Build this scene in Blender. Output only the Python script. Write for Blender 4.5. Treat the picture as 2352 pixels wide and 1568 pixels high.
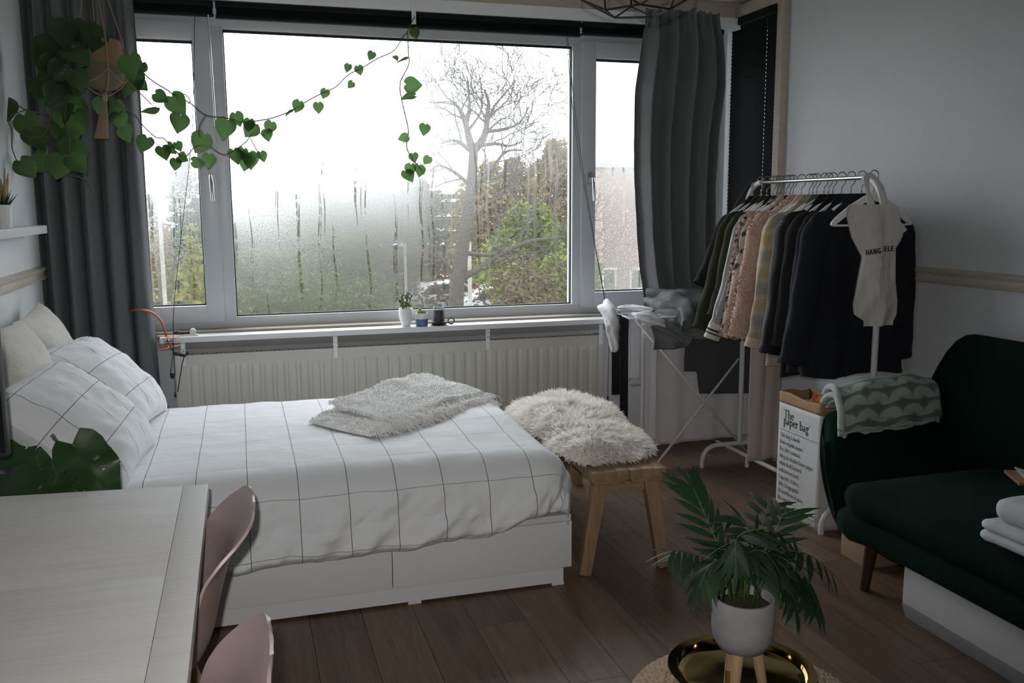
import bpy, bmesh, math, random
from mathutils import Vector, Matrix, noise, Euler
PI = math.pi
SC = bpy.context.scene
COL = SC.collection
for _o in list(bpy.data.objects): bpy.data.objects.remove(_o)

# ------------------------------------------------------------------ camera
CAMH = 1.5
YAW, PITCH, ROLL, FPX = 0.2915, 0.14889, -0.0052856, 2068.17
_fw = Vector((math.sin(YAW)*math.cos(PITCH), math.cos(YAW)*math.cos(PITCH), -math.sin(PITCH)))
_r = Vector((math.cos(YAW), -math.sin(YAW), 0)); _u = _r.cross(_fw)
RX = math.cos(ROLL)*_r + math.sin(ROLL)*_u
UX = -math.sin(ROLL)*_r + math.cos(ROLL)*_u
CAMP = Vector((0, 0, CAMH))
cd = bpy.data.cameras.new('camera'); cam = bpy.data.objects.new('camera', cd); COL.objects.link(cam)
cd.sensor_width = 36; cd.lens = 36*FPX/2352; cd.clip_start = .02; cd.clip_end = 600
cam.matrix_world = Matrix(((RX.x, UX.x, -_fw.x, 0), (RX.y, UX.y, -_fw.y, 0), (RX.z, UX.z, -_fw.z, CAMH), (0, 0, 0, 1)))
SC.camera = cam
# measuring helpers: where a sight line meets a plane of the room (plane depth is always a real, chosen distance)
def sight(x, y):
    return _fw + RX*((x-1176)/FPX) - UX*((y-784)/FPX)
def on_z(x, y, z): d = sight(x, y); return CAMP + d*((z-CAMH)/d.z)
def on_y(x, y, Y): d = sight(x, y); return CAMP + d*(Y/d.y)
def on_x(x, y, X): d = sight(x, y); return CAMP + d*(X/d.x)

# ------------------------------------------------------------------ sky, daylight, exposure
SKY = 3.6
w = bpy.data.worlds.new('overcast_sky'); SC.world = w; w.use_nodes = True
nt = w.node_tree; nt.nodes.clear()
wo = nt.nodes.new('ShaderNodeOutputWorld'); bg = nt.nodes.new('ShaderNodeBackground')
tc = nt.nodes.new('ShaderNodeTexCoord'); sx = nt.nodes.new('ShaderNodeSeparateXYZ')
mr = nt.nodes.new('ShaderNodeMapRange')          # CIE overcast sky: zenith about twice the horizon
mr.inputs['From Min'].default_value = 0; mr.inputs['From Max'].default_value = 1
mr.inputs['To Min'].default_value = SKY; mr.inputs['To Max'].default_value = SKY*2.0
bg.inputs['Color'].default_value = (.93, .97, 1, 1)
nt.links.new(tc.outputs['Generated'], sx.inputs[0]); nt.links.new(sx.outputs['Z'], mr.inputs['Value'])
nt.links.new(mr.outputs[0], bg.inputs['Strength']); nt.links.new(bg.outputs[0], wo.inputs[0])
def portal(name, loc, rot, sx_, sy_):
    l = bpy.data.lights.new(name, 'AREA'); l.shape = 'RECTANGLE'; l.size = sx_; l.size_y = sy_
    l.cycles.is_portal = True
    o = bpy.data.objects.new(name, l); COL.objects.link(o); o.location = loc; o.rotation_euler = rot
portal('daylight_portal', (.98, 5.40, 1.67), (-PI/2, 0, 0), 3.9, 1.7)
fl = bpy.data.lights.new('camera_flash', 'SPOT'); fl.energy = 100; fl.shadow_soft_size = .012; fl.color = (1, .97, .94)
fl.spot_size = math.radians(88); fl.spot_blend = 1.
flo = bpy.data.objects.new('camera_flash', fl); COL.objects.link(flo); flo.location = (-.03, 0, 1.57)
flo.rotation_euler = (_fw+RX*-.12).to_track_quat('-Z', 'Y').to_euler()
vs = SC.view_settings
SC.display_settings.display_device = 'sRGB'
vs.view_transform = 'Standard'; vs.look = 'None'; vs.gamma = 1; vs.exposure = .22; vs.use_curve_mapping = False

SC.cycles.max_bounces = 6; SC.cycles.diffuse_bounces = 3; SC.cycles.glossy_bounces = 2; SC.cycles.transmission_bounces = 4; SC.cycles.transparent_max_bounces = 8; SC.cycles.caustics_reflective = False

# ------------------------------------------------------------------ materials
MATS = {}
def newmat(name):
    m = bpy.data.materials.new(name); m.use_nodes = True
    n = m.node_tree; b = n.nodes['Principled BSDF']
    MATS[name] = m
    return m, n, b
def node(n, t, **kw):
    x = n.nodes.new(t)
    for k, v in kw.items():
        if k in x.inputs: x.inputs[k].default_value = v
        else: setattr(x, k, v)
    return x
def math_(n, op, a, b=None, c=None, clamp=False):
    x = n.nodes.new('ShaderNodeMath'); x.operation = op; x.use_clamp = clamp
    for i, v in enumerate((a, b, c)):
        if v is None: continue
        if hasattr(v, 'is_linked'): n.links.new(v, x.inputs[i])
        else: x.inputs[i].default_value = v
    return x.outputs[0]
def mix_(n, f, a, b):
    x = n.nodes.new('ShaderNodeMix'); x.data_type = 'RGBA'
    for s, v in ((x.inputs[0], f), (x.inputs[6], a), (x.inputs[7], b)):
        if hasattr(v, 'is_linked'): n.links.new(v, s)
        elif isinstance(v, (int, float)): s.default_value = v
        else: s.default_value = (*v[:3], 1)
    return x.outputs[2]
def ramp_(n, f, stops, interp='LINEAR'):
    x = n.nodes.new('ShaderNodeValToRGB'); cr = x.color_ramp; cr.interpolation = interp
    while len(cr.elements) < len(stops): cr.elements.new(.5)
    for e, (p, c) in zip(cr.elements, stops):
        e.position = p; e.color = (c, c, c, 1) if isinstance(c, (int, float)) else (*c, 1)
    n.links.new(f, x.inputs[0]); return x.outputs[0]
def coords(n, kind='Object', scale=(1, 1, 1), rot=(0, 0, 0), rnd=False):
    t = n.nodes.new('ShaderNodeTexCoord'); m = n.nodes.new('ShaderNodeMapping')
    m.inputs['Scale'].default_value = scale; m.inputs['Rotation'].default_value = rot
    n.links.new(t.outputs[kind], m.inputs['Vector'])
    if rnd:
        oi = n.nodes.new('ShaderNodeObjectInfo'); k = math_(n, 'MULTIPLY', oi.outputs['Random'], 37.0)
        cb = n.nodes.new('ShaderNodeCombineXYZ')
        n.links.new(k, cb.inputs[0]); n.links.new(k, cb.inputs[1]); n.links.new(k, cb.inputs[2])
        n.links.new(cb.outputs[0], m.inputs['Location'])
    return m.outputs[0]
def noise_(n, vec, scale=5, detail=3, rough=.55, dist=0):
    x = n.nodes.new('ShaderNodeTexNoise'); x.inputs['Scale'].default_value = scale
    x.inputs['Detail'].default_value = detail; x.inputs['Roughness'].default_value = rough
    x.inputs['Distortion'].default_value = dist
    n.links.new(vec, x.inputs['Vector']); return x.outputs['Fac']
def bump_(n, b, h, strength=.3, dist=.002):
    x = n.nodes.new('ShaderNodeBump'); x.inputs['Strength'].default_value = strength; x.inputs['Distance'].default_value = dist
    n.links.new(h, x.inputs['Height']); n.links.new(x.outputs[0], b.inputs['Normal'])
def mat(name, col, rough=.6, col2=None, nscale=6, bump=0, bscale=300, metal=0, sheen=0, stretch=(1, 1, 1), spec=.5, trans=0, coat=0, kind='Object', bdist=.002, rnd=False):
    if name in MATS: return MATS[name]
    m, n, b = newmat(name)
    b.inputs['Base Color'].default_value = (*col, 1); b.inputs['Roughness'].default_value = rough
    b.inputs['Metallic'].default_value = metal; b.inputs['Specular IOR Level'].default_value = spec
    b.inputs['Coat Weight'].default_value = coat
    if sheen: b.inputs['Sheen Weight'].default_value = sheen; b.inputs['Sheen Tint'].default_value = (*[min(1, c*1.5+.1) for c in col], 1); b.inputs['Sheen Roughness'].default_value = .4
    if trans:
        tr = n.nodes.new('ShaderNodeBsdfTranslucent'); mx = n.nodes.new('ShaderNodeMixShader'); mx.inputs[0].default_value = trans
        out = n.nodes['Material Output']; tr.inputs[0].default_value = (*[min(1, c*1.6) for c in col], 1)
        n.links.new(b.outputs[0], mx.inputs[1]); n.links.new(tr.outputs[0], mx.inputs[2]); n.links.new(mx.outputs[0], out.inputs[0])
    if col2 or bump:
        v = coords(n, kind, stretch, rnd=rnd)
    if col2:
        f = ramp_(n, noise_(n, v, nscale, 4), [(.3, 0.), (.7, 1.)])
        c = mix_(n, f, col, col2); n.links.new(c, b.inputs['Base Color'])
        if trans: n.links.new(c, tr.inputs[0])
    if bump:
        bump_(n, b, noise_(n, v, bscale, 2), bump, bdist)
    return m
def uvnode(n):
    t = n.nodes.new('ShaderNodeTexCoord'); s = n.nodes.new('ShaderNodeSeparateXYZ'); n.links.new(t.outputs['UV'], s.inputs[0])
    return t.outputs['UV'], s.outputs[0], s.outputs[1]
def line_(n, coord, pitch, width, off=0.):
    f = math_(n, 'FRACT', math_(n, 'ADD', math_(n, 'DIVIDE', coord, pitch), off))
    d = math_(n, 'ABSOLUTE', math_(n, 'SUBTRACT', f, .5))
    return math_(n, 'LESS_THAN', d, width/pitch/2)

# ------------------------------------------------------------------ mesh building
WORLD = {}
class MB:
    def __init__(s): s.v = []; s.f = []; s.uv = None
    def add(s, vs_, fs):
        k = len(s.v); s.v += [tuple(q) for q in vs_]; s.f += [tuple(i+k for i in q) for q in fs]; return s
    def box(s, x0, x1, y0, y1, z0, z1):
        return s.add([(x0,y0,z0),(x1,y0,z0),(x1,y1,z0),(x0,y1,z0),(x0,y0,z1),(x1,y0,z1),(x1,y1,z1),(x0,y1,z1)],
              [(0,3,2,1),(4,5,6,7),(0,1,5,4),(1,2,6,5),(2,3,7,6),(3,0,4,7)])
    def hexa(s, b, t):                                   # 4 bottom corners, 4 top corners
        return s.add(list(b)+list(t), [(0,3,2,1),(4,5,6,7),(0,1,5,4),(1,2,6,5),(2,3,7,6),(3,0,4,7)])
    def bar(s, a, b, wx, wy, tip=1.):                    # tapered square bar a->b
        a = Vector(a); b = Vector(b); d = (b-a).normalized()
        e = d.cross(Vector((0,1,0)));  e = e.normalized() if e.length > .1 else Vector((1,0,0)); g = d.cross(e).normalized()
        q = []
        for p, k in ((a, 1.), (b, tip)):
            q += [p+e*wx*i*k+g*wy*j*k for i, j in ((-.5,-.5),(.5,-.5),(.5,.5),(-.5,.5))]
        return s.hexa(q[:4], q[4:])
    def tube(s, pts, r, n=8, closed=False, caps=True, flat=1., up=None):
        pts = [Vector(p) for p in pts]; N = len(pts)
        rr = r if isinstance(r, (list, tuple)) else [r]*N
        k = len(s.v); prev = None
        for i, p in enumerate(pts):
            a = pts[i-1] if (i > 0 or closed) else p; b = pts[(i+1) % N] if (i < N-1 or closed) else p
            t = (b-a); t = t.normalized() if t.length > 1e-9 else Vector((0,0,1))
            if prev is None:
                u = Vector(up) if up else (Vector((0,0,1)) if abs(t.z) < .9 else Vector((1,0,0)))
            else: u = prev
            e = (u - t*u.dot(t)); e = e.normalized() if e.length > 1e-6 else t.orthogonal().normalized(); prev = e
            g = t.cross(e)
            for j in range(n):
                an = 2*PI*j/n; s.v.append(tuple(p+(e*math.cos(an)*flat+g*math.sin(an))*rr[i]))
        for i in range(N if closed else N-1):
            i2 = (i+1) % N
            for j in range(n):
                j2 = (j+1) % n
                s.f.append((k+i*n+j, k+i*n+j2, k+i2*n+j2, k+i2*n+j))
        if caps and not closed:
            s.f.append(tuple(k+j for j in reversed(range(n)))); s.f.append(tuple(k+(N-1)*n+j for j in range(n)))
        return s
    def lathe(s, prof, n=24, c=(0, 0, 0), closed=False):
        k = len(s.v); N = len(prof)
        for r, z in prof:
            for j in range(n):
                a = 2*PI*j/n; s.v.append((c[0]+r*math.cos(a), c[1]+r*math.sin(a), c[2]+z))
        for i in range(N if closed else N-1):
            i2 = (i+1) % N
            for j in range(n):
                j2 = (j+1) % n
                s.f.append((k+i*n+j, k+i*n+j2, k+i2*n+j2, k+i2*n+j))
        if not closed:
            if prof[0][0] > 1e-5: s.f.append(tuple(k+j for j in reversed(range(n))))
            if prof[-1][0] > 1e-5: s.f.append(tuple(k+(N-1)*n+j for j in range(n)))
        return s
    def grid(s, fn, nu, nv, cu=False, cv=False, uv=None):
        """fn(u,v) with u,v in 0..1"""
        k = len(s.v)
        for i in range(nu+(0 if cu else 1)):
            for j in range(nv+(0 if cv else 1)): s.v.append(tuple(fn(i/nu, j/nv)))
        W = nv+(0 if cv else 1); H = nu+(0 if cu else 1)
        if uv is not None and s.uv is None: s.uv = {}
        for i in range(nu):
            for j in range(nv):
                i2 = (i+1) % H; j2 = (j+1) % W
                if uv is not None:
                    s.uv[len(s.f)] = [uv(i/nu, j/nv), uv((i+1)/nu, j/nv), uv((i+1)/nu, (j+1)/nv), uv(i/nu, (j+1)/nv)]
                s.f.append((k+i*W+j, k+i2*W+j, k+i2*W+j2, k+i*W+j2))
        return s
    def sheet(s, fn, nu, nv, th=.004, uv=None):
        """thin cloth with two sides: fn gives the outer side"""
        P = [[Vector(fn(i/nu, j/nv)) for j in range(nv+1)] for i in range(nu+1)]
        nrm = {}
        for i in range(nu+1):
            for j in range(nv+1):
                a = P[min(i+1, nu)][j]-P[max(i-1, 0)][j]; b = P[i][min(j+1, nv)]-P[i][max(j-1, 0)]
                c = a.cross(b); nrm[i, j] = c.normalized() if c.length > 1e-12 else Vector((0,0,1))
        k = len(s.v)
        if uv is not None and s.uv is None: s.uv = {}
        W = nv+1; T = (nu+1)*W
        for sd in (0, 1):
            for i in range(nu+1):
                for j in range(nv+1): s.v.append(tuple(P[i][j]-nrm[i, j]*th*sd))
        def q(a, b, c, d, cells):
            if uv is not None: s.uv[len(s.f)] = [uv(x/nu, y/nv) for x, y in cells]
            s.f.append((a, b, c, d))
        for i in range(nu):
            for j in range(nv):
                a, b, c, d = k+i*W+j, k+(i+1)*W+j, k+(i+1)*W+j+1, k+i*W+j+1
                cc = [(i, j), (i+1, j), (i+1, j+1), (i, j+1)]
                q(a, b, c, d, cc); q(a+T, d+T, c+T, b+T, [cc[0], cc[3], cc[2], cc[1]])
        for i in range(nu):
            for j, fl_ in ((0, 0), (nv, 1)):
                a, b = k+i*W+j, k+(i+1)*W+j; cc = [(i, j), (i+1, j), (i+1, j), (i, j)]
                if fl_: q(a, b, b+T, a+T, cc)
                else: q(b, a, a+T, b+T, [cc[1], cc[0], cc[0], cc[1]])
        for j in range(nv):
            for i, fl_ in ((0, 1), (nu, 0)):
                a, b = k+i*W+j, k+i*W+j+1; cc = [(i, j), (i, j+1), (i, j+1), (i, j)]
                if fl_: q(a, b, b+T, a+T, cc)
                else: q(b, a, a+T, b+T, [cc[1], cc[0], cc[0], cc[1]])
        return s
    def prism(s, poly, fn0, fn1):
        """2D polygon turned into a solid; fn0/fn1 map (a,b) to the two faces"""
        k = len(s.v); N = len(poly)
        s.v += [tuple(fn0(*p)) for p in poly]+[tuple(fn1(*p)) for p in poly]
        s.f.append(tuple(k+i for i in reversed(range(N)))); s.f.append(tuple(k+N+i for i in range(N)))
        for i in range(N):
            j = (i+1) % N; s.f.append((k+i, k+j, k+N+j, k+N+i))
        return s
    def mesh(s, name, m=None, smooth=30, off=(0, 0, 0), bevel=0, bseg=2):
        me = bpy.data.meshes.new(name)
        ox, oy, oz = off
        me.from_pydata([(a-ox, b-oy, c-oz) for a, b, c in s.v], [], s.f)
        if s.uv is not None:
            ul = me.uv_layers.new(name='UVMap'); li = 0; buf = [0.]*(2*len(me.loops))
            for p in me.polygons:
                q = s.uv.get(p.index)
                if q:
                    for t, l in enumerate(p.loop_indices): buf[2*l] = q[t][0]; buf[2*l+1] = q[t][1]
            ul.data.foreach_set('uv', buf)
        if bevel:
            bm = bmesh.new(); bm.from_mesh(me)
            bmesh.ops.bevel(bm, geom=[e for e in bm.edges if len(e.link_faces) == 2 and e.calc_face_angle(0) > .5], offset=bevel, segments=bseg, profile=.6, affect='EDGES', clamp_overlap=True)
            bm.to_mesh(me); bm.free()
        me.update()
        if smooth:
            me.polygons.foreach_set('use_smooth', [True]*len(me.polygons))
            if smooth < 180: me.set_sharp_from_angle(angle=math.radians(smooth))
        if m: me.materials.append(m)
        return me
    def build(s, name, m, parent=None, smooth=30, bevel=0, local=False, base=None, fixn=False):
        off = Vector((0, 0, 0))
        if parent is not None and not local: off = WORLD.get(parent.name, Vector((0, 0, 0)))
        if parent is None and base is not None: off = Vector(base)
        me = s.mesh(name, m, smooth, off, bevel)
        o = bpy.data.objects.new(name, me); COL.objects.link(o)
        if parent is not None: o.parent = parent; WORLD[o.name] = off
        else: o.location = off; WORLD[o.name] = off
        if fixn:
            bm = bmesh.new(); bm.from_mesh(me); bmesh.ops.recalc_face_normals(bm, faces=bm.faces); bm.to_mesh(me); bm.free()
        return o
def tag(o, label, cat, group=None):
    o['label'] = label; o['category'] = cat
    if group: o['group'] = group
    return o
def thing(name, label, cat, loc=(0, 0, 0), rotz=0, group=None):
    o = bpy.data.objects.new(name, None); COL.objects.link(o); o.empty_display_size = .05
    o.location = loc; o.rotation_euler = (0, 0, rotz); WORLD[o.name] = Vector(loc)
    return tag(o, label, cat, group)
def struct(o): o['kind'] = 'structure'; return o
def inst(src, parent, loc=None, rot=None, scale=None, mw=None):
    c = bpy.data.objects.new(src.name.split('.')[0], src.data); COL.objects.link(c); c.parent = parent
    if mw is not None: c.matrix_basis = mw
    else:
        if loc is not None: c.location = loc
        if rot is not None: c.rotation_euler = rot
        if scale is not None: c.scale = scale if hasattr(scale, '__len__') else (scale,)*3
    return c
def N3(p, s=1., seed=0.): return noise.noise(Vector((p[0]*s+seed, p[1]*s+seed*1.7, p[2]*s-seed)))
def FB(p, s=1., seed=0., o=3): return noise.fractal(Vector((p[0]*s+seed, p[1]*s+seed*1.7, p[2]*s-seed)), 1., 2., o)
def lerp(a, b, t): return a+(b-a)*t
def sst(a, b, x): t = min(1, max(0, (x-a)/(b-a))); return t*t*(3-2*t)
def catmull(P, per=6):
    P = [Vector(p) for p in P]; out = []
    for i in range(len(P)-1):
        p0 = P[max(i-1, 0)]; p1 = P[i]; p2 = P[i+1]; p3 = P[min(i+2, len(P)-1)]
        for k in range(per):
            t = k/per
            out.append(.5*((2*p1)+(p2-p0)*t+(2*p0-5*p1+4*p2-p3)*t*t+(3*p1-p0-3*p2+p3)*t**3))
    return out+[P[-1]]
def interp(tab, x):
    if x <= tab[0][0]: return tab[0][1]
    for (a, b), (c, d) in zip(tab, tab[1:]):
        if x <= c: return lerp(b, d, (x-a)/(c-a))
    return tab[-1][1]

# ================================================================== THE ROOM
XL, XR, YW, YB, ZC = -.96, 3.05, 5.22, -1.9, 2.73
m_wall = mat('wall_paint', (.74, .76, .78), .85, (.70, .72, .75), 1.5, bump=.15, bscale=140, bdist=.001)
m_ceil = mat('ceiling_paint', (.72, .72, .71), .9)
m_beige = mat('aged_cream_paint', (.60, .53, .45), .6, (.52, .46, .38), 9, stretch=(1, 6, 6))
m_rail = mat('rail_cream_paint', (.62, .57, .48), .5, (.52, .47, .39), 12, stretch=(6, .6, 20))
m_white = mat('white_lacquer', (.80, .81, .83), .35)
m_upvc = mat('window_upvc', (.66, .69, .73), .35, (.62, .65, .69), 2)
m_black = mat('black_plastic', (.012, .012, .013), .45)
m_gasket = mat('rubber_gasket', (.015, .016, .017), .7)
m_chrome = mat('brushed_steel', (.62, .62, .63), .25, metal=1)
m_iron = mat('black_iron', (.02, .02, .021), .45, metal=.3)

# floor: planks running towards the window
def wood_mat(name, c1, c2, c3, rough=.4, along=1, sc=1., bumps=.25, var=.4):
    m, n, b = newmat(name)
    st = [14*sc, 14*sc, 14*sc]; st[along] = 1.1*sc
    v = coords(n, 'Object', tuple(st), rnd=True)
    g = noise_(n, v, 1.6, 5, .6, 1.2)
    st2 = [60*sc, 60*sc, 60*sc]; st2[along] = 2.*sc
    v2 = coords(n, 'Object', tuple(st2), rnd=True); g2 = noise_(n, v2, 3, 3, .6)
    c = mix_(n, ramp_(n, g, [(.3, 0.), (.68, 1.)]), c1, c2)
    c = mix_(n, ramp_(n, g2, [(.5, 0.), (.8, .55)]), c, c3)
    oi = n.nodes.new('ShaderNodeObjectInfo'); hs = n.nodes.new('ShaderNodeHueSaturation')
    n.links.new(math_(n, 'ADD', math_(n, 'MULTIPLY', oi.outputs['Random'], var), 1-var/2), hs.inputs['Value'])
    n.links.new(c, hs.inputs['Color']); n.links.new(hs.outputs[0], b.inputs['Base Color'])
    b.inputs['Roughness'].default_value = rough
    bump_(n, b, g2, bumps, .001)
    return m
m_floor = wood_mat('floor_laminate', (.205, .135, .083), (.115, .070, .040), (.055, .032, .019), .45, 1)
fl_o = struct(MB().box(XL-.2, XR+.2, YB-.2, YW+.2, -.1, -.012).build('floor', mat('floor_underlay', (.02, .014, .01), .9)))
pw = .19; rng = random.Random(3); protos = {}
def plank(x0, x1, y0, y1):
    k = (round(x1-x0, 3), round(y1-y0, 3))
    if k not in protos:
        protos[k] = MB().box(-k[0]/2+.0007, k[0]/2-.0007, -k[1]/2+.0008, k[1]/2-.0008, -.012, 0).mesh('plank', m_floor, 0, bevel=.0009)
    o = bpy.data.objects.new('plank', protos[k]); COL.objects.link(o); o.parent = fl_o
    o.location = ((x0+x1)/2, (y0+y1)/2, 0)
x = XL; i = 0
while x < XR-.01:
    x1 = min(x+pw, XR); y = YB-((i*.47) % 1.3)
    while y < YW:
        a, b_ = max(y, YB), min(y+1.3, YW)
        if b_-a > .02: plank(x, x1, a, b_)
        y += 1.3
    x = x1; i += 1

struct(MB().box(XL-.2, XR+.2, YB-.2, YW+.3, ZC, ZC+.12).build('ceiling', m_ceil))
struct(MB().box(XL-.2, XL, YB, YW, 0, ZC).build('wall_left', m_wall))
struct(MB().box(XL-.2, XR+.2, YB-.2, YB, 0, ZC).build('wall_back', m_wall))
# right wall with the narrow side window (opening y 4.62..5.18)
SY0, SY1, SZ0, SZ1 = 4.78, 5.17, .95, 2.60
wr = MB().box(XR, XR+.25, YB, SY0, 0, ZC).box(XR, XR+.25, SY1, YW+.3, 0, ZC).box(XR, XR+.25, SY0, SY1, 0, SZ0).box(XR, XR+.25, SY0, SY1, SZ1, ZC)
struct(wr.build('wall_right', m_wall))
# window wall
WX0, WX1, WZ0, WZ1 = -.92, 2.96, .80, 2.56
wf = MB().box(XL-.2, WX0, YW, YW+.28, 0, ZC).box(WX1, XR, YW, YW+.28, 0, ZC).box(WX0, WX1, YW, YW+.28, 0, WZ0).box(WX0, WX1, YW, YW+.28, WZ1, ZC)
struct(wf.build('wall_front', m_wall))
# chair rails
def rail_prof(n, X, sgn, y0, y1, z0, z1):
    pr = [(0, z0), (.012, z0+.004), (.016, z0+.016), (.009, z0+.024), (.009, z0+.040), (.018, z0+.050), (.020, z0+.062), (.010, z0+.068), (0, z1)]
    m_ = MB().prism(pr, lambda a, b: (X+sgn*a, y0, b), lambda a, b: (X+sgn*a, y1, b))
    struct(m_.build(n, m_rail, smooth=40, fixn=True))
rail_prof('trim_1', XL, 1, YB, YW, 1.145, 1.218)
rail_prof('trim_2', XR, -1, YB, SY0-.165, 1.140, 1.212)
struct(MB().box(XR-.014, XR, YB, YW, 0, .075).build('baseboard_right', m_white, bevel=.003))
struct(MB().box(XL, XL+.014, YB, YW, 0, .075).build('baseboard_left', m_white, bevel=.003))
# ceiling-side cream boards above the window and the white curtain board
struct(MB().box(XL, XR, 5.16, YW, 2.62, ZC).build('trim_3', m_beige))
struct(MB().box(XL, XR, 5.10, 5.165, 2.565, 2.632).build('trim_4', m_white, bevel=.003))
# window sill of the old window and the grey board under it
struct(MB().box(WX0, WX1, 5.151, 5.26, .797, .836).build('trim_5', mat('sill_stone', (.34, .30, .25), .6, (.27, .24, .20), 10, stretch=(2, 20, 20)), bevel=.003))
struct(MB().box(WX0, WX1, 5.185, YW, .735, .797).build('trim_6', mat('grey_apron_board', (.42, .41, .40), .6, (.36, .35, .34), 5)))

# ---------------------------------------------------------------- window glass: mist, droplets, runs
def glass_mat(name, kind):
    m, n, b = newmat(name); n.nodes.remove(b); out = n.nodes['Material Output']
    uv, U, V = uvnode(n)                      # metres across, metres up
    def vec(sx_, sy_, ox=0.):
        mp = n.nodes.new('ShaderNodeMapping'); mp.inputs['Scale'].default_value = (sx_, sy_, 1); mp.inputs['Location'].default_value = (ox, ox*.3, 0)
        n.links.new(uv, mp.inputs['Vector']); return mp.outputs[0]
    big = noise_(n, vec(1, 1), 2.2, 1, .5)
    wob = math_(n, 'MULTIPLY', math_(n, 'SUBTRACT', noise_(n, vec(5, 3, 4.), 1.5, 0), .5), .10)
    # base mist
    Us = math_(n, 'DIVIDE', math_(n, 'ADD', U, math_(n, 'MULTIPLY', math_(n, 'SUBTRACT', big, .5), .10)), 2.0)
    if kind == 'main':
        base = ramp_(n, Us, [(0., .84), (.25, .90), (.40, .89), (.50, .80), (.56, .40), (.75, .24), (1., .28)])
    elif kind == 'left':
        base = ramp_(n, Us, [(0., .62), (.2, .6), (.26, .5), (.31, .42), (.36, .6)])
    else:
        base = ramp_(n, Us, [(0., .85), (.012, .65), (.03, .60), (.045, .93), (.2, .93)])
    hgt = ramp_(n, math_(n, 'DIVIDE', V, 1.6), [(0., .72), (.12, .92), (.45, 1.), (.62, .85), (.8, .35), (1., .25)] if kind != 'right' else [(0., .9), (.2, 1.), (.7, 1.), (1., .8)])
    fac = math_(n, 'MULTIPLY', base, hgt)
    # drops: fine speckle
    vo = n.nodes.new('ShaderNodeTexVoronoi'); vo.inputs['Scale'].default_value = 1.; n.links.new(vec(105, 92), vo.inputs['Vector'])
    spk = ramp_(n, vo.outputs['Distance'], [(.10, 1.), (.26, 0.)])
    fin = noise_(n, vec(125, 115, 2.), 1., 1, .75)
    dmask = ramp_(n, big, [(.35, .45), (.6, 1.)])
    if kind == 'main': dmask = math_(n, 'MULTIPLY', dmask, ramp_(n, Us, [(0., 1.), (.22, 1.), (.45, .45), (1., .5)]))
    fac = math_(n, 'ADD', fac, math_(n, 'MULTIPLY', math_(n, 'MULTIPLY', math_(n, 'SUBTRACT', fin, .5), 1.8), math_(n, 'MULTIPLY', dmask, hgt)))
    # runs: narrow vertical lines, clear in the mist and milky where the pane is clear
    cb = n.nodes.new('ShaderNodeCombineXYZ'); n.links.new(math_(n, 'ADD', U, math_(n, 'MULTIPLY', wob, .35)), cb.inputs[0]); n.links.new(math_(n, 'MULTIPLY', V, .022), cb.inputs[1])
    r1 = noise_(n, cb.outputs[0], 26, 1, .6)
    r2 = noise_(n, cb.outputs[0], 70, 0, .5)
    run = math_(n, 'MULTIPLY', ramp_(n, r1, [(.57, 0.), (.60, 1.)]), ramp_(n, r2, [(.44, 0.), (.52, 1.)]))
    brk = ramp_(n, noise_(n, vec(12, 9, 7.), 1, 2, .7), [(.38, 0.), (.48, 1.)])
    low = ramp_(n, math_(n, 'DIVIDE', V, 1.6), [(0., .6), (.06, 1.), (.55, 1.), (.70, .25), (.8, 0.)])
    run = math_(n, 'MULTIPLY', math_(n, 'MULTIPLY', run, low), brk)
    fac = math_(n, 'MULTIPLY', fac, math_(n, 'SUBTRACT', 1., math_(n, 'MULTIPLY', run, .75)))
    milky = math_(n, 'MULTIPLY', math_(n, 'MULTIPLY', ramp_(n, noise_(n, cb.outputs[0], 33, 1, .55, 0), [(.58, 0.), (.64, 1.)]), low), .42)
    fac = math_(n, 'MAXIMUM', fac, milky)
    fac = math_(n, 'MINIMUM', math_(n, 'MAXIMUM', fac, .05), .93)
    glint = math_(n, 'MULTIPLY', math_(n, 'MULTIPLY', spk, dmask), hgt)
    rf = n.nodes.new('ShaderNodeBsdfRefraction'); rf.inputs['IOR'].default_value = 1.15; rf.inputs['Roughness'].default_value = .70; rf.inputs['Color'].default_value = (.92, .93, .93, 1)
    tl = n.nodes.new('ShaderNodeBsdfTranslucent'); n.links.new(mix_(n, glint, FOG, (.75, .76, .77)), tl.inputs[0])
    fg = n.nodes.new('ShaderNodeMixShader'); n.links.new(math_(n, 'ADD', math_(n, 'MULTIPLY', glint, .3), .25 if kind != 'right' else .58), fg.inputs[0]); n.links.new(rf.outputs[0], fg.inputs[1]); n.links.new(tl.outputs[0], fg.inputs[2])
    tr = n.nodes.new('ShaderNodeBsdfTransparent')
    mx = n.nodes.new('ShaderNodeMixShader'); n.links.new(fac, mx.inputs[0]); n.links.new(tr.outputs[0], mx.inputs[1]); n.links.new(fg.outputs[0], mx.inputs[2])
    gl = n.nodes.new('ShaderNodeBsdfGlossy'); gl.inputs['Roughness'].default_value = .10
    fr = n.nodes.new('ShaderNodeFresnel'); fr.inputs[0].default_value = 1.45
    m2 = n.nodes.new('ShaderNodeMixShader'); n.links.new(math_(n, 'MULTIPLY', fr.outputs[0], .35), m2.inputs[0]); n.links.new(mx.outputs[0], m2.inputs[1]); n.links.new(gl.outputs[0], m2.inputs[2])
    n.links.new(m2.outputs[0], out.inputs[0])
    return m
FOG = (.17, .175, .175)
YG, YF, YS = 5.282, 5.25, 5.236           # glass plane, fixed frame front, sash front
w1 = struct(thing('window_1', 'wide white framed window with misted panes', 'window', (.98, 5.28, .82)))
del w1['category']
MX = [(-.102, -.036), (1.966, 2.022)]     # mullions
def member(name, x0, x1, z0, z1, y0, y1=5.34, par=w1): return MB().box(x0, x1, y0, y1, z0, z1).build(name, m_upvc, par, bevel=.004)
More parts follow.
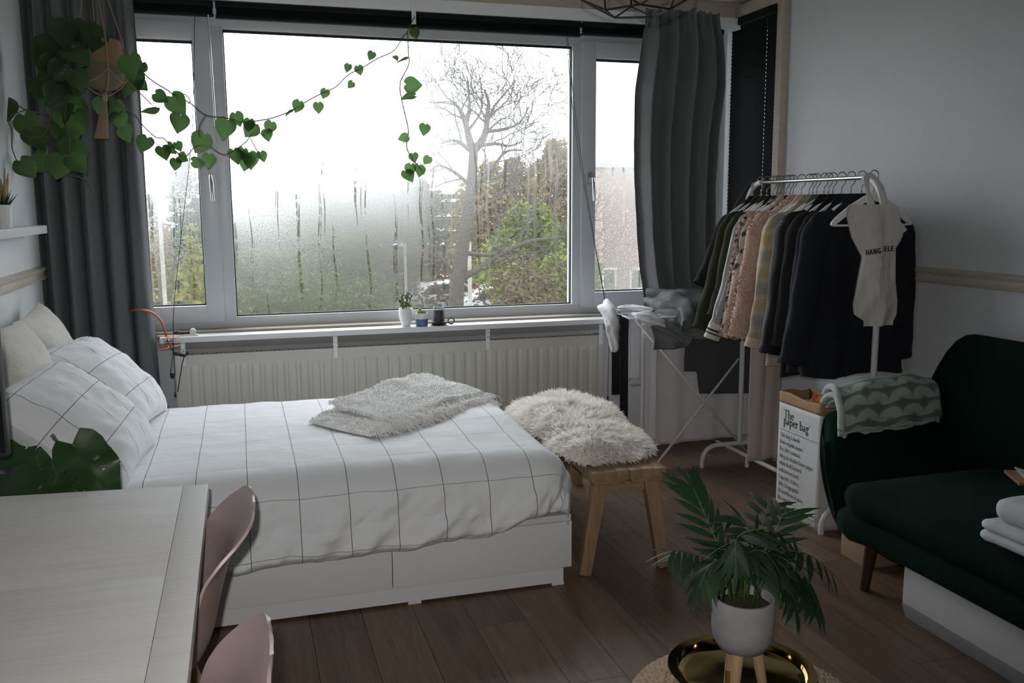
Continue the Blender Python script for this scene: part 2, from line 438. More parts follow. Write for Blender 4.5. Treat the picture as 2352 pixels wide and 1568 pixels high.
member('frame_head', WX0, WX1, 2.448, 2.56, YF+.004)
member('frame_base', WX0, WX1, .823, .896, YF+.004)
for a, b_ in MX: member('mullion', a, b_, .89, 2.46, YF)
member('frame_jamb', WX0, WX0+.06, .89, 2.46, YF); member('frame_jamb', WX1-.06, WX1, .89, 2.46, YF)
def pane(name, x0, x1, z0, z1, kind):
    # gasket frame round the glass
    g = MB()
    t = .0075
    g.box(x0-.004, x1+.004, YG-.010, YG+.01, z1-t*1.7, z1+.004).box(x0-.004, x1+.004, YG-.010, YG+.01, z0-.004, z0+t)
    g.box(x0-.004, x0+t*.8, YG-.010, YG+.01, z0, z1).box(x1-t*.8, x1+.004, YG-.010, YG+.01, z0, z1)
    o = MB(); o.grid(lambda u, v: (lerp(x0, x1, u), YG, lerp(z0, z1, v)), 1, 1, uv=lambda u, v: (lerp(x0, x1, u)-(0 if kind == 'main' else x0), lerp(z0, z1, v)-.9))
    p = o.build('glass_pane', glass_mat('misted_glass_'+kind, kind), w1, smooth=0)
    g.build('glass_gasket', m_gasket, w1, smooth=0)
pane('main', -.036, 1.966, .896, 2.448, 'main')
def sash(x0, x1, z0, z1, fw, kind):
    member('sash_stile', x0, x0+fw, z0, z1, YS); member('sash_stile', x1-fw, x1, z0, z1, YS)
    member('sash_rail', x0+fw-.002, x1-fw+.002, z0, z0+fw, YS); member('sash_rail', x0+fw-.002, x1-fw+.002, z1-fw, z1, YS)
    pane(kind, x0+fw, x1-fw, z0+fw, z1-fw, kind)
sash(-.87, -.100, .872, 2.475, .093, 'left')
sash(2.020, 2.91, .872, 2.475, .093, 'right')
# handles
def handle(px, py, rot=0):
    p = on_y(px, py, YS); X, Z = p.x, p.z
    h = MB().box(X-.016, X+.016, YS-.012, YS+.002, Z-.035, Z+.035).build('handle_plate', m_chrome if rot else m_white, w1, bevel=.003)
    l = MB().tube([(X, YS-.01, Z), (X, YS-.045, Z), (X+.002, YS-.05, Z-.03), (X+.006, YS-.05, Z-.135)], [.009, .009, .011, .010], 10)
    l.build('handle_lever', m_chrome, w1, smooth=60)
handle(484, 404, 0); handle(1356, 410, 1)
# hand lettering on the left pane
def text_obj(name, txt, size, m, parent, mw, extr=.0004, align='LEFT', sx_=1., shear=0, bold=0, space=1.):
    cu = bpy.data.curves.new('txt', 'FONT'); cu.body = txt; cu.size = size; cu.extrude = extr; cu.align_x = align; cu.shear = shear; cu.offset = bold; cu.space_character = space; cu.resolution_u = 3
    t = bpy.data.objects.new('txt', cu); COL.objects.link(t)
    dg = bpy.context.evaluated_depsgraph_get(); me = bpy.data.meshes.new_from_object(t.evaluated_get(dg))
    bpy.data.objects.remove(t); bpy.data.curves.remove(cu)
    for v in me.vertices: v.co.x *= sx_
    me.name = name; me.materials.clear(); me.materials.append(m)
    o = bpy.data.objects.new(name, me); COL.objects.link(o)
    if parent is not None: o.parent = parent; mw = Matrix.Translation(-WORLD.get(parent.name, Vector()))@mw
    o.matrix_basis = mw
    return o
m_decal = mat('white_decal', (.5, .52, .5), .6, trans=.85)
RXZ = Matrix.Rotation(PI/2, 4, 'X')
for txt, px, py, sz in (('COBI', 398, 454, .055), ('voor', 404, 473, .035), ('Sophie', 402, 486, .036)):
    text_obj('glass_lettering', txt, sz, m_decal, w1, Matrix.Translation(on_y(px, py, YG-.004))@RXZ)
hp = on_y(432, 460, YG-.004)
hs_ = [(0, -.022), (.016, -.004), (.018, .008), (.010, .014), (0, .006), (-.010, .014), (-.018, .008), (-.016, -.004)]
MB().prism(hs_, lambda a, b: (hp.x+a, YG-.004, hp.z+b), lambda a, b: (hp.x+a, YG-.003, hp.z+b)).build('glass_heart', m_decal, w1, smooth=0)

# side window in the right wall: frame, pane, cream trim
w2 = struct(thing('window_2', 'narrow side window behind the closed black blind', 'window', (XR, 4.9, SZ0))); del w2['category']
for a in ((SY0, SY0+.05, SZ0, SZ1), (SY1-.05, SY1, SZ0, SZ1)): MB().box(XR+.03, XR+.09, *a).build('frame_jamb', m_upvc, w2, bevel=.003)
for a in ((SY0, SY1, SZ0, SZ0+.05), (SY0, SY1, SZ1-.05, SZ1)): MB().box(XR+.03, XR+.09, *a).build('frame_rail', m_upvc, w2, bevel=.003)
m, n, b = newmat('clear_glass'); n.nodes.remove(b); t_ = n.nodes.new('ShaderNodeBsdfTransparent'); t_.inputs[0].default_value = (.9, .92, .92, 1); n.links.new(t_.outputs[0], n.nodes['Material Output'].inputs[0])
MB().box(XR+.055, XR+.06, SY0+.05, SY1-.05, SZ0+.05, SZ1-.05).build('glass_pane', m, w2, smooth=0)
MB().box(XR-.05, XR, SY0-.145, SY0-.084, SZ0-.07, SZ1+.11).build('trim_board', m_beige, w2, bevel=.004)
MB().box(XR-.05, XR, SY0-.084, 5.16, SZ1+.040, SZ1+.11).build('trim_board', m_beige, w2, bevel=.004)

# ---------------------------------------------------------------- radiator and the white shelf over it
rd = thing('radiator', 'long cream ribbed panel radiator under the window shelf', 'radiator', (.87, 5.1, 0))
m_rad = mat('radiator_enamel', (.62, .61, .56), .4)
RX0, RX1, RZ0, RZ1, RY = -.362, 2.10, .16, .722, 5.055
def radfn(u, v):
    x_ = lerp(RX0+.03, RX1-.03, u); z_ = lerp(RZ0+.01, RZ1-.01, v)
    ph = ((x_-RX0)/.064) % 1
    prof = sst(.06, .24, ph)*(1-sst(.76, .94, ph))
    env = sst(RZ0+.03, RZ0+.07, z_)*(1-sst(RZ1-.085, RZ1-.05, z_))
    return (x_, RY+.004-.011*prof*env, z_)
MB().grid(radfn, 430, 24).build('front_panel', m_rad, rd, smooth=180)
MB().box(RX0+.02, RX1-.02, RY+.002, RY+.012, RZ0, RZ1-.004).build('panel_backing', m_rad, rd)
MB().box(RX0, RX0+.032, RY-.004, 5.15, RZ0-.005, RZ1).build('side_cover', m_rad, rd, bevel=.004)
MB().box(RX1-.032, RX1, RY-.004, 5.15, RZ0-.005, RZ1).build('side_cover', m_rad, rd, bevel=.004)
MB().box(RX0+.01, RX1-.01, RY-.003, RY+.012, RZ1-.012, RZ1).build('top_edge', m_rad, rd, bevel=.002)
MB().box(RX0+.03, RX1-.03, 5.135, 5.15, RZ0, RZ1-.006).build('rear_panel', m_rad, rd)
gm = MB()
for k in range(100): xx = lerp(RX0+.04, RX1-.04, k/99); gm.box(xx-.006, xx+.006, RY+.012, 5.135, RZ1-.010, RZ1-.006)
gm.build('top_grille', m_rad, rd, smooth=0)
for xx in (0, 1.7): MB().box(xx-.02, xx+.02, 5.15, YW-.002, .3, .6).build('wall_bracket', m_rad, rd)
MB().tube([(RX1-.08, 5.1, .17), (RX1-.08, 5.1, 0)], .01).build('pipe', m_rad, rd)
MB().tube([(RX1-.16, 5.1, .17), (RX1-.16, 5.1, 0)], .01).build('pipe', m_rad, rd)

sh = thing('window_shelf', 'white board shelf with metal brackets running above the radiator', 'shelf', (.9, 5.09, .797))
MB().box(-.43, 2.16, 5.035, 5.15, .792, .822).build('board', m_white, sh, bevel=.002)
for px, py in ((420, 795), (770, 785), (1120, 770), (1380, 752)):
    p = on_y(px, py, 5.05); X = p.x
    bk = MB().box(X-.012, X+.012, 5.046, 5.049, .665, .790).box(X-.012, X+.012, 5.046, 5.14, .788, .792).build('bracket', m_white, sh, smooth=0)
    for dz in (.742, .768):
        s_ = MB().tube([(X, 5.0465, dz), (X, 5.0425, dz)], .0055, 10); s_.build('screw', m_chrome, bk, smooth=40)

# ================================================================== BED
m_bedw = mat('bed_white_foil', (.78, .79, .81), .42)
bed = thing('bed_frame', 'white bed frame with drawer fronts below the checked duvet', 'bed', (.13, 3.9, 0))
BX0, BX1, BY0, BY1 = -.945, 1.205, 3.21, 4.62
MB().box(BX0, BX1-.004, BY0-.006, BY1, .272, .298).build('deck_board', m_bedw, bed, bevel=.002)
MB().box(BX1-.020, BX1-.002, BY0+.02, BY1, .078, .272).build('foot_panel', m_bedw, bed, bevel=.0015)
MB().box(BX0, BX0+.018, BY0+.02, BY1, .078, .272).build('head_panel', m_bedw, bed)
MB().box(BX0, BX1-.02, BY1-.018, BY1, .078, .272).build('back_panel', m_bedw, bed)
MB().box(BX0+.01, BX1-.028, BY0+.014, BY0+.03, .012, .082).build('plinth', m_bedw, bed)
MB().box(BX1-.044, BX1-.028, BY0+.03, BY1-.02, .012, .082).build('plinth', m_bedw, bed)
for xx in (-.90, -.25, .55, 1.13):
    for yy in (BY0+.016, BY1-.08): MB().box(xx, xx+.05, yy, yy+.06, 0, .012).build('foot', m_bedw, bed)
for a, c in ((BX0, -.2235), (-.2205, .488), (.491, BX1)):
    MB().box(a, c, BY0-.004, BY0+.015, .080, .269).build('drawer_front', m_bedw, bed, bevel=.0012)
tag(MB().box(-.935, 1.15, 3.26, 4.575, .2985, .485).build('mattress', mat('mattress_ticking', (.75, .75, .74), .9), bevel=.04), 'white mattress mostly hidden under the checked duvet', 'mattress')

def check_cloth(name, pitch_u, off_u, pitch_v, off_v, col=(.80, .815, .84), lw=.0023, lv=1.):
    m, n, b = newmat(name); uv, U, V = uvnode(n)
    a = line_(n, U, pitch_u, lw, off_u); c = line_(n, V, pitch_v, lw*lv, off_v)
    l = math_(n, 'MAXIMUM', a, c)
    n.links.new(mix_(n, l, col, (.055, .056, .062)), b.inputs['Base Color'])
    b.inputs['Roughness'].default_value = .9; b.inputs['Sheen Weight'].default_value = .15
    v = coords(n, 'Object'); bump_(n, b, noise_(n, v, 900, 2), .12, .0006)
    return m
m_duvet = check_cloth('checked_duvet_cotton', .174, .586, .2, -.225, lv=.62)
XE, YE0, YE1, DR, DT = 1.06, 3.31, 4.50, .17, .552
HEM = [(-.6, .425), (.0, .405), (.5, .398), (.85, .375), (1.0, .335), (1.2, .305), (1.5, .30)]
def duvet(u, v):
    a = lerp(-.66, XE+.345, u)
    L = interp(HEM, a)
    b = lerp(YE0-L, YE1+.34, v)
    ex = max(0, a-XE); ey = (YE0-b) if b < YE0 else ((YE1-b) if b > YE1 else 0)     # ey>0 near side, <0 far side
    d = (abs(ex)**3+abs(ey)**3)**(1/3) if (ex or ey) else 0
    bx, by = min(a, XE), min(max(b, YE0), YE1)
    ho = DR*math.sin(min(d/DR, PI/2)); dz = DR*(1-math.cos(min(d/DR, PI/2)))+max(0, d-DR*PI/2)
    h = math.hypot(ex, ey)
    dx, dy = (ex/h, -ey/h) if h > 1e-9 else (0, 0)
    x_, y_, z_ = bx+dx*ho, by+dy*ho, DT-dz
    # softness
    puff = .012*math.sin((a+.3)*2.1)*math.sin((b-3.2)*2.4)+.010*FB((a, b, 0), 2.2, 3.)
    side = sst(.10, .30, d)
    top = 1-side
    z_ += puff*top + .030*sst(.75, 1.0, a)*top*sst(3.3, 3.9, b)*(1-sst(1.08, 1.25, a))
    fold = FB((a*3.2+b*1.3+dz*4, dz*2.2-a*1.2, 0), 2.1, 7., 3)*.030 + FB((a*6+dz*7, dz*3, 0), 2.4, 17., 2)*.010
    x_ += dx*fold*side; y_ += dy*fold*side
    z_ += .003*FB((a, b, 2), 9, 5.)*top
    # doubled hem on the near side
    if ey > 0:
        k = sst(L-.115, L-.095, ey)*(1-sst(L-.02, L, ey)*.9)
        y_ -= .012*k+.02*sst(.2, .4, ey)*(1-sst(L-.03, L, ey)*1.0); z_ += .004*math.sin(a*21)*side
    z_ -= .05*(1-sst(-.66, -.52, a))*0
    return (x_, y_, z_)
tag(MB().grid(duvet, 190, 190, uv=lambda u, v: (lerp(-.66, XE+.345, u), lerp(YE0-interp(HEM, lerp(-.66, XE+.345, u)), YE1+.34, v))).build('duvet', m_duvet, smooth=180),
    'white duvet with thin black check lines spread over the bed', 'duvet')
# sheet strip visible between pillows and duvet
tag(MB().grid(lambda u, v: (lerp(-.93, -.3, u), lerp(3.20, 4.60, v), .497+.006*FB((u*2, v*4, 0), 3, 2.)-.10*(1-sst(.0, .04, v))), 20, 50).build('fitted_sheet', mat('white_bedsheet', (.79, .80, .82), .9), smooth=180),
    'white sheet at the head end under the pillows', 'sheet')

def pillow_mesh(w_, h_, t_, seed, wr=.012, pinch=.10, p=2.6, nu=44, uvscale=True):
    def side(sg):
        def fn(u, v):
            a, b = u*2-1, v*2-1
            k = max(0, (1-abs(a)**p)*(1-abs(b)**p))**.5
            ox = a*(1-pinch*(1-b*b)*abs(a)**2*.6); oy = b*(1-pinch*(1-a*a)*abs(b)**2*.6)
            x_, y_ = ox*w_/2, oy*h_/2
            wz = wr*FB((x_, y_, sg), 7, seed, 3)*k + wr*.8*FB((x_*.8+y_*1.1, y_*.4, sg*3), 16, seed+9, 2)*min(1, k*2)
            return (x_, y_, sg*(t_/2*k)+wz+.004*sg*min(1, k*8))
        return fn
    q = MB()
    uvf = lambda u, v: ((u-.5)*w_, (v-.5)*h_)
    q.grid(side(1), nu, nu, uv=uvf)
    q.grid(lambda u, v: side(-1)(1-u, v), nu, nu, uv=lambda u, v: ((.5-u)*w_, (v-.5)*h_))
    return q
def lean(c, tilt, yaw, roll=0):
    """pillow local x -> room y, local y -> up the slope, local z -> face; tilt = angle of slope from floor"""
    e2 = Vector((-math.cos(tilt), 0, math.sin(tilt))); e1 = Vector((0, 1, 0)); n_ = e1.cross(e2)
    R = Matrix((e1, e2, n_)).transposed()
    R = Matrix.Rotation(yaw, 3, 'Z')@R@Matrix.Rotation(roll, 3, 'Z')
    return Matrix.Translation(c)@R.to_4x4()
m_pil = check_cloth('checked_pillow_cotton', .174, .05, .165, .2)
def pillow(label, c, tilt, yaw, roll, w_, h_, t_, seed, m_, name='pillow', wr=.012):
    me = pillow_mesh(w_, h_, t_, seed, wr).mesh(name, m_, 180)
    o = bpy.data.objects.new(name, me); COL.objects.link(o); o.matrix_world = lean(c, tilt, yaw, roll); tag(o, label, 'pillow'); return o
pillow('white pillow with black check lines nearest the desk', (-.60, 3.54, .715), math.radians(40), -.12, .05, .68, .54, .26, 1.3, m_pil)
pillow('white pillow with black check lines leaning nearest the window', (-.60, 4.20, .735), math.radians(42), -.10, -.04, .66, .52, .26, 4.1, m_pil)
def boucle(name, col):
    m, n, b = newmat(name); b.inputs['Base Color'].default_value = (*col, 1); b.inputs['Roughness'].default_value = .95
    b.inputs['Sheen Weight'].default_value = .3
    uv, U, V = uvnode(n)
    mp = n.nodes.new('ShaderNodeMapping'); mp.inputs['Scale'].default_value = (25, 110, 1); n.links.new(uv, mp.inputs['Vector'])
    h = noise_(n, mp.outputs[0], 1.5, 3, .6); c = mix_(n, h, [k*.82 for k in col], col); n.links.new(c, b.inputs['Base Color'])
    bump_(n, b, h, .8, .006); return m
m_bou = boucle('cream_boucle', (.72, .70, .655))
pillow('cream ribbed cushion standing in the corner by the grey curtain', (-.805, 4.30, .845), math.radians(68), -.05, .08, .47, .47, .17, 8.2, m_bou, 'cushion', .006)
pillow('cream ribbed cushion at the left picture edge', (-.80, 3.72, .85), math.radians(70), -.08, -.05, .47, .47, .17, 5.5, m_bou, 'cushion', .006)

# ---------------------------------------------------------------- knitted throw folded on the duvet
m_throw = mat('throw_boucle_wool', (.95, .95, .94), .95, (.92, .92, .91), 90, bump=.2, bscale=120, bdist=.003)
th_c = Vector((.70, 4.02, .565)); th_a = Vector((.72, .50, 0)).normalized(); th_b = Vector((-th_a.y, th_a.x, 0))
tw = thing('knitted_throw', 'white nubby knitted throw with fringe folded on the duvet', 'throw', th_c)
rng = random.Random(5)
def layer(name, la, lb, ca, cb, z0, z1, zb, seed, amp):
    def fn(u, v):
        a = 2*u-1; ang = 2*PI*v
        pa = math.copysign(abs(a)**.85, a)
        edge = max(0, 1-abs(a)**7)**.5
        cy, cz = math.cos(ang), math.sin(ang)
        k = 3.2
        sc_ = (abs(cy)**k+abs(cz)**k)**(-1/k)
        bb, hh = cy*sc_, cz*sc_
        A = ca+a*la/2*(1+.05*FB((v*3, 0, 0), 1, seed)); B = cb+bb*lb/2*(.93+.07*edge)+.012*FB((a*3, bb*2, 0), 1.5, seed)
        tz = (hh+1)/2
        # thicker towards the far side, sloping to the camera
        zt = lerp(z1, zb, (bb+1)/2)*(.62+.38*sst(-.9, .35, a))*(1-.12*sst(.5, 1, a))
        z = z0+(zt-z0)*tz*edge
        p = th_c+th_a*A+th_b*B
        f = FB((A, B, z), 38, seed, 2)*amp+FB((A, B, z), 90, seed+3, 2)*amp*.8+.014*FB((A, B, 0), 7, seed+1)*(tz*edge)
        return (p.x+f*.4*cy*th_b.x, p.y+f*.4*cy*th_b.y, p.z+z+f*(.3+.7*tz)*edge)
    return MB().grid(fn, 110, 90, cv=True).build(name, m_throw, tw, smooth=180)
layer('lower_fold', .78, .43, -.03, -.01, .004, .034, .060, 2., .004)
layer('upper_fold', .66, .37, .03, .02, .016, .055, .112, 6., .005)
fr = MB()
def strand(m_, p0, d, L, r, seed, grav=1.):
    pts = []; p = Vector(p0); d = Vector(d)
    for k in range(5):
        pts.append(p.copy()); p = p+d*(L/4); d = (d+Vector((rng.uniform(-.3, .3), rng.uniform(-.3, .3), -.35*grav+rng.uniform(-.2, .2)))).normalized()
        p.z = max(p.z, th_c.z+.006)
    m_.tube(pts, [r, r, r*.9, r*.8, r*.4], 4, caps=False)
for k in range(520):
    a = rng.uniform(-.40, .36); t = rng.random()
    p = th_c+th_a*a+th_b*(-.215+rng.uniform(0, .05)); p.z += lerp(.012, .05, t)
    strand(fr, p, (-th_b*.8+th_a*rng.uniform(-.5, .5)+Vector((0, 0, rng.uniform(-.3, .2)))).normalized(), rng.uniform(.05, .10), .0022, 0)
for k in range(160):
    b_ = rng.uniform(-.2, .2); p = th_c+th_a*.36+th_b*b_; p.z += rng.uniform(.01, .05)
    strand(fr, p, (th_a*.8-th_b*rng.uniform(-.3, .6)).normalized(), rng.uniform(.03, .07), .0022, 0)
for k in range(520):
    a = rng.uniform(-.29, .36); p = th_c+th_a*a+th_b*(-.155+rng.uniform(-.01, .03)); p.z += rng.uniform(.030, .058)
    strand(fr, p, (-th_b*.7+th_a*rng.uniform(-.5, .5)+Vector((0, 0, rng.uniform(-.5, .1)))).normalized(), rng.uniform(.06, .11), .0026, 0, 1.3)
fo = fr.build('fringe', m_throw, tw, smooth=180); fo['kind'] = 'stuff'
lp = MB()                                       # loops of yarn standing off the top
for k in range(7500):
    if k % 5 > 1: a, b_ = rng.uniform(-.295, .355), rng.uniform(-.16, .20)
    else: a, b_ = rng.uniform(-.415, .35), rng.uniform(-.225, .185)
    inside = abs(a-.03) < .325 and abs(b_-.02) < .18
    aa = (a-.03)/.33 if inside else (a+.03)/.39
    z = (lerp(.055, .112, (b_-.02)/.37+.5) if inside else lerp(.034, .060, (b_+.01)/.43+.5))*(.62+.38*sst(-.9, .35, aa))*(1-.12*sst(.5, 1, aa))
    if not inside: z *= max(.35, 1-(abs(a+.03)/.40)**9)
    z += .012*FB((a, b_, 0), 7, 7. if inside else 3.)
    p = th_c+th_a*a+th_b*b_+Vector((0, 0, z)); e = Vector((rng.uniform(-1, 1), rng.uniform(-1, 1), 0)).normalized()*rng.uniform(.004, .009); h = rng.uniform(.005, .012)
    lp.tube([p-e-Vector((0, 0, .006)), p-e*.8+Vector((0, 0, h*.7)), p+Vector((0, 0, h)), p+e*.8+Vector((0, 0, h*.6)), p+e-Vector((0, 0, .006))], .0027, 5, caps=False)
lo_ = lp.build('yarn_loops', m_throw, tw, smooth=180); lo_['kind'] = 'stuff'

# ================================================================== BENCH AND SHEEPSKIN
m_bench = wood_mat('bench_acacia', (.40, .275, .175), (.29, .185, .11), (.15, .085, .05), .55, 1, 1.0, .25, .2)
m_bleg = wood_mat('bench_leg_acacia', (.38, .255, .155), (.28, .175, .10), (.15, .085, .05), .55, 2, 1.0, .25, .2)
BN = Vector((1.315, 3.27, 0)); brot = -.05
bn = thing('wooden_bench', 'low wooden bench with splayed legs at the foot of the bed', 'bench', BN, brot)
BL, BW, BH = 1.20, .325, .435
for k in range(2):
    x0 = k*(BW/2)+.002
    bo = None
    sl = MB()
    for j in range(3):
        a = x0+j*(BW/2-.004)/3; MB()
        o = MB().box(a, a+(BW/2-.004)/3-.0006, 0, BL, BH-.040, BH+.0015*((j*7+k) % 3-1)).build('seat_board' if j == 0 else 'board_strip', m_bench, bn if j == 0 else bo, local=True, bevel=.0018)
        if j == 0: bo = o
    for q in range(2):
        y0 = .0 if q == 0 else BL-.05
        MB().box(x0+.01, x0+BW/2-.016, y0+.012, y0+.05, BH-.058, BH-.040).build('end_cleat', m_bench, bn, local=True, bevel=.002)
for sx_ in (0, 1):
    for sy_ in (0, 1):
        tx = .055 if sx_ == 0 else BW-.055; ty = .06 if sy_ == 0 else BL-.06
        bx_ = -.025 if sx_ == 0 else BW+.0; by_ = .02 if sy_ == 0 else BL-.02
        MB().bar((tx, ty, BH-.04), (bx_, by_, 0), .062, .05, .80).build('leg', m_bleg, bn, local=True, bevel=.004)
MB().box(.05, BW-.05, .05, .09, BH-.10, BH-.058).build('apron', m_bench, bn, local=True); MB().box(.05, BW-.05, BL-.09, BL-.05, BH-.10, BH-.058).build('apron', m_bench, bn, local=True)

m_hide = mat('sheepskin_base', (.80, .76, .66), .95)
m_fur = mat('sheepskin_wool', (.96, .95, .91), .9, (.93, .90, .82), 9, trans=.3)
sk = thing('sheepskin', 'cream fluffy sheepskin lying on the wooden bench', 'sheepskin', (1.48, 3.95, BH))
def sk_out(ang):
    # outline (metres) in bench-aligned frame, centre (1.475, 3.97)
    rx = .225+.018*math.sin(3*ang+.5)+.01*math.sin(7*ang); ry = .60+.03*math.sin(2*ang)+.015*math.sin(5*ang+1)
    k = 4.2; c, s = math.cos(ang), math.sin(ang); q = (abs(c)**k+abs(s)**k)**(-1/k)
    return c*q*rx, s*q*ry
def sk_pos(r_, ang):
    ox, oy = sk_out(ang); x_, y_ = ox*r_, oy*r_
    z = BH+.004+.075*max(0, 1-r_**5)**.7*(1+.45*FB((x_, y_, 0), 5, 3.))+.010*math.sin(y_*9)
    ca, sa = math.cos(brot), math.sin(brot)
    return Vector((1.505+x_*ca-y_*sa, 3.95+x_*sa+y_*ca, z))
MB().grid(lambda u, v: sk_pos(u, 2*PI*v), 16, 64, cv=True).build('hide', m_hide, sk, smooth=180)
fu = MB(); rng = random.Random(11)
for k in range(15000):
    r_ = rng.random()**.5; ang = rng.uniform(0, 2*PI)
    p = sk_pos(min(r_, .995), ang); p.z -= .006
    ox, oy = sk_out(ang); o_ = Vector((ox, oy*.5, 0)).normalized()
    f1 = FB((p.x, p.y, 0), 9, 2.); f2 = FB((p.x, p.y, 0), 9, 12.)
    d = Vector((f1*1.1, f2*1.1-.25, 0))+o_*(.25+1.1*r_**4)+Vector((rng.uniform(-.4, .4), rng.uniform(-.4, .4), .75*(1-.75*r_**5)))
    d.normalize(); L = rng.uniform(.030, .050); wd = rng.uniform(.0016, .0032)
    e = d.cross(Vector((rng.uniform(-1, 1), rng.uniform(-1, 1), .3))).normalized()*wd
    c_ = Vector((f2*.6, -f1*.6, -.35))
    p1 = p+d*L*.5; d2 = (d+c_*.7).normalized(); p2 = p1+d2*L*.35; d3 = (d2+c_*.8).normalized(); p3 = p2+d3*L*.3
    b0 = len(fu.v)
    fu.v += [tuple(p-e), tuple(p+e), tuple(p1-e), tuple(p1+e), tuple(p2-e*.8), tuple(p2+e*.8), tuple(p3)]
    fu.f += [(b0, b0+1, b0+3, b0+2), (b0+2, b0+3, b0+5, b0+4), (b0+4, b0+5, b0+6)]
fo = fu.build('wool', m_fur, sk, smooth=180); fo['kind'] = 'stuff'

# ================================================================== BLINDS, CURTAINS
m_slat = mat('black_blind_slat', (.008, .010, .012), .75, spec=.2)
def stack_blind(label, x0, x1, z0, zt=2.562):
    t = thing('venetian_blind', label, 'blind', ((x0+x1)/2, 5.14, zt))
    MB().box(x0, x1, 5.112, 5.155, zt-.030, zt).build('head_rail', m_slat, t, bevel=.002)
    k = 0; z = zt-.034
    while z > z0+.014:
        MB().box(x0+.004, x1-.004, 5.116, 5.152, z-.0024, z).build('slat', m_slat, t, smooth=0); z -= .0055
    MB().box(x0, x1, 5.113, 5.154, z0, z0+.012).build('bottom_rail', m_slat, t, bevel=.002)
    return t
bl = stack_blind('raised black venetian blind over the left window bay', -.88, -.075, 2.486)
bc = stack_blind('raised black venetian blind over the wide middle pane', -.065, 1.965, 2.480)
br = stack_blind('raised black venetian blind over the right window bay', 1.98, 2.90, 2.492)
m_cord = mat('dark_blind_cord', (.03, .03, .03), .8)
def cord(par, pts, r=.0016, m_=m_cord, name='pull_cord'): return MB().tube(catmull(pts, 5), r, 5).build(name, m_, par, smooth=180)
c0 = cord(bl, [on_y(447, 32, 5.10), on_y(441, 300, 5.04), on_y(415, 550, 5.0), on_y(399, 705, 4.99), on_y(398, 780, 4.985), on_y(397, 812, 5.0), on_y(391, 858, 5.0)])
cord(bl, [on_y(398, 782, 4.985), on_y(399, 812, 4.995), on_y(402, 862, 5.0)])
cord(bl, [on_y(391, 858, 5.0), on_y(393, 868, 5.0), on_y(399, 868, 5.0), on_y(402, 880, 5.0), on_y(402, 905, 5.0)])
p = on_y(396, 862, 5.0); MB().lathe([(0, -.014), (.009, -.011), (.011, 0), (.008, .01), (0, .013)], 10, p).build('cord_knob', m_black, bl, smooth=180)
p = on_y(402, 903, 5.0); MB().lathe([(.004, -.02), (.006, -.016), (.003, .006), (.001, .008)], 8, p).build('cord_knob', m_black, bl, smooth=180)
cord(bc, [on_y(1301, 85, 5.10), on_y(1320, 290, 5.05), on_y(1358, 520, 5.0), on_y(1392, 706, 4.96), on_y(1398, 760, 4.96)])
cord(bc, [on_y(1304, 86, 5.10), on_y(1325, 290, 5.05), on_y(1361, 525, 5.0), on_y(1393, 706, 4.96), on_y(1400, 765, 4.965)])
k_ = cord(bc, [on_y(1398, 815, 4.96), on_y(1397, 860, 4.96), on_y(1396, 905, 4.96), on_y(1397, 925, 4.96)])
cord(bc, [on_y(1398, 760, 4.96), on_y(1399, 790, 4.96), on_y(1398, 815, 4.96)])
for yy in (912, 926): p = on_y(1396, yy, 4.96); MB().lathe([(.006, -.022), (.008, -.016), (.003, .008), (.001, .01)], 8, p).build('cord_tassel', m_black, bc, smooth=180)
m_wand = mat('clear_acrylic_wand', (.92, .93, .94), .22, metal=1)
a_, b_ = on_y(478, 34, 5.11), on_y(495, 290, 5.11)
MB().tube([a_, b_], .0045, 6).build('tilt_wand', m_wand, bc, smooth=60)

# closed black blind on the side window, with pin holes where the cords pass
sb = thing('venetian_blind', 'closed black venetian blind on the narrow side window', 'blind', (XR-.045, 4.9, 2.62))
MB().box(XR-.065, XR-.024, SY0-.082, 5.205, 2.59, 2.632).build('head_rail', m_slat, sb, bevel=.002)
def slat_mesh():
    y0, y1, yh = SY0-.078, 5.195, SY0+.02; hz = .0135
    q = MB()
    def strip(ya, yb, za, zb):
        def fn(u, v):
            z = lerp(za, zb, u); y = lerp(ya, yb, v); return (XR-.045+.001*(1-(z/hz)**2)-.0035*z/hz, y, z)
        q.grid(fn, 2, 1)
    strip(y0, yh-.0011, -hz, hz); strip(yh+.0011, y1, -hz, hz); strip(yh-.0011, yh+.0011, -hz, -.0028); strip(yh-.0011, yh+.0011, .0028, hz)
    return q
sm = slat_mesh(); s0 = None
for k in range(74):
    z = 2.575-k*.0235
    if s0 is None: s0 = sm.build('slat', m_slat, sb, smooth=180); base_loc = Vector((0, 0, 0)); s0.location = (0, 0, z); continue
    c = inst(s0, sb, (0, 0, z))
MB().box(XR-.06, XR-.03, SY0-.078, 5.195, 2.575-74*.0235-.016, 2.575-74*.0235).build('bottom_rail', m_slat, sb, bevel=.002)

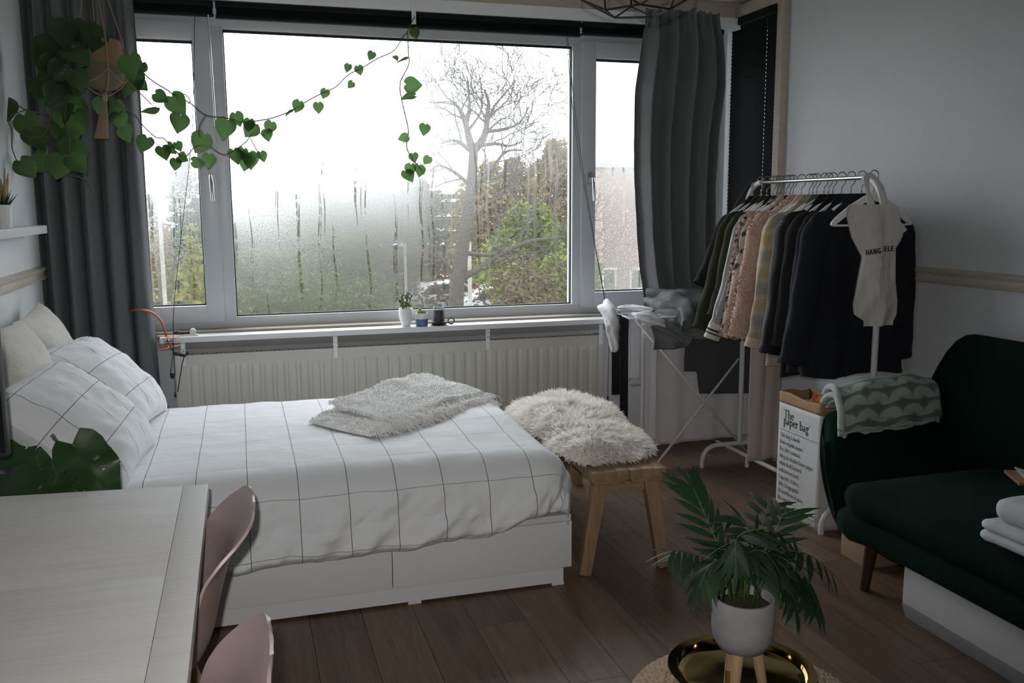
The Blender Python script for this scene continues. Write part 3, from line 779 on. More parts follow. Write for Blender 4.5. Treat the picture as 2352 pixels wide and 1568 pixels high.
def cloth_mat(name, c1, c2, ns=3, rough=.9, sheen=.2, weave=.25, bs=700):
    return mat(name, c1, rough, c2, ns, bump=weave, bscale=bs, sheen=sheen, bdist=.0008)
m_curt = cloth_mat('grey_curtain_wool', (.150, .160, .165), (.128, .138, .143), 2.5, sheen=.15)
def curtL(u, v):
    z = lerp(.02, 2.60, v); q = 1-v
    xr = lerp(-.47, -.43, q)-.012*math.sin(v*5); xl = -.958
    x_ = lerp(xl, xr, u)
    ph = u*2*PI*5.3+.5*math.sin(v*2.2)+.8*math.sin(u*5)
    amp = lerp(.052, .030, sst(.8, 1., v))
    y_ = 5.055+amp*math.sin(ph)+.012*math.sin(ph*2.1+1+v*2)+.01*FB((u*4, v*3, 0), 1.5, 2.)
    e0 = 1-sst(0, .05, u)
    return (lerp(x_+.018*math.cos(ph)*q, -.9585, e0), lerp(y_-.02*q, 5.0, e0), z)
tag(MB().grid(curtL, 150, 60).build('curtain', m_curt, smooth=180), 'long grey curtain drawn into the left window corner', 'curtain')

cr = thing('curtain', 'long grey curtain on the right, its lower end heaped on the drying rack', 'curtain', (2.56, 5.0, 2.6))
RL = [(.90, 2.335), (1.06, 2.325), (1.43, 2.292), (1.84, 2.268), (2.19, 2.276), (2.45, 2.318), (2.52, 2.325), (2.63, 2.322)]
RR = [(.90, 2.815), (1.16, 2.805), (1.64, 2.800), (1.95, 2.812), (2.23, 2.855), (2.46, 2.825), (2.57, 2.80), (2.63, 2.79)]
def curtR(u, v):
    z = lerp(.90, 2.63, v); sm_ = lambda T: (interp(T, z-.10)+2*interp(T, z-.05)+2*interp(T, z)+2*interp(T, z+.05)+interp(T, z+.10))/8; x_ = lerp(sm_(RL), sm_(RR), u)
    ph = u*2*PI*4.6+.7*math.sin(u*4+v*1.5)+.4
    tape = sst(2.48, 2.56, z)
    y_ = 5.0+lerp(.046, .020, tape)*math.sin(ph)+.013*math.sin(ph*1.9+2)+tape*.008*math.sin(u*110)+.012*FB((u*3, v*3, 0), 1.7, 8.)
    y_ -= .05*(1-sst(.9, 1.15, z))+ .02*math.sin(u*PI)
    zz = z+(.006*math.sin(u*44)+.004*math.sin(u*97))*sst(2.60, 2.63, z)
    return (x_, y_, zz)
MB().grid(curtR, 160, 90).build('drop', m_curt, cr, smooth=180)
# heap: crumpled folds lying on the drying rack
def roll(name, pts, rad, flat, seed, wr=.018, par=cr, n=26, m_=m_curt, close=False):
    P = catmull(pts, 8); N = len(P); q = MB()
    def fn(u, v):
        i = u*(N-1); i0 = min(int(i), N-2); f = i-i0; p = P[i0].lerp(P[i0+1], f); t = (P[i0+1]-P[i0]).normalized()
        up = Vector((0, 0, 1)); e = t.cross(up).normalized(); g = e.cross(t).normalized(); an = 2*PI*v
        r = interp(rad, u)
        if close: cl_ = max(0, 1-abs(2*u-1)**9)**.5; r *= cl_
        k = 1+.22*math.sin(3*an+seed+u*3)+.12*math.sin(5*an-u*5+seed)
        d = e*math.cos(an)+g*math.sin(an)*flat
        w_ = wr*FB((p.x+d.x*.1, p.y+d.y*.1, p.z+d.z*.1), 11, seed, 3)
        return p+d*(r*k+w_*(cl_ if close else 1))
    return q.grid(fn, 44, n, cv=True).build(name, m_, par, smooth=180)
hz = .905
roll('heap_fold', [on_y(1500, 690, 4.95), on_y(1535, 700, 4.75), on_y(1575, 722, 4.60), on_y(1578, 748, 4.46)], [(0, .05), (.4, .085), (.8, .058), (1, .034)], .8, 1.)
roll('heap_fold', [on_y(1490, 722, 4.80), on_y(1550, 735, 4.62), on_y(1610, 750, 4.54), on_y(1690, 745, 4.60)], [(0, .03), (.35, .085), (.8, .10), (1, .06)], .62, 3.)
roll('heap_fold', [on_y(1490, 680, 4.98), on_y(1560, 690, 4.84), on_y(1630, 705, 4.74), on_y(1690, 715, 4.75)], [(0, .06), (.4, .10), (.8, .10), (1, .06)], .8, 5.)
roll('heap_fold', [on_y(1452, 728, 4.70), on_y(1490, 732, 4.60), on_y(1530, 752, 4.53), on_y(1570, 780, 4.50)], [(0, .006), (.3, .035), (.7, .055), (1, .035)], .6, 7.)
def hang1(u, v):
    a = on_y(1492, 745, 4.54).lerp(on_y(1590, 765, 4.50), u); b = on_y(1500, 803, 4.53).lerp(on_y(1578, 796, 4.49), u)
    p = a.lerp(b, v); p.y += .02*math.sin(u*9)*v-.03*math.sin(v*PI); return p
MB().sheet(hang1, 24, 14, .006).build('heap_flap', m_curt, cr, smooth=180)

# ================================================================== THINGS ON THE WINDOW SHELF
SHZ = .822
m_porc = mat('white_glazed_ceramic', (.80, .80, .80), .3)
m_soil = mat('dark_potting_soil', (.03, .02, .014), .95, (.06, .04, .03), 60, bump=1, bscale=150, bdist=.004)
m_succ = mat('succulent_leaf', (.10, .16, .05), .45, (.17, .20, .08), 20, trans=.2)
p = on_z(933, 747, SHZ); p.y = 5.09; p = Vector((on_y(933, 745, 5.09).x, 5.09, SHZ))
pl = thing('potted_succulent', 'small upright green succulent in white footed pot on window shelf', 'potted plant', p)
MB().lathe([(0, 0), (.026, 0), (.026, .012), (.034, .03), (.041, .06), (.042, .085), (.039, .103), (.036, .103), (.036, .088), (0, .088)], 28, p).build('pot', m_porc, pl, smooth=50)
MB().lathe([(0, .086), (.030, .089), (.036, .086)], 16, p).build('soil', m_soil, pl)
rng = random.Random(2)
leafm = MB().grid(lambda u, v: (math.sin(v*2*PI)*.0055*math.sin(PI*min(1, u*.93+.07))**.7, math.cos(v*2*PI)*.0018, u*.021), 6, 6, cv=True).mesh('leaf', m_succ, 180)
for s_ in range(7):
    a = s_*2*PI/7+.3; r0 = .014*(s_ > 0); ht = rng.uniform(.055, .10); ln = .020
    top = p+Vector((math.cos(a)*(r0+ln), math.sin(a)*(r0+ln), .09+ht)); bot = p+Vector((math.cos(a)*r0, math.sin(a)*r0, .085))
    st = MB().tube([bot, (bot+top)/2+Vector((0, 0, .01)), top], .0022, 5).build('stem', m_succ, pl, smooth=180)
    for k in range(7):
        f = .3+.7*k/6; q = bot.lerp(top, f); b2 = k*2.4
        c = bpy.data.objects.new('leaf', leafm); COL.objects.link(c); c.parent = st
        c.matrix_basis = Matrix.Translation(q-WORLD[pl.name])@Matrix.Rotation(b2, 4, 'Z')@Matrix.Rotation(.95-.4*f, 4, 'Y')
def bluepot(name):
    m, n, b = newmat(name); t = n.nodes.new('ShaderNodeTexCoord'); s = n.nodes.new('ShaderNodeSeparateXYZ'); n.links.new(t.outputs['Object'], s.inputs[0])
    an = math_(n, 'MULTIPLY', math_(n, 'ARCTAN2', s.outputs[1], s.outputs[0]), 34/(2*PI)); zz = math_(n, 'MULTIPLY', s.outputs[2], 210.)
    row = math_(n, 'FLOOR', zz); sh_ = math_(n, 'MULTIPLY', math_(n, 'MODULO', row, 2.), .5)
    fa = math_(n, 'ABSOLUTE', math_(n, 'SUBTRACT', math_(n, 'FRACT', math_(n, 'ADD', math_(n, 'ADD', an, 50.), sh_)), .5))
    fz = math_(n, 'ABSOLUTE', math_(n, 'SUBTRACT', math_(n, 'FRACT', zz), .5))
    dot = math_(n, 'MULTIPLY', math_(n, 'LESS_THAN', fa, .22), math_(n, 'LESS_THAN', fz, .22))
    below = math_(n, 'LESS_THAN', s.outputs[2], .042)
    c = mix_(n, below, (.8, .8, .8), mix_(n, dot, (.035, .11, .24), (.20, .36, .52)))
    n.links.new(c, b.inputs['Base Color']); b.inputs['Roughness'].default_value = .3; return m
p = Vector((on_y(969, 748, 5.075).x, 5.075, SHZ))
pl = thing('potted_cactus', 'tiny pale cactus in a blue dotted white pot', 'potted plant', p)
MB().lathe([(0, 0), (.033, 0), (.035, .004), (.036, .072), (.035, .075), (.032, .075), (.032, .062), (0, .062)], 28, p).build('pot', bluepot('blue_dotted_glaze'), pl, smooth=50)
m_cac = mat('pale_cactus', (.42, .40, .22), .8, (.34, .36, .16), 60, bump=.8, bscale=300, bdist=.003)
MB().lathe([(0, .062), (.020, .066), (.032, .062)], 16, p).build('soil', m_soil, pl)
for dx, dy, h_, r_ in ((-.010, 0, .050, .010), (-.018, .003, .032, .008), (.012, 0, .036, .011), (.022, -.002, .028, .008), (.002, .008, .030, .008)):
    c_ = p+Vector((dx, dy, .058)); MB().lathe([(r_*.7, 0), (r_, h_*.3), (r_*1.1, h_*.65), (r_*.7, h_*.92), (0, h_)], 12, c_).build('cactus_arm', m_cac, pl, smooth=180)
p = Vector((on_y(1008, 744, 5.09).x, 5.09, SHZ))
ch = thing('candle_holder', 'black saucer candle holder with ring handle on window shelf', 'candle holder', p)
m_dark = mat('dark_blue_enamel', (.010, .012, .015), .35)
MB().lathe([(0, 0), (.036, 0), (.052, .012), (.056, .022), (.053, .023), (.048, .014), (.034, .006), (0, .006)], 32, p).build('saucer', m_dark, ch, smooth=50)
hc = p+Vector((.072, -.004, .022)); MB().tube([hc+Vector((.018*math.cos(2*PI*k/18), 0, .018*math.sin(2*PI*k/18))) for k in range(18)], .0038, 8, closed=True).build('ring_handle', m_dark, ch, smooth=180)
p2 = p+Vector((0, 0, .0065))
cn = thing('candle', 'half burned dark grey candle with turquoise drips', 'candle', p2)
MB().lathe([(0, 0), (.033, 0), (.033, .078), (.031, .084), (0, .082)], 28, p2).build('wax_body', mat('charcoal_wax', (.045, .05, .055), .55), cn, smooth=50)
def crown(u, v):
    an = 2*PI*u; hgt = .006+.036*max(0, math.cos(an-.25))**4+.010*max(0, math.cos(an-2.9))**3+.004*math.sin(an*5)
    r = .032+.004*v*max(0, math.cos(an-.25))**2
    return p2+Vector((math.cos(an)*r, math.sin(an)*r, (.072-.014*abs(math.sin(an*2.5)))+(hgt+.014)*v))
MB().sheet(crown, 48, 8, .0035).build('melted_rim', mat('turquoise_wax', (.28, .42, .46), .4, trans=.3), cn, smooth=180)
MB().tube([p2+Vector((0, 0, .081)), p2+Vector((.002, 0, .092))], .0012, 5).build('wick', m_black, cn)
# tray with trinkets at the left end
p = Vector((on_y(427, 766, 5.10).x, 5.10, SHZ))
ty = thing('trinket_tray', 'small white dish at the left end of the window shelf', 'tray', p)
MB().box(p.x-.058, p.x+.062, p.y-.03, p.y+.03, SHZ, SHZ+.005).build('dish', m_porc, ty, bevel=.002)
MB().box(p.x-.058, p.x+.062, p.y-.032, p.y-.028, SHZ+.004, SHZ+.010).build('dish_rim', m_porc, ty, bevel=.001)
m_stone = mat('dark_stone', (.03, .028, .025), .5, (.10, .07, .05), 60)
for k, (dx, dy, s_) in enumerate(((-.045, .004, .014), (-.028, -.004, .012), (-.015, .006, .010), (.0, -.002, .011), (.012, .006, .012))):
    def peb(u, v, dx=dx, dy=dy, s_=s_, k=k):
        th, ph = PI*u, 2*PI*v; d = Vector((math.sin(th)*math.cos(ph)*1.3, math.sin(th)*math.sin(ph), math.cos(th)*.9)); return Vector((p.x+dx, p.y+dy, SHZ+.005+s_*.85))+d*s_*(1+.25*FB(tuple(d), 1.2, k*3.))
    tag(MB().grid(peb, 8, 12, cv=True).build('pebble', m_stone, smooth=180), 'dark pebble lying in the small white dish', 'pebble', 'pebbles in the white dish')
tag(MB().tube([p+Vector((.036, -.018, .021)), p+Vector((.036, .016, .021))], .016, 18).build('tealight', mat('white_paper_roll', (.75, .74, .73), .8), smooth=50, base=p), 'small white roll standing in the white dish', 'roll')

# ================================================================== COPPER CLAMP LAMP
m_cop = mat('copper_satin', (.62, .26, .15), .35, metal=.75)
c0 = Vector((-.385, 5.03, .83))
cl = thing('clamp_lamp', 'copper gooseneck clamp lamp gripping the window shelf', 'lamp', c0)
MB().hexa([(c0.x-.055, 5.015, .832), (c0.x+.055, 5.015, .826), (c0.x+.055, 5.045, .826), (c0.x-.055, 5.045, .832)], [(c0.x-.055, 5.015, .838), (c0.x+.055, 5.015, .832), (c0.x+.055, 5.045, .832), (c0.x-.055, 5.045, .838)]).build('upper_jaw', m_cop, cl, bevel=.002)
MB().hexa([(c0.x-.055, 5.012, .758), (c0.x+.06, 5.012, .782), (c0.x+.06, 5.034, .782), (c0.x-.055, 5.034, .758)], [(c0.x-.055, 5.012, .768), (c0.x+.06, 5.012, .788), (c0.x+.06, 5.034, .788), (c0.x-.055, 5.034, .768)]).build('lower_jaw', m_cop, cl, bevel=.002)
MB().tube([c0+Vector((.002, -.012, .0)), c0+Vector((.0, -.012, -.052))], .006, 10).build('hinge', m_chrome, cl)
MB().tube([c0+Vector((-.02, -.014, -.03)), c0+Vector((.02, -.014, -.03))], .009, 10).build('spring', m_cop, cl, smooth=60)
neck = [c0+Vector((-.012, 0, 0))]+[on_y(x_, y_, Y_) for x_, y_, Y_ in ((381, 765, 5.01), (375, 745, 5.0), (362, 727, 4.985), (345, 716, 4.975), (325, 711, 4.97), (308, 712, 4.985))]
neck += [neck[-1]+Vector((-.025, .06, -.01)), neck[-1]+Vector((-.04, .13, -.03))]
MB().tube(catmull(neck, 6), .0058, 8).build('gooseneck', m_cop, cl, smooth=180)
e_ = neck[-1]
MB().tube([e_, e_+Vector((-.02, .006, -.03)), e_+Vector((-.04, .012, -.065))], [.014, .022, .034], 20, caps=False).build('shade', m_cop, cl, smooth=60)
cb_ = [on_y(384, 781, 5.02), on_y(390, 795, 4.99), on_y(399, 808, 4.98), on_y(402, 810, 4.98)]
MB().tube(catmull(cb_, 5), .0026, 6).build('cable', m_black, cl, smooth=180)
MB().tube([on_y(397, 809, 4.98), on_y(401, 811, 4.98), on_y(422, 816, 4.985), on_y(427, 817, 4.985)], [.006, .011, .011, .006], 10, flat=.8).build('inline_switch', m_black, cl, smooth=60)
MB().tube(catmull([on_y(426, 817, 4.985), on_y(432, 813, 5.0), on_y(430, 808, 5.03), on_y(420, 830, 5.04), on_y(408, 900, 5.04)], 5), .0026, 6).build('cable', m_black, cl, smooth=180)

# ================================================================== HANGING PLANT
m_phil = mat('philodendron_leaf', (.020, .052, .016), .5, (.034, .074, .022), 14, trans=.5, coat=.1, rnd=True)
for nd in list(m_phil.node_tree.nodes):                      # back-lit leaves glow lighter than their front colour
    if nd.type == 'BSDF_TRANSLUCENT':
        for l_ in list(nd.inputs[0].links): m_phil.node_tree.links.remove(l_)
        nd.inputs[0].default_value = (.105, .21, .065, 1)
m_vine = mat('brown_vine_stem', (.10, .075, .055), .6)
def heart_mesh(kind):
    q = MB(); n_ = 14
    W = [(0, .20), (.04, .30), (.10, .395), (.2, .47), (.3, .492), (.42, .475), (.55, .41), (.68, .31), (.8, .195), (.9, .095), (.96, .038), (1, 0)]
    def fn(u, v):                                          # u down the leaf, v across; two rounded lobes, pointed tip
        s = v*2-1; wd = interp(W, u)
        ye = lerp(-.50, .62, u**.92); yc = lerp(-.36, .62, u)
        x = s*wd; yy = lerp(yc, ye, abs(s)**1.3) if u < .35 else lerp(yc, ye, abs(s)**2)
        yy += -.05*(1-min(1, u*6))*math.sin(PI*abs(s))
        z = .10*abs(s)**1.5*wd*2-.18*(u-.4)**2+.02*math.sin(u*9+kind)*s+(.10*kind-.1)*s*s*s*wd*2
        return (x, yy, z)
    q.grid(fn, n_, 8); return q.mesh('leaf', m_phil, 180)
hearts = [heart_mesh(k) for k in range(3)]
PC = Vector((-.556, 4.55, 2.03))
pl = thing('hanging_plant', 'heart leaf vine in a hanging pot trained across the window', 'hanging plant', PC)
m_terr = None
m, n, b = newmat('two_tone_terracotta'); t = n.nodes.new('ShaderNodeTexCoord'); s = n.nodes.new('ShaderNodeSeparateXYZ'); n.links.new(t.outputs['Object'], s.inputs[0])
n.links.new(mix_(n, math_(n, 'GREATER_THAN', math_(n, 'ADD', s.outputs[2], math_(n, 'MULTIPLY', s.outputs[0], .25)), .115), (.14, .13, .075), (.23, .14, .085)), b.inputs['Base Color']); b.inputs['Roughness'].default_value = .85
bump_(n, b, noise_(n, coords(n, 'Object', (10, 10, 160)), 3, 2), .5, .003); m_terr = m
MB().lathe([(0, 0), (.055, .004), (.085, .035), (.096, .085), (.095, .14), (.088, .20), (.082, .215), (.076, .215), (.080, .19), (0, .19)], 32, PC).build('pot', m_terr, pl, smooth=60)
MB().lathe([(0, .188), (.05, .195), (.079, .188)], 16, PC).build('soil', m_soil, pl)
def vdep(x): return lerp(4.52, 5.08, sst(240, 950, x)*.6+.4*min(1, max(0, (x-240)/710)))
def V(pts, r=.0024, dep=None):
    P = [on_y(x, y, (dep or vdep)(x)) for x, y in pts]
    MB().tube(catmull(P, 6), [r]*(len(P)*6-5), 6).build('vine', m_vine, pl, smooth=180); return P
top = [(262, 100), (285, 118), (327, 165), (355, 189), (385, 207), (396, 216), (437, 237), (473, 264), (520, 271), (560, 280), (600, 276), (628, 270), (668, 255), (697, 237), (732, 218), (770, 200), (800, 172), (833, 155), (868, 134), (905, 116), (925, 85), (936, 72), (950, 42)]
V(top, .0028)
V([(936, 72), (938, 120), (938, 150), (919, 192), (924, 235), (938, 300), (934, 337), (948, 365), (975, 400)], .0028)
V([(270, 240), (310, 265), (330, 290), (358, 315), (374, 317), (388, 330), (415, 357), (430, 357), (445, 340), (462, 333), (480, 335), (508, 353), (526, 352), (560, 330), (573, 315), (585, 298)])
V([(473, 264), (460, 285), (457, 305), (461, 315)]); V([(575, 317), (590, 345), (600, 360)]); V([(590, 302), (608, 312)]); V([(400, 217), (425, 217), (437, 232), (432, 238)])
V([(300, 200), (325, 217), (348, 240)])
V([(215, 95), (190, 140), (165, 205), (120, 258), (60, 252), (48, 246), (25, 232)]); V([(60, 252), (20, 270), (27, 300), (28, 340), (42, 378)]); V([(120, 258), (100, 310), (60, 312)])
V([(180, 150), (150, 250), (160, 330), (150, 400)]); V([(150, 400), (200, 415), (215, 450), (208, 470)]); V([(230, 95), (200, 60), (150, 90), (120, 150)])
LV = [(324,155,26,95,.9),(325,197,27,40,.2),(368,222,29,35,.1),(406,238,46,55,.1),(344,252,36,150,1.1),(412,280,40,100,0),(290,305,36,70,.3),(332,329,36,110,.2),(376,349,31,70,0),(392,340,26,50,.5),(409,335,20,60,.2),(403,376,24,95,0),(418,363,25,30,.3),(461,325,43,115,0),(453,372,26,15,.6),(479,367,29,95,0),(517,293,43,105,0),(545,272,29,70,.1),(576,297,35,120,.2),(572,285,26,100,.1),(541,357,32,70,.2),(566,367,40,105,.2),(575,366,36,80,.3),(556,352,26,110,.4),(620,291,27,110,0),(614,309,25,80,.1),(602,358,23,70,.2),(684,243,26,110,0),(666,259,22,130,1.25),(746,214,21,110,0),(731,246,23,85,.1),(853,127,19,115,.1),(825,160,20,75,.1),(799,155,18,110,.2),(806,194,17,130,.1),(909,133,14,60,.5),(926,138,26,165,1.2),(953,75,22,75,.1),(947,195,36,5,.1),(940,222,31,165,.8),(975,296,26,100,.1),(928,316,23,160,.2),(950,361,22,80,.1),(981,367,21,120,.2),(943,388,26,100,.4),(963,390,28,100,.6),(938,402,30,60,.3),
 (10,245,52,80,.3),(68,290,55,70,.3),(84,318,52,60,.2),(60,384,42,50,.2),(100,355,34,60,.4)]
rng = random.Random(21)
for k in range(44):
    an = rng.uniform(0, 2*PI); r_ = rng.uniform(.2, 1)
    x_, y_ = 175+90*r_*math.cos(an), 150+95*r_*math.sin(an)
    if x_ > 185 and 85 < y_ < 220: x_ -= 85
    LV.append((x_, y_, rng.uniform(40, 58), rng.uniform(40, 140), rng.uniform(0, .7)))
for x_, y_, s_, a_, e_ in ((300,150,50,80,.3),(292,190,48,100,.4),(312,180,40,70,.5),(150,300,60,80,.3),(165,350,58,100,.3),(180,280,50,60,.5),(140,250,60,90,.4),(175,375,44,40,.4),(135,380,50,110,.3),(235,245,40,90,.4),(260,250,44,100,.4),(275,275,36,80,.4),(155,335,46,60,.5),(120,200,56,80,.3),(105,215,50,100,.4),(95,375,40,20,.4)): LV.append((x_, y_, s_, a_, e_))
for k, (x_, y_, s_, a_, e_) in enumerate(LV):
    Y = vdep(x_)-(.10*rng.random() if x_ < 330 else .01*rng.random())
    if x_ < 330 and y_ < 420: Y = 4.55+(.12*rng.uniform(-1, 1) if x_ > 205 or y_ > 230 else rng.uniform(-.16, .06))
    c_ = on_y(x_, y_, Y); dist = (c_-CAMP).length; L = s_*dist/FPX*1.06
    a2 = math.radians(a_)
    yd = (RX*math.cos(a2)-UX*math.sin(a2)).normalized()
    nz = (CAMP-c_).normalized(); nz = (nz-yd*nz.dot(yd)).normalized(); xd = yd.cross(nz)
    Rm = Matrix((xd, yd, nz)).transposed()@Matrix.Rotation(e_*rng.choice((-1, 1)), 3, 'Y')@Matrix.Rotation(rng.uniform(-.35, .35), 3, 'X')
    o = bpy.data.objects.new('leaf', hearts[k % 3]); COL.objects.link(o); o.parent = pl
    o.matrix_basis = Matrix.Translation(c_-PC)@(Rm*L).to_4x4()
# macrame hanger
m_mac = mat('jute_cord', (.32, .23, .15), .9, (.27, .19, .12), 40, bump=.6, bscale=120, bdist=.003)
mh = thing('macrame_hanger', 'jute macrame hanger with tassel holding the hanging pot', 'plant hanger', (PC.x, PC.y, 1.82))
apex = Vector((PC.x-.02, PC.y, 2.66))
MB().tube([apex, (apex.x, apex.y, ZC)], .004, 6).build('hook', m_iron, mh)
MB().lathe([(.006, -.03), (.011, -.02), (.011, .015), (.005, .03)], 10, apex).build('knot', m_mac, mh, smooth=180)
for k in range(4):
    an = k*PI/2+.35; cx_, sx_ = math.cos(an), math.sin(an)
    pts = [apex, PC+Vector((cx_*.094, sx_*.094, .215)), PC+Vector((cx_*.101, sx_*.101, .12)), PC+Vector((cx_*.093, sx_*.093, .04)), PC+Vector((cx_*.045, sx_*.045, -.010)), PC+Vector((0, 0, -.03))]
    MB().tube([pts[0], pts[1]]+catmull(pts[1:], 5)[1:], .0032, 6).build('cord', m_mac, mh, smooth=180)
    a2 = an+PI/4
    sw = [PC+Vector((math.cos(an+PI/2*t)*.100, math.sin(an+PI/2*t)*.100, .085-.055*math.sin(PI*t))) for t in (0, .25, .5, .75, 1)]
    MB().tube(catmull(sw, 4), .0032, 6).build('cord', m_mac, mh, smooth=180)
MB().lathe([(.006, -.055), (.013, -.045), (.013, -.02), (.006, -.008)], 10, PC).build('knot', m_mac, mh, smooth=180)
MB().grid(lambda u, v: PC+Vector((-.025*u, 0, -.05-.165*u))+Vector((math.cos(2*PI*v), math.sin(2*PI*v), 0))*(.009+.020*u)*(1+.12*math.sin(v*2*PI*13)), 8, 52, cv=True).build('tassel', m_mac, mh, smooth=180)
# white bracket that the vine is tied to
p = on_y(951, 40, 5.09)
vb = thing('vine_hook', 'small white bracket on the curtain board holding the vine', 'bracket', (p.x, 5.095, p.z))
MB().box(p.x-.012, p.x+.012, 5.094, 5.0995, p.z-.035, 2.632).build('plate', m_white, vb, bevel=.001)
MB().tube([(p.x, 5.095, p.z-.005), (p.x, 5.08, p.z-.008), (p.x-.002, 5.075, p.z+.006)], .0022, 6).build('hook', m_iron, vb)

# ================================================================== DESK CORNER
m_desk = wood_mat('whitewashed_pine', (.66, .645, .63), (.60, .585, .57), (.50, .48, .46), .55, 0, .55, .1, .05)
dk = thing('desk', 'whitewashed wooden desk in the left foreground', 'desk', (-.53, 1.4, 0))
DZ = .75
def quadbox(q, z0, z1): return MB().hexa([(x, y, z0) for x, y in q], [(x, y, z1) for x, y in q])
# three boards and an end strip make the top
ys = [(2.535, 2.615), (1.90, 1.945), (1.26, 1.28), (.62, .62), (.10, .10)]
for (a, c), (a2, c2) in zip(ys, ys[1:]):
    quadbox([(-.945, c2+.0001), (-.180, a2+.0001), (-.180, a-.0), (-.945, c)], DZ-.032, DZ).build('top_board', m_desk, dk, bevel=.0003)
quadbox([(-.1795, .10), (-.114, .10), (-.114, 2.530), (-.1795, 2.535)], DZ-.033, DZ+.0004).build('end_strip', m_desk, dk, bevel=.002)
m_dleg = mat('white_desk_steel', (.7, .7, .7), .4)
for x_, y_ in ((-.90, .2), (-.30, .2), (-.90, 2.48), (-.30, 2.44)): MB().box(x_-.025, x_+.025, y_-.025, y_+.025, 0, DZ-.032).build('leg', m_dleg, dk, bevel=.003)
MB().box(-.90, -.30, 2.42, 2.45, DZ-.09, DZ-.032).build('rail', m_dleg, dk); MB().box(-.90, -.30, .19, .22, DZ-.09, DZ-.032).build('rail', m_dleg, dk)

# monitor whose right edge reaches into the picture
mp_ = Vector((-.78, 2.46, DZ))
mo = thing('computer_monitor', 'black screen edge standing on the desk at the left picture border', 'monitor', mp_)
ex = on_y(15, 950, 2.46).x
MB().box(-.95, ex, 2.445, 2.475, .892, 1.30).build('screen_housing', m_black, mo, bevel=.004)
MB().box(-.945, ex-.006, 2.4435, 2.4455, .90, 1.292).build('display', mat('dark_display', (.004, .005, .006), .2), mo)
MB().box(-.80, -.76, 2.478, 2.495, .752, 1.0).build('stand_neck', m_black, mo, bevel=.004); MB().box(-.90, -.66, 2.36, 2.54, .7505, .760).build('stand_foot', m_black, mo, bevel=.003)

# pink shell chairs pushed under the desk
m_pink = mat('pink_shell_plastic', (.46, .345, .345), .38)
m_cleg = wood_mat('beech_chair_leg', (.50, .34, .20), (.42, .27, .15), (.3, .18, .1), .5, 2, 1.)
def shell_fn(u, v):
    s = v*2-1                                                     # across; local: chair faces -x, back towards +x
    prof = [(0, (-.24, .452)), (.06, (-.225, .466)), (.25, (-.10, .452)), (.42, (.05, .440)), (.52, (.125, .462)), (.60, (.165, .520)), (.72, (.190, .620)), (.85, (.222, .725)), (.95, (.258, .795)), (1., (.275, .822))]
    P = []
    for i, (k, p_) in enumerate(prof):
        if u <= k or i == len(prof)-1: break
    i = max(1, i); k0, p0 = prof[i-1]; k1, p1 = prof[i]; f = min(1, max(0, (u-k0)/(k1-k0)))
    pm = prof[max(0, i-2)][1]; pn = prof[min(len(prof)-1, i+1)][1]
    cr_ = lambda a, b, c, d: .5*(2*b+(c-a)*f+(2*a-5*b+4*c-d)*f*f+(3*b-a-3*c+d)*f**3)
    x = cr_(pm[0], p0[0], p1[0], pn[0]); z = cr_(pm[1], p0[1], p1[1], pn[1])
    W = [(0, .145), (.03, .185), (.1, .212), (.3, .222), (.45, .205), (.56, .180), (.66, .185), (.78, .205), (.86, .208), (.92, .195), (.96, .168), (.98, .138), (.992, .10), (1., .05)]
    w_ = interp(W, u)
    back = sst(.42, .62, u)
    rise = abs(s)**2.2
    x -= back*rise*.055*(1-sst(.80, 1., u)*.95); z += (1-back)*rise*.050*sst(.0, .25, u)+.02*rise*(sst(.3, .5, u)-sst(.55, .75, u))
    return (x, s*w_, z)
def chair(label, loc, rz):
    t = thing('shell_chair', label, 'chair', loc, rz, 'pink chairs at the desk')
    q = MB().sheet(lambda u, v: shell_fn(1-(1-u)**1.35 if u > .5 else u*(1-.5**1.35)/.5, v), 64, 28, .0065)
    o = q.build('shell', m_pink, t, smooth=60, local=True)
    for sx_ in (-1, 1):
        for sy_ in (-1, 1): MB().tube([(.0+sx_*.09, sy_*.10, .438), (sx_*.21, sy_*.20, 0)], [.016, .010], 12).build('leg', m_cleg, t, smooth=50, local=True)
    MB().tube([(-.10, -.11, .425), (.10, .11, .425)], .007, 8).build('brace', m_iron, t, local=True); MB().tube([(-.10, .11, .425), (.10, -.11, .425)], .007, 8).build('brace', m_iron, t, local=True)
    return t
chair('pink shell chair tucked in at the far end of the desk, next to the bed', (-.275, 2.13, 0), .02)
chair('pink shell chair nearest the camera, only its back showing', (-.26, 1.385, 0), -.03)

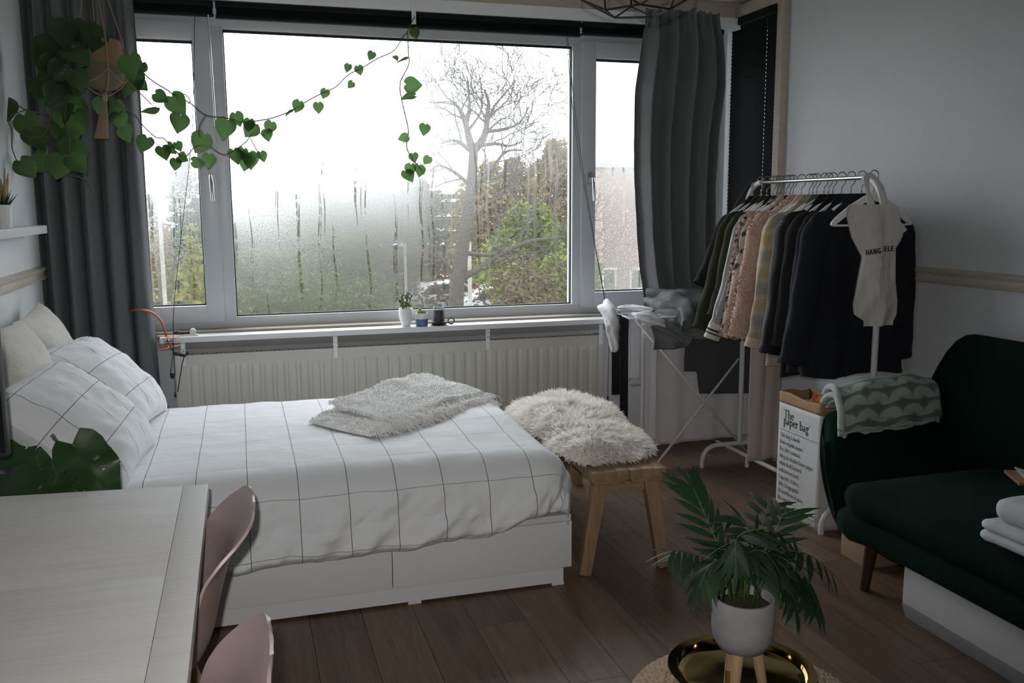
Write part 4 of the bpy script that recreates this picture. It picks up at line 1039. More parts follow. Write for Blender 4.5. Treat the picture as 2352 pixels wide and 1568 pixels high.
# monstera behind the desk
m_mon = mat('monstera_leaf', (.018, .056, .014), .5, (.026, .08, .018), 5, trans=.3)
def monstera(L, Wd, cuts, seed):
    """leaf solid outline with splits; local y to the tip"""
    def half(sg):
        pts = []; n_ = 60
        for i in range(n_+1):
            t = i/n_; th = PI*t                                # from notch round to the tip
            r = 1
            x = sg*Wd*.5*math.sin(th)**.85*(1.05-.25*t); y = -L*.38+L*(.5-.5*math.cos(th))*1.0-.10*L*math.sin(th*2)*(1-t)
            for c, dpt in cuts:
                k = math.exp(-((t-c)/.016)**2)
                x *= 1-dpt*k
            pts.append((x, y))
        return pts
    a = half(1); b_ = half(-1)[::-1]
    return a+b_[1:-1]
def mon_leaf(par, c, tipdir, nrm, L, Wd, cuts, holes, seed):
    yd = Vector(tipdir).normalized(); nz = Vector(nrm); nz = (nz-yd*nz.dot(yd)).normalized(); xd = yd.cross(nz)
    # surface as a grid with slits left open: rows along midrib, each side cut into lobes
    q = MB()
    NU, NV = 90, 24
    holeset = holes
    pts = {}
    W = [(0, .22), (.06, .38), (.15, .47), (.3, .5), (.5, .45), (.7, .33), (.85, .19), (.95, .08), (1, 0)]
    def P(u, s):
        w_ = interp(W, u)*Wd
        y = lerp(-.36, .64, u)*L if True else 0
        sweep = abs(s)*.16*L*(u-.15)-(.12*L*abs(s)**.9*(1-min(1, u*5)))
        z = .05*L*abs(s)**1.5-.35*L*(u-.4)**2*.6+.012*math.sin(u*14+seed)*abs(s)
        return Vector(c)+xd*(s*w_)+yd*(y+sweep)+nz*z
    ids = {}
    def vid(i, j):
        if (i, j) not in ids: ids[i, j] = len(q.v); q.v.append(tuple(P(i/NU, j/NV*2-1)))
        return ids[i, j]
    for i in range(NU):
        for j in range(NV):
            u = (i+.5)/NU; s = (j+.5)/NV*2-1
            cut = any(abs(u-c_) < .004+.03*(abs(s)-d_) and abs(s) > d_ and (sg == 0 or sg*s > 0) for c_, d_, sg in cuts)
            hol = any(((u-hu)/.028)**2+((s-hs__)/.16)**2 < 1 for hu, hs__ in holeset)
            if cut or hol: continue
            q.f.append((vid(i, j), vid(i+1, j), vid(i+1, j+1), vid(i, j+1)))
    return q.build('leaf', m_mon, par, smooth=180)
mpos = Vector((-.62, 2.93, 0))
mn = thing('monstera_plant', 'green monstera with split leaves behind the desk', 'potted plant', mpos)
MB().lathe([(0, 0), (.10, 0), (.13, .24), (.135, .26), (.122, .26), (.118, .22), (0, .22)], 28, mpos).build('pot', mat('grey_plant_pot', (.35, .35, .35), .7), mn, smooth=50)
MB().lathe([(0, .222), (.118, .222)], 20, mpos).build('soil', m_soil, mn)
def mleaf(px, py, Y, tip, L, Wd, cuts, holes, seed, nup=.2, nside=0):
    c = on_y(px, py, Y); a2 = math.radians(tip); yd = RX*math.cos(a2)-UX*math.sin(a2)
    nz = (CAMP-c).normalized()+Vector((nside, 0, nup))
    lf = mon_leaf(mn, c, yd, nz, L, Wd, cuts, holes, seed)
    base = c-Vector(yd)*L*.33
    MB().tube(catmull([base, base+Vector((-.02, .03, -.05)), mpos+Vector((0, 0, .45)), mpos+Vector((rng.uniform(-.03, .03), rng.uniform(-.03, .03), .215))], 8), .004, 6).build('leaf_stalk', mat('monstera_stalk', (.12, .13, .06), .5), mn, smooth=180)
CU = [(.30, .62, 1), (.46, .60, 1), (.62, .60, 1), (.5, .7, -1)]
mleaf(200, 1065, 2.76, 55, .20, .165, CU, [(.33, -.38), (.50, -.38)], 1, .5, .2)
mleaf(138, 1098, 2.80, 25, .19, .10, CU, [], 2, 1.6)
mleaf(40, 1118, 2.72, 178, .20, .14, [], [], 3, 1.2)
mleaf(55, 1058, 2.86, 205, .18, .11, CU[:2], [], 4, 1.4)
mleaf(120, 1128, 2.72, 20, .16, .12, [], [], 5, .9)
p1 = on_y(122, 1003, 2.80)
MB().tube(catmull([on_y(118, 998, 2.80), on_y(124, 1003, 2.80), on_y(130, 1014, 2.80), on_y(126, 1040, 2.81), on_y(122, 1062, 2.82), mpos+Vector((.02, 0, .4))], 6), [.006]*8+[.003]*23, 6).build('leaf_stalk', MATS['monstera_stalk'], mn, smooth=180)

# ================================================================== WALL SHELF ON THE LEFT
ws = thing('wall_shelf', 'white ledge shelf on the left wall beside the curtain', 'shelf', (XL+.05, 4.0, 1.40))
MB().box(XL+.0005, -.862, 2.9, 4.70, 1.387, 1.424).build('board', m_white, ws, bevel=.002)
q0 = Vector((-.905, 4.06, 1.4245))
hw = thing('potted_haworthia', 'small dark spiky succulent in white pot on the left wall shelf', 'potted plant', q0)
MB().lathe([(0, 0), (.036, 0), (.043, .085), (.045, .092), (.040, .092), (.039, .08), (0, .08)], 28, q0).build('pot', m_porc, hw, smooth=50)
m_haw = mat('dark_spiky_leaf', (.012, .03, .02), .5)
rng = random.Random(9)
for k in range(18):
    an = k*2.4; el = rng.uniform(.35, 1.4); L = rng.uniform(.045, .08); d = Vector((math.cos(an)*math.cos(el), math.sin(an)*math.cos(el), math.sin(el)))
    b0 = q0+Vector((math.cos(an)*.012, math.sin(an)*.012, .08)); MB().tube([b0, b0+d*L*.5, b0+d*L+Vector((0, 0, .012))], [.007, .006, .0005], 6, flat=.5).build('leaf', m_haw, hw, smooth=180)
pf = thing('picture_frame', 'grey framed print leaning on the left wall above the shelf', 'picture', (-.93, 3.95, 1.4245))
MB().hexa([(-.925, 3.72, 1.425), (-.905, 3.72, 1.425), (-.905, 4.14, 1.425), (-.925, 4.14, 1.425)], [(-.955, 3.72, 1.86), (-.94, 3.72, 1.86), (-.94, 4.14, 1.86), (-.955, 4.14, 1.86)]).build('frame', mat('grey_print_frame', (.22, .22, .21), .6), pf, bevel=.003)
MB().hexa([(-.906, 3.74, 1.445), (-.903, 3.74, 1.445), (-.903, 4.12, 1.445), (-.906, 4.12, 1.445)], [(-.94, 3.74, 1.84), (-.937, 3.74, 1.84), (-.937, 4.12, 1.84), (-.94, 4.12, 1.84)]).build('print', mat('grey_print', (.16, .16, .15), .7, (.27, .27, .26), 5), pf)
q1 = Vector((-.885, 4.02, 1.4245))
dg_ = thing('dried_grass_bunch', 'pale yellow dried grass tuft behind the small spiky succulent', 'dried flowers', q1+Vector((-.02, .09, 0)))
m_dry = mat('dried_grass', (.46, .34, .17), .9, (.38, .27, .13), 30)
c_ = q1+Vector((-.02, .09, 0))
MB().lathe([(0, 0), (.014, 0), (.017, .06), (.009, .09), (.010, .10), (0, .10)], 14, c_).build('bottle', mat('grey_bottle', (.1, .1, .1), .3), dg_, smooth=50)
for k in range(9):
    an = k*.7; d = Vector((.02*math.cos(an), -.035+.075*math.sin(an*1.3), 0)); tp = c_+d*1.2+Vector((0, 0, .19+.05*rng.random()))
    MB().tube([c_+Vector((0, 0, .09)), c_+d*.6+Vector((0, 0, .14)), tp], [.0015, .008, .002], 7).build('grass_head', m_dry, dg_, smooth=180)

# ================================================================== DRYING RACK WITH LAUNDRY
m_wire = mat('white_coated_wire', (.72, .72, .74), .4)
DA, DB, DC, DD = Vector((2.10, 4.97, .88)), Vector((2.05, 4.56, .88)), Vector((2.86, 4.56, .88)), Vector((2.88, 4.97, .88))
dr = thing('drying_rack', 'white wire folding drying rack hung with laundry under the right curtain', 'drying rack', (2.46, 4.77, 0))
MB().tube([DA, DB, DC, DD], .006, 8, closed=True).build('top_frame', m_wire, dr, smooth=180)
for k in range(1, 8):
    t = k/8; MB().tube([DA.lerp(DB, t)+Vector((0, 0, .004)), DD.lerp(DC, t)+Vector((0, 0, .004))], .0022, 6).build('line_wire', m_wire, dr, smooth=180)
for Y, tg in ((4.545, 0), (4.99, 1)):
    MB().tube([(2.08, Y, .875), (2.86, Y, 0)], .008, 8).build('leg', m_wire, dr, smooth=180)
    MB().tube([(2.20, Y+.012, 0), (2.74, Y+.012, .62)], .008, 8).build('leg', m_wire, dr, smooth=180)
MB().tube([(2.45, 4.55, .30), (2.62, 4.55, .295)], .005, 6).build('cross_bar', m_wire, dr); MB().tube([(2.86, 4.545, .01), (2.86, 4.99, .01)], .007, 8).build('floor_bar', m_wire, dr)
MB().tube([(2.20, 4.557, .01), (2.20, 5.0, .01)], .007, 8).build('floor_bar', m_wire, dr)
def drape(name, label, x0, x1, yf, yb, zt, zf, zb, m_, cat='laundry', seed=1., fold=.018, nf=5, hemv=.0, th=.004, edge=None, nu=60):
    """cloth hung over the rack: front drop to zf, back drop to zb"""
    Lf, Lt, Lb = zt-zf, abs(yb-yf), zt-zb; T = Lf+Lt+Lb
    def fn(u, v):
        d = v*T; x = lerp(x0, x1, u)
        if d < Lf: p = Vector((x, yf, zf+d)); k = 1-d/Lf
        elif d < Lf+Lt: p = Vector((x, lerp(yf, yb, (d-Lf)/Lt), zt-.012*math.sin(PI*(d-Lf)/Lt))); k = 0
        else: p = Vector((x, yb, zt-(d-Lf-Lt))); k = (d-Lf-Lt)/max(Lb, .01)
        w_ = fold*(math.sin(u*2*PI*nf+seed)+.5*math.sin(u*2*PI*nf*1.7+seed*2))*(.25+.75*k)
        sg = -1 if d < Lf else 1
        p.y += sg*w_*.6+(.01*FB((x, p.z, 0), 5, seed))*k; p.x += .3*w_
        if d < Lf and edge: p.z += edge(u)*k*1.0
        return p
    o = MB().sheet(fn, nu, 60, th).build(name, m_, smooth=180); tag(o, label, cat); return o
m_lin = cloth_mat('white_linen', (.68, .66, .68), (.63, .61, .63), 3, sheen=.1)
m_lin2 = cloth_mat('white_ribbed_cotton', (.74, .74, .77), (.68, .68, .71), 6, sheen=.1)
m_dgrey = cloth_mat('charcoal_cotton', (.070, .076, .078), (.060, .065, .067), 4, sheen=.1)
drape('bedsheet', 'large white sheet hanging to the floor from the drying rack', 2.17, 2.90, 4.60, 4.80, .888, .13, .45, m_lin, seed=2.2, fold=.012, nf=3.5, edge=lambda u: .012*u)
drape('towel', 'white ribbed towel on the drying rack, left of the large sheet', 2.13, 2.23, 4.575, 4.74, .893, .17, .5, m_lin2, seed=.4, fold=.012, nf=1.4, nu=24)
drape('grey_cloth', 'dark grey cloth hanging over the large white sheet', 2.40, 2.93, 4.572, 4.77, .898, .43, .55, m_dgrey, seed=3.1, fold=.007, nf=2, edge=lambda u: .13*(1-sst(.16, .20, u))-.03*u)
drape('black_cloth', 'black cloth hanging at the left end of the drying rack', 2.055, 2.105, 4.70, 4.82, .889, .22, .4, mat('black_cotton', (.008, .008, .009), .9), seed=1., fold=.006, nf=1, nu=14)
def crump(name, label, pts, rad, flat, seed, m_):
    o = roll(name, pts, rad, flat, seed, .011, None, 26, m_, True); tag(o, label, 'laundry'); return o
crump('white_shirt', 'white shirt bunched over the left end of the drying rack', [(2.06, 4.93, .905), (2.04, 4.86, .915), (2.035, 4.78, .87), (2.04, 4.76, .78), (2.045, 4.755, .66)], [(0, .03), (.3, .05), (.6, .042), (1, .030)], .8, 2., m_lin2)
crump('crumpled_shirt', 'crumpled white shirt on the near corner of the drying rack', [(2.09, 4.58, .90), (2.14, 4.545, .885), (2.20, 4.535, .86), (2.26, 4.545, .82)], [(0, .02), (.4, .045), (.8, .04), (1, .012)], .8, 6., m_lin2)
crump('white_socks', 'white cloth lying across the drying rack wires', [(2.12, 4.90, .905), (2.2, 4.83, .91), (2.27, 4.72, .905)], [(0, .015), (.5, .03), (1, .015)], .5, 9., m_lin2)

# ================================================================== CLOTHES RAIL
RCX, RY0, RY1, RZ = 2.74, 3.395, 4.52, 1.622
m_tube = mat('white_tube_steel', (.70, .70, .71), .35)
m_hook = mat('hanger_hook_steel', (.30, .30, .30), .3, metal=1)
m_hplas = mat('white_hanger_plastic', (.76, .76, .76), .3)
cr_ = thing('clothes_rail', 'white tubular clothes rail standing against the right wall', 'clothes rail', (RCX, 3.95, 0))
r_ = .05
arch = [(RCX, RY0, .12), (RCX, RY0, RZ-.14)]+[(RCX, RY0+.14*(1-math.cos(a)), RZ-.14+.14*math.sin(a)) for a in [PI/2*k/8 for k in range(1, 9)]]
arch2 = [(RCX, RY1-.14*(1-math.cos(a)), RZ-.14+.14*math.sin(a)) for a in [PI/2*k/8 for k in range(8, -1, -1)]]+[(RCX, RY1, .12)]
MB().tube(arch, .0145, 14).build('post', m_tube, cr_, smooth=60); MB().tube(arch2, .0145, 14).build('post', m_tube, cr_, smooth=60)
MB().tube([(RCX, RY0+.13, RZ), (RCX, RY1-.13, RZ)], .0095, 14).build('hanging_rail', m_chrome, cr_, smooth=60)
for Y in (RY0, RY1):
    x0, x1, rr, zt = 2.50, 2.985, .09, .125
    pts = [(x0, Y, 0), (x0, Y, zt-rr)]+[(x0+rr*(1-math.cos(a)), Y, zt-rr+rr*math.sin(a)) for a in [PI/2*k/6 for k in range(1, 7)]]
    pts += [(x1-rr*(1-math.cos(a)), Y, zt-rr+rr*math.sin(a)) for a in [PI/2*k/6 for k in range(6, -1, -1)]]+[(x1, Y, 0)]
    MB().tube(pts, .0135, 12).build('foot', m_tube, cr_, smooth=60)
MB().tube([(2.66, RY0, .112), (2.66, RY1, .112)], .012, 10).build('lower_bar', m_tube, cr_, smooth=60); MB().tube([(2.86, RY0, .112), (2.86, RY1, .112)], .012, 10).build('lower_bar', m_tube, cr_, smooth=60)
for xx in (2.66, 2.86): MB().tube([(xx, 4.30, .112), (xx, 4.30, .05)], .011, 10).build('peg', m_tube, cr_, smooth=60)

# hangers
def hanger_parts(t):
    hk = [(0, .0, -.088), (0, 0, -.055), (.018, 0, -.035), (.024, 0, -.012)]+[(.0235*math.cos(a), 0, -.006+.0225*math.sin(a)) for a in [.15+k*.36 for k in range(9)]]
    # the hook lies across the rail
    MB().tube([(p_[0], 0, p_[2]) for p_ in hk], .0024, 6).build('hook', m_hook, t, smooth=180, local=True)
    half = [(0, -.080), (.05, -.098), (.13, -.140), (.20, -.190), (.222, -.212), (.226, -.226), (.215, -.232), (.198, -.222), (.12, -.170), (.05, -.130), (0, -.120)]
    poly = half+[(-a, b) for a, b in half[-2:0:-1]]
    MB().prism(poly, lambda a, b: (a, -.006, b), lambda a, b: (a, .006, b)).build('shoulders', m_hplas, t, smooth=0, local=True, bevel=.003)
    MB().box(-.205, .205, -.004, .004, -.232, -.223).build('bar', m_hplas, t, local=True, bevel=.002)
def hanger(y, label, yaw=0, group='white hangers on the clothes rail', first=[None]):
    if first[0] is None:
        t = thing('coat_hanger', label, 'hanger', (RCX, y, RZ+.0135), yaw, group); hanger_parts(t); first[0] = t; return t
    src = first[0]; t = thing('coat_hanger', label, 'hanger', (RCX, y, RZ+.0135), yaw, group)
    for c in src.children: inst(c, t)
    return t
# garments
def garment(name, label, y, m_, hem=.75, w=(.205, .22, .23), d=.028, sl=(.76, .14, .055, .045), sl_mat=None, yaw=0., seed=1., cat='garment', cuff=None, neck=1.478, fold=.010, m_sl_r=True):
    t = thing(name, label, cat, (RCX, y, 1.572), yaw)
    m_sl = sl_mat or m_
    L = neck-hem
    def half_w(z):
        tab = [(hem-.01, w[2]), (lerp(hem, 1.30, .5), w[1]), (1.27, w[0]+.004), (1.325, w[0]), (1.36, w[0]*.90), (1.40, w[0]*.70), (1.44, w[0]*.50), (neck, w[0]*.33)]
        return interp(tab, z)
    def fn(u, v):
        z = lerp(neck, hem, u); a = 2*PI*v; hw = half_w(z); k = sst(1.45, 1.2, z) if z < 1.45 else 0
        k = sst(0, 1, (1.46-z)/.3) if z < 1.46 else 0
        th = lerp(.012, d, k)
        c, s = math.cos(a), math.sin(a)
        x = hw*math.copysign(abs(c)**.8, c); yy = th*math.copysign(abs(s)**.7, s)
        f = fold*k*(math.sin(x*38+seed*5+z*2)+.6*math.sin(x*71+seed*3))
        return (x+.006*FB((x, z, s), 4, seed), yy+f*(.4+.6*abs(s)), z-1.5+.012*math.sin(x*14+seed)*sst(.8, 1, u))
    MB().grid(fn, 40, 48, cv=True).build('body', m_, t, smooth=180, local=True)
    if sl:
        zc, fl_, r0, r1 = sl
        for sg in (-1, 1):
            if sg == 1: fl2 = min(fl_, .04)
            else: fl2 = fl_
            pts = [(sg*(w[0]-.075), 0, -.118), (sg*(w[0]-.012), 0, -.172), (sg*(w[0]+.010+fl2*.12), -.004, -.25), (sg*(w[0]+.01+fl2*.45), -.008, lerp(-.25, zc-1.5, .45)), (sg*(w[0]+fl2*.85), -.006, lerp(-.25, zc-1.5, .85)), (sg*(w[0]+fl2), 0, zc-1.5)]
            P = catmull(pts, 6); q = MB(); N_ = len(P)
            def sf(u, v):
                i = u*(N_-1); i0 = min(int(i), N_-2); p_ = P[i0].lerp(P[i0+1], i-i0); tt = (P[i0+1]-P[i0]).normalized()
                e = Vector((0, 1, 0)); g = tt.cross(e).normalized(); a = 2*PI*v; r2 = lerp(r0, r1, sst(0, 1, u))*lerp(.45, 1, sst(0, .22, u))
                wr = 1+.10*FB((p_.x*2, math.cos(a), p_.z*3), 2.2, seed+sg)+.05*math.sin(u*30+a*2)
                return p_+e*(math.cos(a)*r2*.55*wr)+g*(math.sin(a)*r2*wr)
            so = q.grid(sf, 34, 20, cv=True).build('sleeve', m_sl, t, smooth=180, local=True)
            if cuff:
                e0, tt = P[-1], (P[-1]-P[-3]).normalized()
                for j, (cm, l0, l1) in enumerate(cuff):
                    MB().tube([e0+tt*l0, e0+tt*l1], r1*1.02, 20, flat=.6, up=(0, 1, 0)).build('cuff' if j == 0 else 'cuff_stripe', cm, t, smooth=60, local=True)
    return t
def spots(name, base, spot, ring=None, sc=26, thr=.36):
    m, n, b = newmat(name); v = coords(n, 'Object', (1, 1, 1)); vo = n.nodes.new('ShaderNodeTexVoronoi'); vo.inputs['Scale'].default_value = sc; vo.inputs['Randomness'].default_value = .8
    nz = n.nodes.new('ShaderNodeTexNoise'); nz.inputs['Scale'].default_value = 45; n.links.new(v, nz.inputs['Vector'])
    ad = n.nodes.new('ShaderNodeMix'); ad.data_type = 'VECTOR'; ad.inputs[0].default_value = .035; n.links.new(v, ad.inputs[4]); n.links.new(nz.outputs['Color'], ad.inputs[5]); n.links.new(ad.outputs[1], vo.inputs['Vector'])
    d_ = vo.outputs['Distance']
    c = mix_(n, ramp_(n, d_, [(thr, 1.), (thr+.06, 0.)]), base, spot)
    if ring: c = mix_(n, ramp_(n, d_, [(thr*.45, 1.), (thr*.55, 0.)]), c, ring)
    n.links.new(c, b.inputs['Base Color']); b.inputs['Roughness'].default_value = .85; return m
def plaid(name):
    m, n, b = newmat(name); t = n.nodes.new('ShaderNodeTexCoord'); s = n.nodes.new('ShaderNodeSeparateXYZ'); n.links.new(t.outputs['Object'], s.inputs[0])
    def band(o, p, off, wd): return ramp_(n, math_(n, 'ABSOLUTE', math_(n, 'SUBTRACT', math_(n, 'FRACT', math_(n, 'ADD', math_(n, 'DIVIDE', o, p), off)), .5)), [(wd, .5), (wd+.14, 0.)])
    c = mix_(n, band(s.outputs[2], .16, .0, .10), (.50, .45, .36), (.46, .28, .07)); c = mix_(n, band(s.outputs[2], .16, .5, .12), c, (.16, .16, .14))
    c = mix_(n, math_(n, 'MULTIPLY', band(s.outputs[0], .12, .2, .10), .7), c, (.17, .17, .15)); c = mix_(n, math_(n, 'MULTIPLY', band(s.outputs[0], .12, .7, .06), .6), c, (.46, .30, .10))
    n.links.new(c, b.inputs['Base Color']); b.inputs['Roughness'].default_value = .9; return m
def hound(name):
    m, n, b = newmat(name); v = coords(n, 'Object', (1, .35, 1)); ck = n.nodes.new('ShaderNodeTexChecker'); ck.inputs['Scale'].default_value = 230; n.links.new(v, ck.inputs['Vector'])
    ck.inputs[1].default_value = (.26, .26, .245, 1); ck.inputs[2].default_value = (.02, .02, .022, 1); n.links.new(ck.outputs[0], b.inputs['Base Color']); b.inputs['Roughness'].default_value = .9; return m
m_olive = cloth_mat('olive_cotton', (.026, .027, .014), (.020, .021, .011), 5); m_blk = cloth_mat('black_wool', (.007, .007, .008), (.005, .005, .006), 5, sheen=.05)
m_blk2 = cloth_mat('black_jersey', (.010, .010, .011), (.008, .008, .009), 5, sheen=.05)
m_satin = mat('grey_satin', (.34, .34, .35), .28, (.26, .26, .27), 8)
m_leo = spots('leopard_blouse', (.34, .23, .19), (.012, .010, .010), (.11, .05, .035), 34, .44); m_fur2 = spots('animal_faux_fur', (.40, .36, .30), (.03, .025, .022), None, 24, .42)
m_sherpa = mat('pink_sherpa', (.58, .42, .345), .95, (.50, .35, .28), 60, bump=1, bscale=70, bdist=.008)
m_cream = cloth_mat('cream_knit', (.60, .50, .42), (.54, .44, .36), 8); m_plaid = plaid('yellow_grey_plaid'); m_hound = hound('houndstooth')
m_navy = cloth_mat('navy_wool', (.007, .009, .016), (.005, .0065, .012), 4, sheen=.08); m_navy2 = cloth_mat('navy_crepe', (.011, .014, .022), (.008, .011, .018), 4, sheen=.05)
m_wcuff = mat('white_rib_cuff', (.62, .60, .56), .9); m_bcuff = mat('black_rib_cuff', (.02, .02, .02), .9)
G = [
 ('knit_top', 'black knit top at the far window end of the clothes rail', 4.385, m_blk2, dict(hem=.98, sl=(1.00, .14, .05, .04), seed=1.)),
 ('field_jacket', 'olive green jacket hanging at the far end of the clothes rail', 4.325, m_olive, dict(hem=.80, sl=(.765, .165, .062, .048), seed=2.)),
 ('dark_jacket', 'dark olive jacket hanging beside the grey satin bomber', 4.265, m_olive, dict(hem=.84, sl=(.84, .12, .06, .048), seed=2.6)),
 ('bomber_jacket', 'bomber jacket with grey satin sleeves and striped cuffs', 4.205, m_blk2, dict(hem=.80, sl=(.80, .150, .058, .046), sl_mat=m_satin, cuff=[(m_wcuff, -.01, .022), (m_bcuff, .022, .032), (m_wcuff, .032, .042), (m_bcuff, .042, .050), (m_wcuff, .050, .075)], seed=3.)),
 ('leopard_blouse', 'leopard print blouse hanging among the coats', 4.145, m_leo, dict(hem=.72, sl=(.74, .11, .058, .045), seed=4., w=(.21, .225, .25))),
 ('fur_jacket', 'spotted faux fur jacket on the clothes rail', 4.085, m_fur2, dict(hem=.80, sl=(.78, .125, .066, .055), seed=5.)),
 ('sherpa_coat', 'pink fluffy sherpa coat on the clothes rail', 4.010, m_sherpa, dict(hem=.76, sl=(.76, .115, .070, .058), seed=6., w=(.215, .23, .24), d=.035)),
 ('cream_sweater', 'cream sweater hanging in front of the pink sherpa coat', 3.945, m_cream, dict(hem=.72, sl=(.735, .085, .055, .040), seed=7.)),
 ('plaid_shirt', 'plaid shirt in yellow and grey on the clothes rail', 3.885, m_plaid, dict(hem=.64, sl=(.77, .095, .060, .045), seed=8., cuff=[(m_cream, -.005, .045)], w=(.21, .22, .235))),
 ('checked_blazer', 'black and white small checked blazer on the clothes rail', 3.825, m_hound, dict(hem=.70, sl=(.73, .080, .058, .048), seed=9.)),
 ('black_coat', 'black coat hanging in front of the checked blazer', 3.755, m_blk, dict(hem=.60, sl=(.72, .105, .068, .056), seed=10., w=(.215, .24, .26), d=.035)),
 ('black_cardigan', 'black cardigan between the black coat and the navy coats', 3.690, m_blk2, dict(hem=.62, sl=(.76, .08, .06, .05), seed=11., w=(.21, .23, .25))),
 ('navy_blouse', 'dark navy blouse just behind the long navy coat', 3.620, m_navy2, dict(hem=.64, sl=(.76, .08, .06, .048), seed=12., w=(.21, .225, .24))),
 ('navy_coat', 'navy coat nearest the camera on the clothes rail, behind the tote', 3.545, m_navy, dict(hem=.64, sl=(.70, .115, .075, .07), seed=13., w=(.215, .245, .285), d=.04)),
]
rng = random.Random(31)
for k, (nm, lb, y, m_, kw) in enumerate(G):
    yaw = rng.uniform(-.08, .08)
    g_ = garment(nm, lb, y, m_, yaw=yaw, **kw)
    hanger(y, 'white hanger carrying the '+{'knit_top': 'black knit top', 'field_jacket': 'olive green jacket at the far end', 'dark_jacket': 'dark olive jacket', 'bomber_jacket': 'bomber jacket with satin sleeves', 'leopard_blouse': 'leopard print blouse', 'fur_jacket': 'spotted faux fur jacket', 'sherpa_coat': 'pink sherpa coat', 'cream_sweater': 'cream sweater', 'plaid_shirt': 'yellow and grey plaid shirt', 'checked_blazer': 'small checked blazer', 'black_coat': 'black coat', 'black_cardigan': 'black cardigan', 'navy_blouse': 'dark navy blouse', 'navy_coat': 'navy coat nearest the camera'}[nm], yaw)
hanger(3.462, 'empty white hanger at the near end, in front of the navy coat', .05)
hanger(4.235, 'white hanger squeezed in beside the grey satin bomber', .03); hanger(4.11, 'white hanger squeezed in between leopard blouse and fur jacket', -.04)
hanger(3.915, 'white hanger squeezed in between cream sweater and plaid shirt', .06); hanger(3.79, 'white hanger squeezed in between checked blazer and black coat', -.03)
# sherpa curls
sh_ = [o for o in bpy.data.objects if o.name.startswith('sherpa_coat')][0]
cu = MB()
for k in range(5200):
    if rng.random() < .55:
        u = rng.random(); z = lerp(-.10, -.74, u); fl_ = sst(.1, 1, u); a = rng.uniform(0, 2*PI)
        x = -(.215+.115*fl_)+math.cos(a)*.066; y = math.sin(a)*.044; d = Vector((math.cos(a), math.sin(a)*1.3, rng.uniform(-.6, .2)))
    else:
        z = -rng.uniform(.05, .72); x = rng.uniform(-1, 1)*interp([(-.74, .235), (-.12, .21), (-.07, .16), (-.03, .09), (0, .08)], z); sg = rng.choice((-1, 1)); y = sg*.034; d = Vector((rng.uniform(-.5, .5), sg, rng.uniform(-.6, .2)))
    d.normalize(); p_ = Vector((x, y, z)); L = rng.uniform(.012, .020); e = d.orthogonal().normalized()*.0026
    d2 = (d+Vector((rng.uniform(-1, 1), rng.uniform(-1, 1), -.6))).normalized(); p1 = p_+d*L*.6; p2 = p1+d2*L*.6; b0 = len(cu.v)
    cu.v += [tuple(p_-e), tuple(p_+e), tuple(p1+e), tuple(p1-e), tuple(p2)]; cu.f += [(b0, b0+1, b0+2, b0+3), (b0+3, b0+2, b0+4)]
fo = cu.build('pile', m_sherpa, sh_, smooth=180, local=True); fo['kind'] = 'stuff'
# trousers folded over a hanger, showing below the coats
tr = thing('trousers', 'pale pink trousers hanging low beneath the coats', 'garment', (2.62, 4.04, 1.4))
m_trs = cloth_mat('pale_pink_twill', (.50, .42, .40), (.46, .38, .36), 4)
for k, (a, c, dy) in enumerate(((2.50, 2.585, 0.0), (2.585, 2.69, .012))):
    MB().sheet(lambda u, v: (lerp(a, c, u), 4.03+dy+.010*math.sin(u*5+v*3+k)+.01*v, lerp(1.38, .165, v)+.008*math.sin(u*4)), 14, 40, .008).build('trouser_leg', m_trs, tr, smooth=180)
# dark shoulder bag hung over the far end
bg_ = thing('shoulder_bag', 'black shoulder bag with brown strap hung at the far end of the rail', 'bag', (RCX, 4.45, 1.2))
MB().sheet(lambda u, v: (RCX-.012+.06*math.cos(PI*u*1.)*(.3+.7*u)-.10*u, 4.445+.03*v, RZ+.018-.30*u*u), 20, 4, .004).build('strap', m_blk2, bg_, smooth=180)
MB().sheet(lambda u, v: (RCX+.012-.02*u, 4.455+.035*v, RZ+.018-.22*u*u), 20, 4, .004).build('strap', mat('brown_leather', (.20, .10, .04), .5), bg_, smooth=180)
MB().grid(lambda u, v: (RCX-.10+(.05+.05*u)*math.cos(2*PI*v), 4.46+.03*math.sin(2*PI*v), lerp(1.36, 1.10, u)), 12, 20, cv=True).build('pouch', m_blk2, bg_, smooth=180)
# tote bag on the near end
m_canvas = cloth_mat('white_canvas', (.74, .72, .69), (.68, .66, .63), 4, sheen=0, weave=.5, bs=900)
TY = 3.345
tt_ = thing('tote_bag', 'white canvas tote bag with black lettering hung on the near rail end', 'bag', (2.74, TY, 1.45))
LE = [on_y(x_, y_, TY) for x_, y_ in ((1950, 470), (1944, 492), (1956, 545), (1980, 590), (1970, 640), (1960, 700), (1962, 722), (1985, 737))]
RE = [on_y(x_, y_, TY) for x_, y_ in ((2040, 458), (2062, 480), (2072, 540), (2056, 572), (2056, 650), (2060, 690), (2058, 722), (2050, 736))]
lx = sorted([(p_.z, p_.x) for p_ in LE]); rx = sorted([(p_.z, p_.x) for p_ in RE])
ztop, zbot = 1.500, .965
def totefn(side):
    def fn(u, v):
        z = lerp(ztop, zbot, v); a = u; x = lerp(interp(lx, z), interp(rx, z), a)
        bul = .032*math.sin(PI*u)**.6*math.sin(PI*min(1, v*.95+.05))**.5
        f = .020*FB((x*1.3, z*.5, side), 9, 4.)+.010*math.sin(x*38+z*6)+.006*FB((x, z, side), 22, 7.)
        zz = z+.03*abs(u-.45)*(v < .02)
        return (x, TY-.004*side+(-bul if side > 0 else bul*.25)-f*math.sin(PI*u)**.5, z)
    return fn
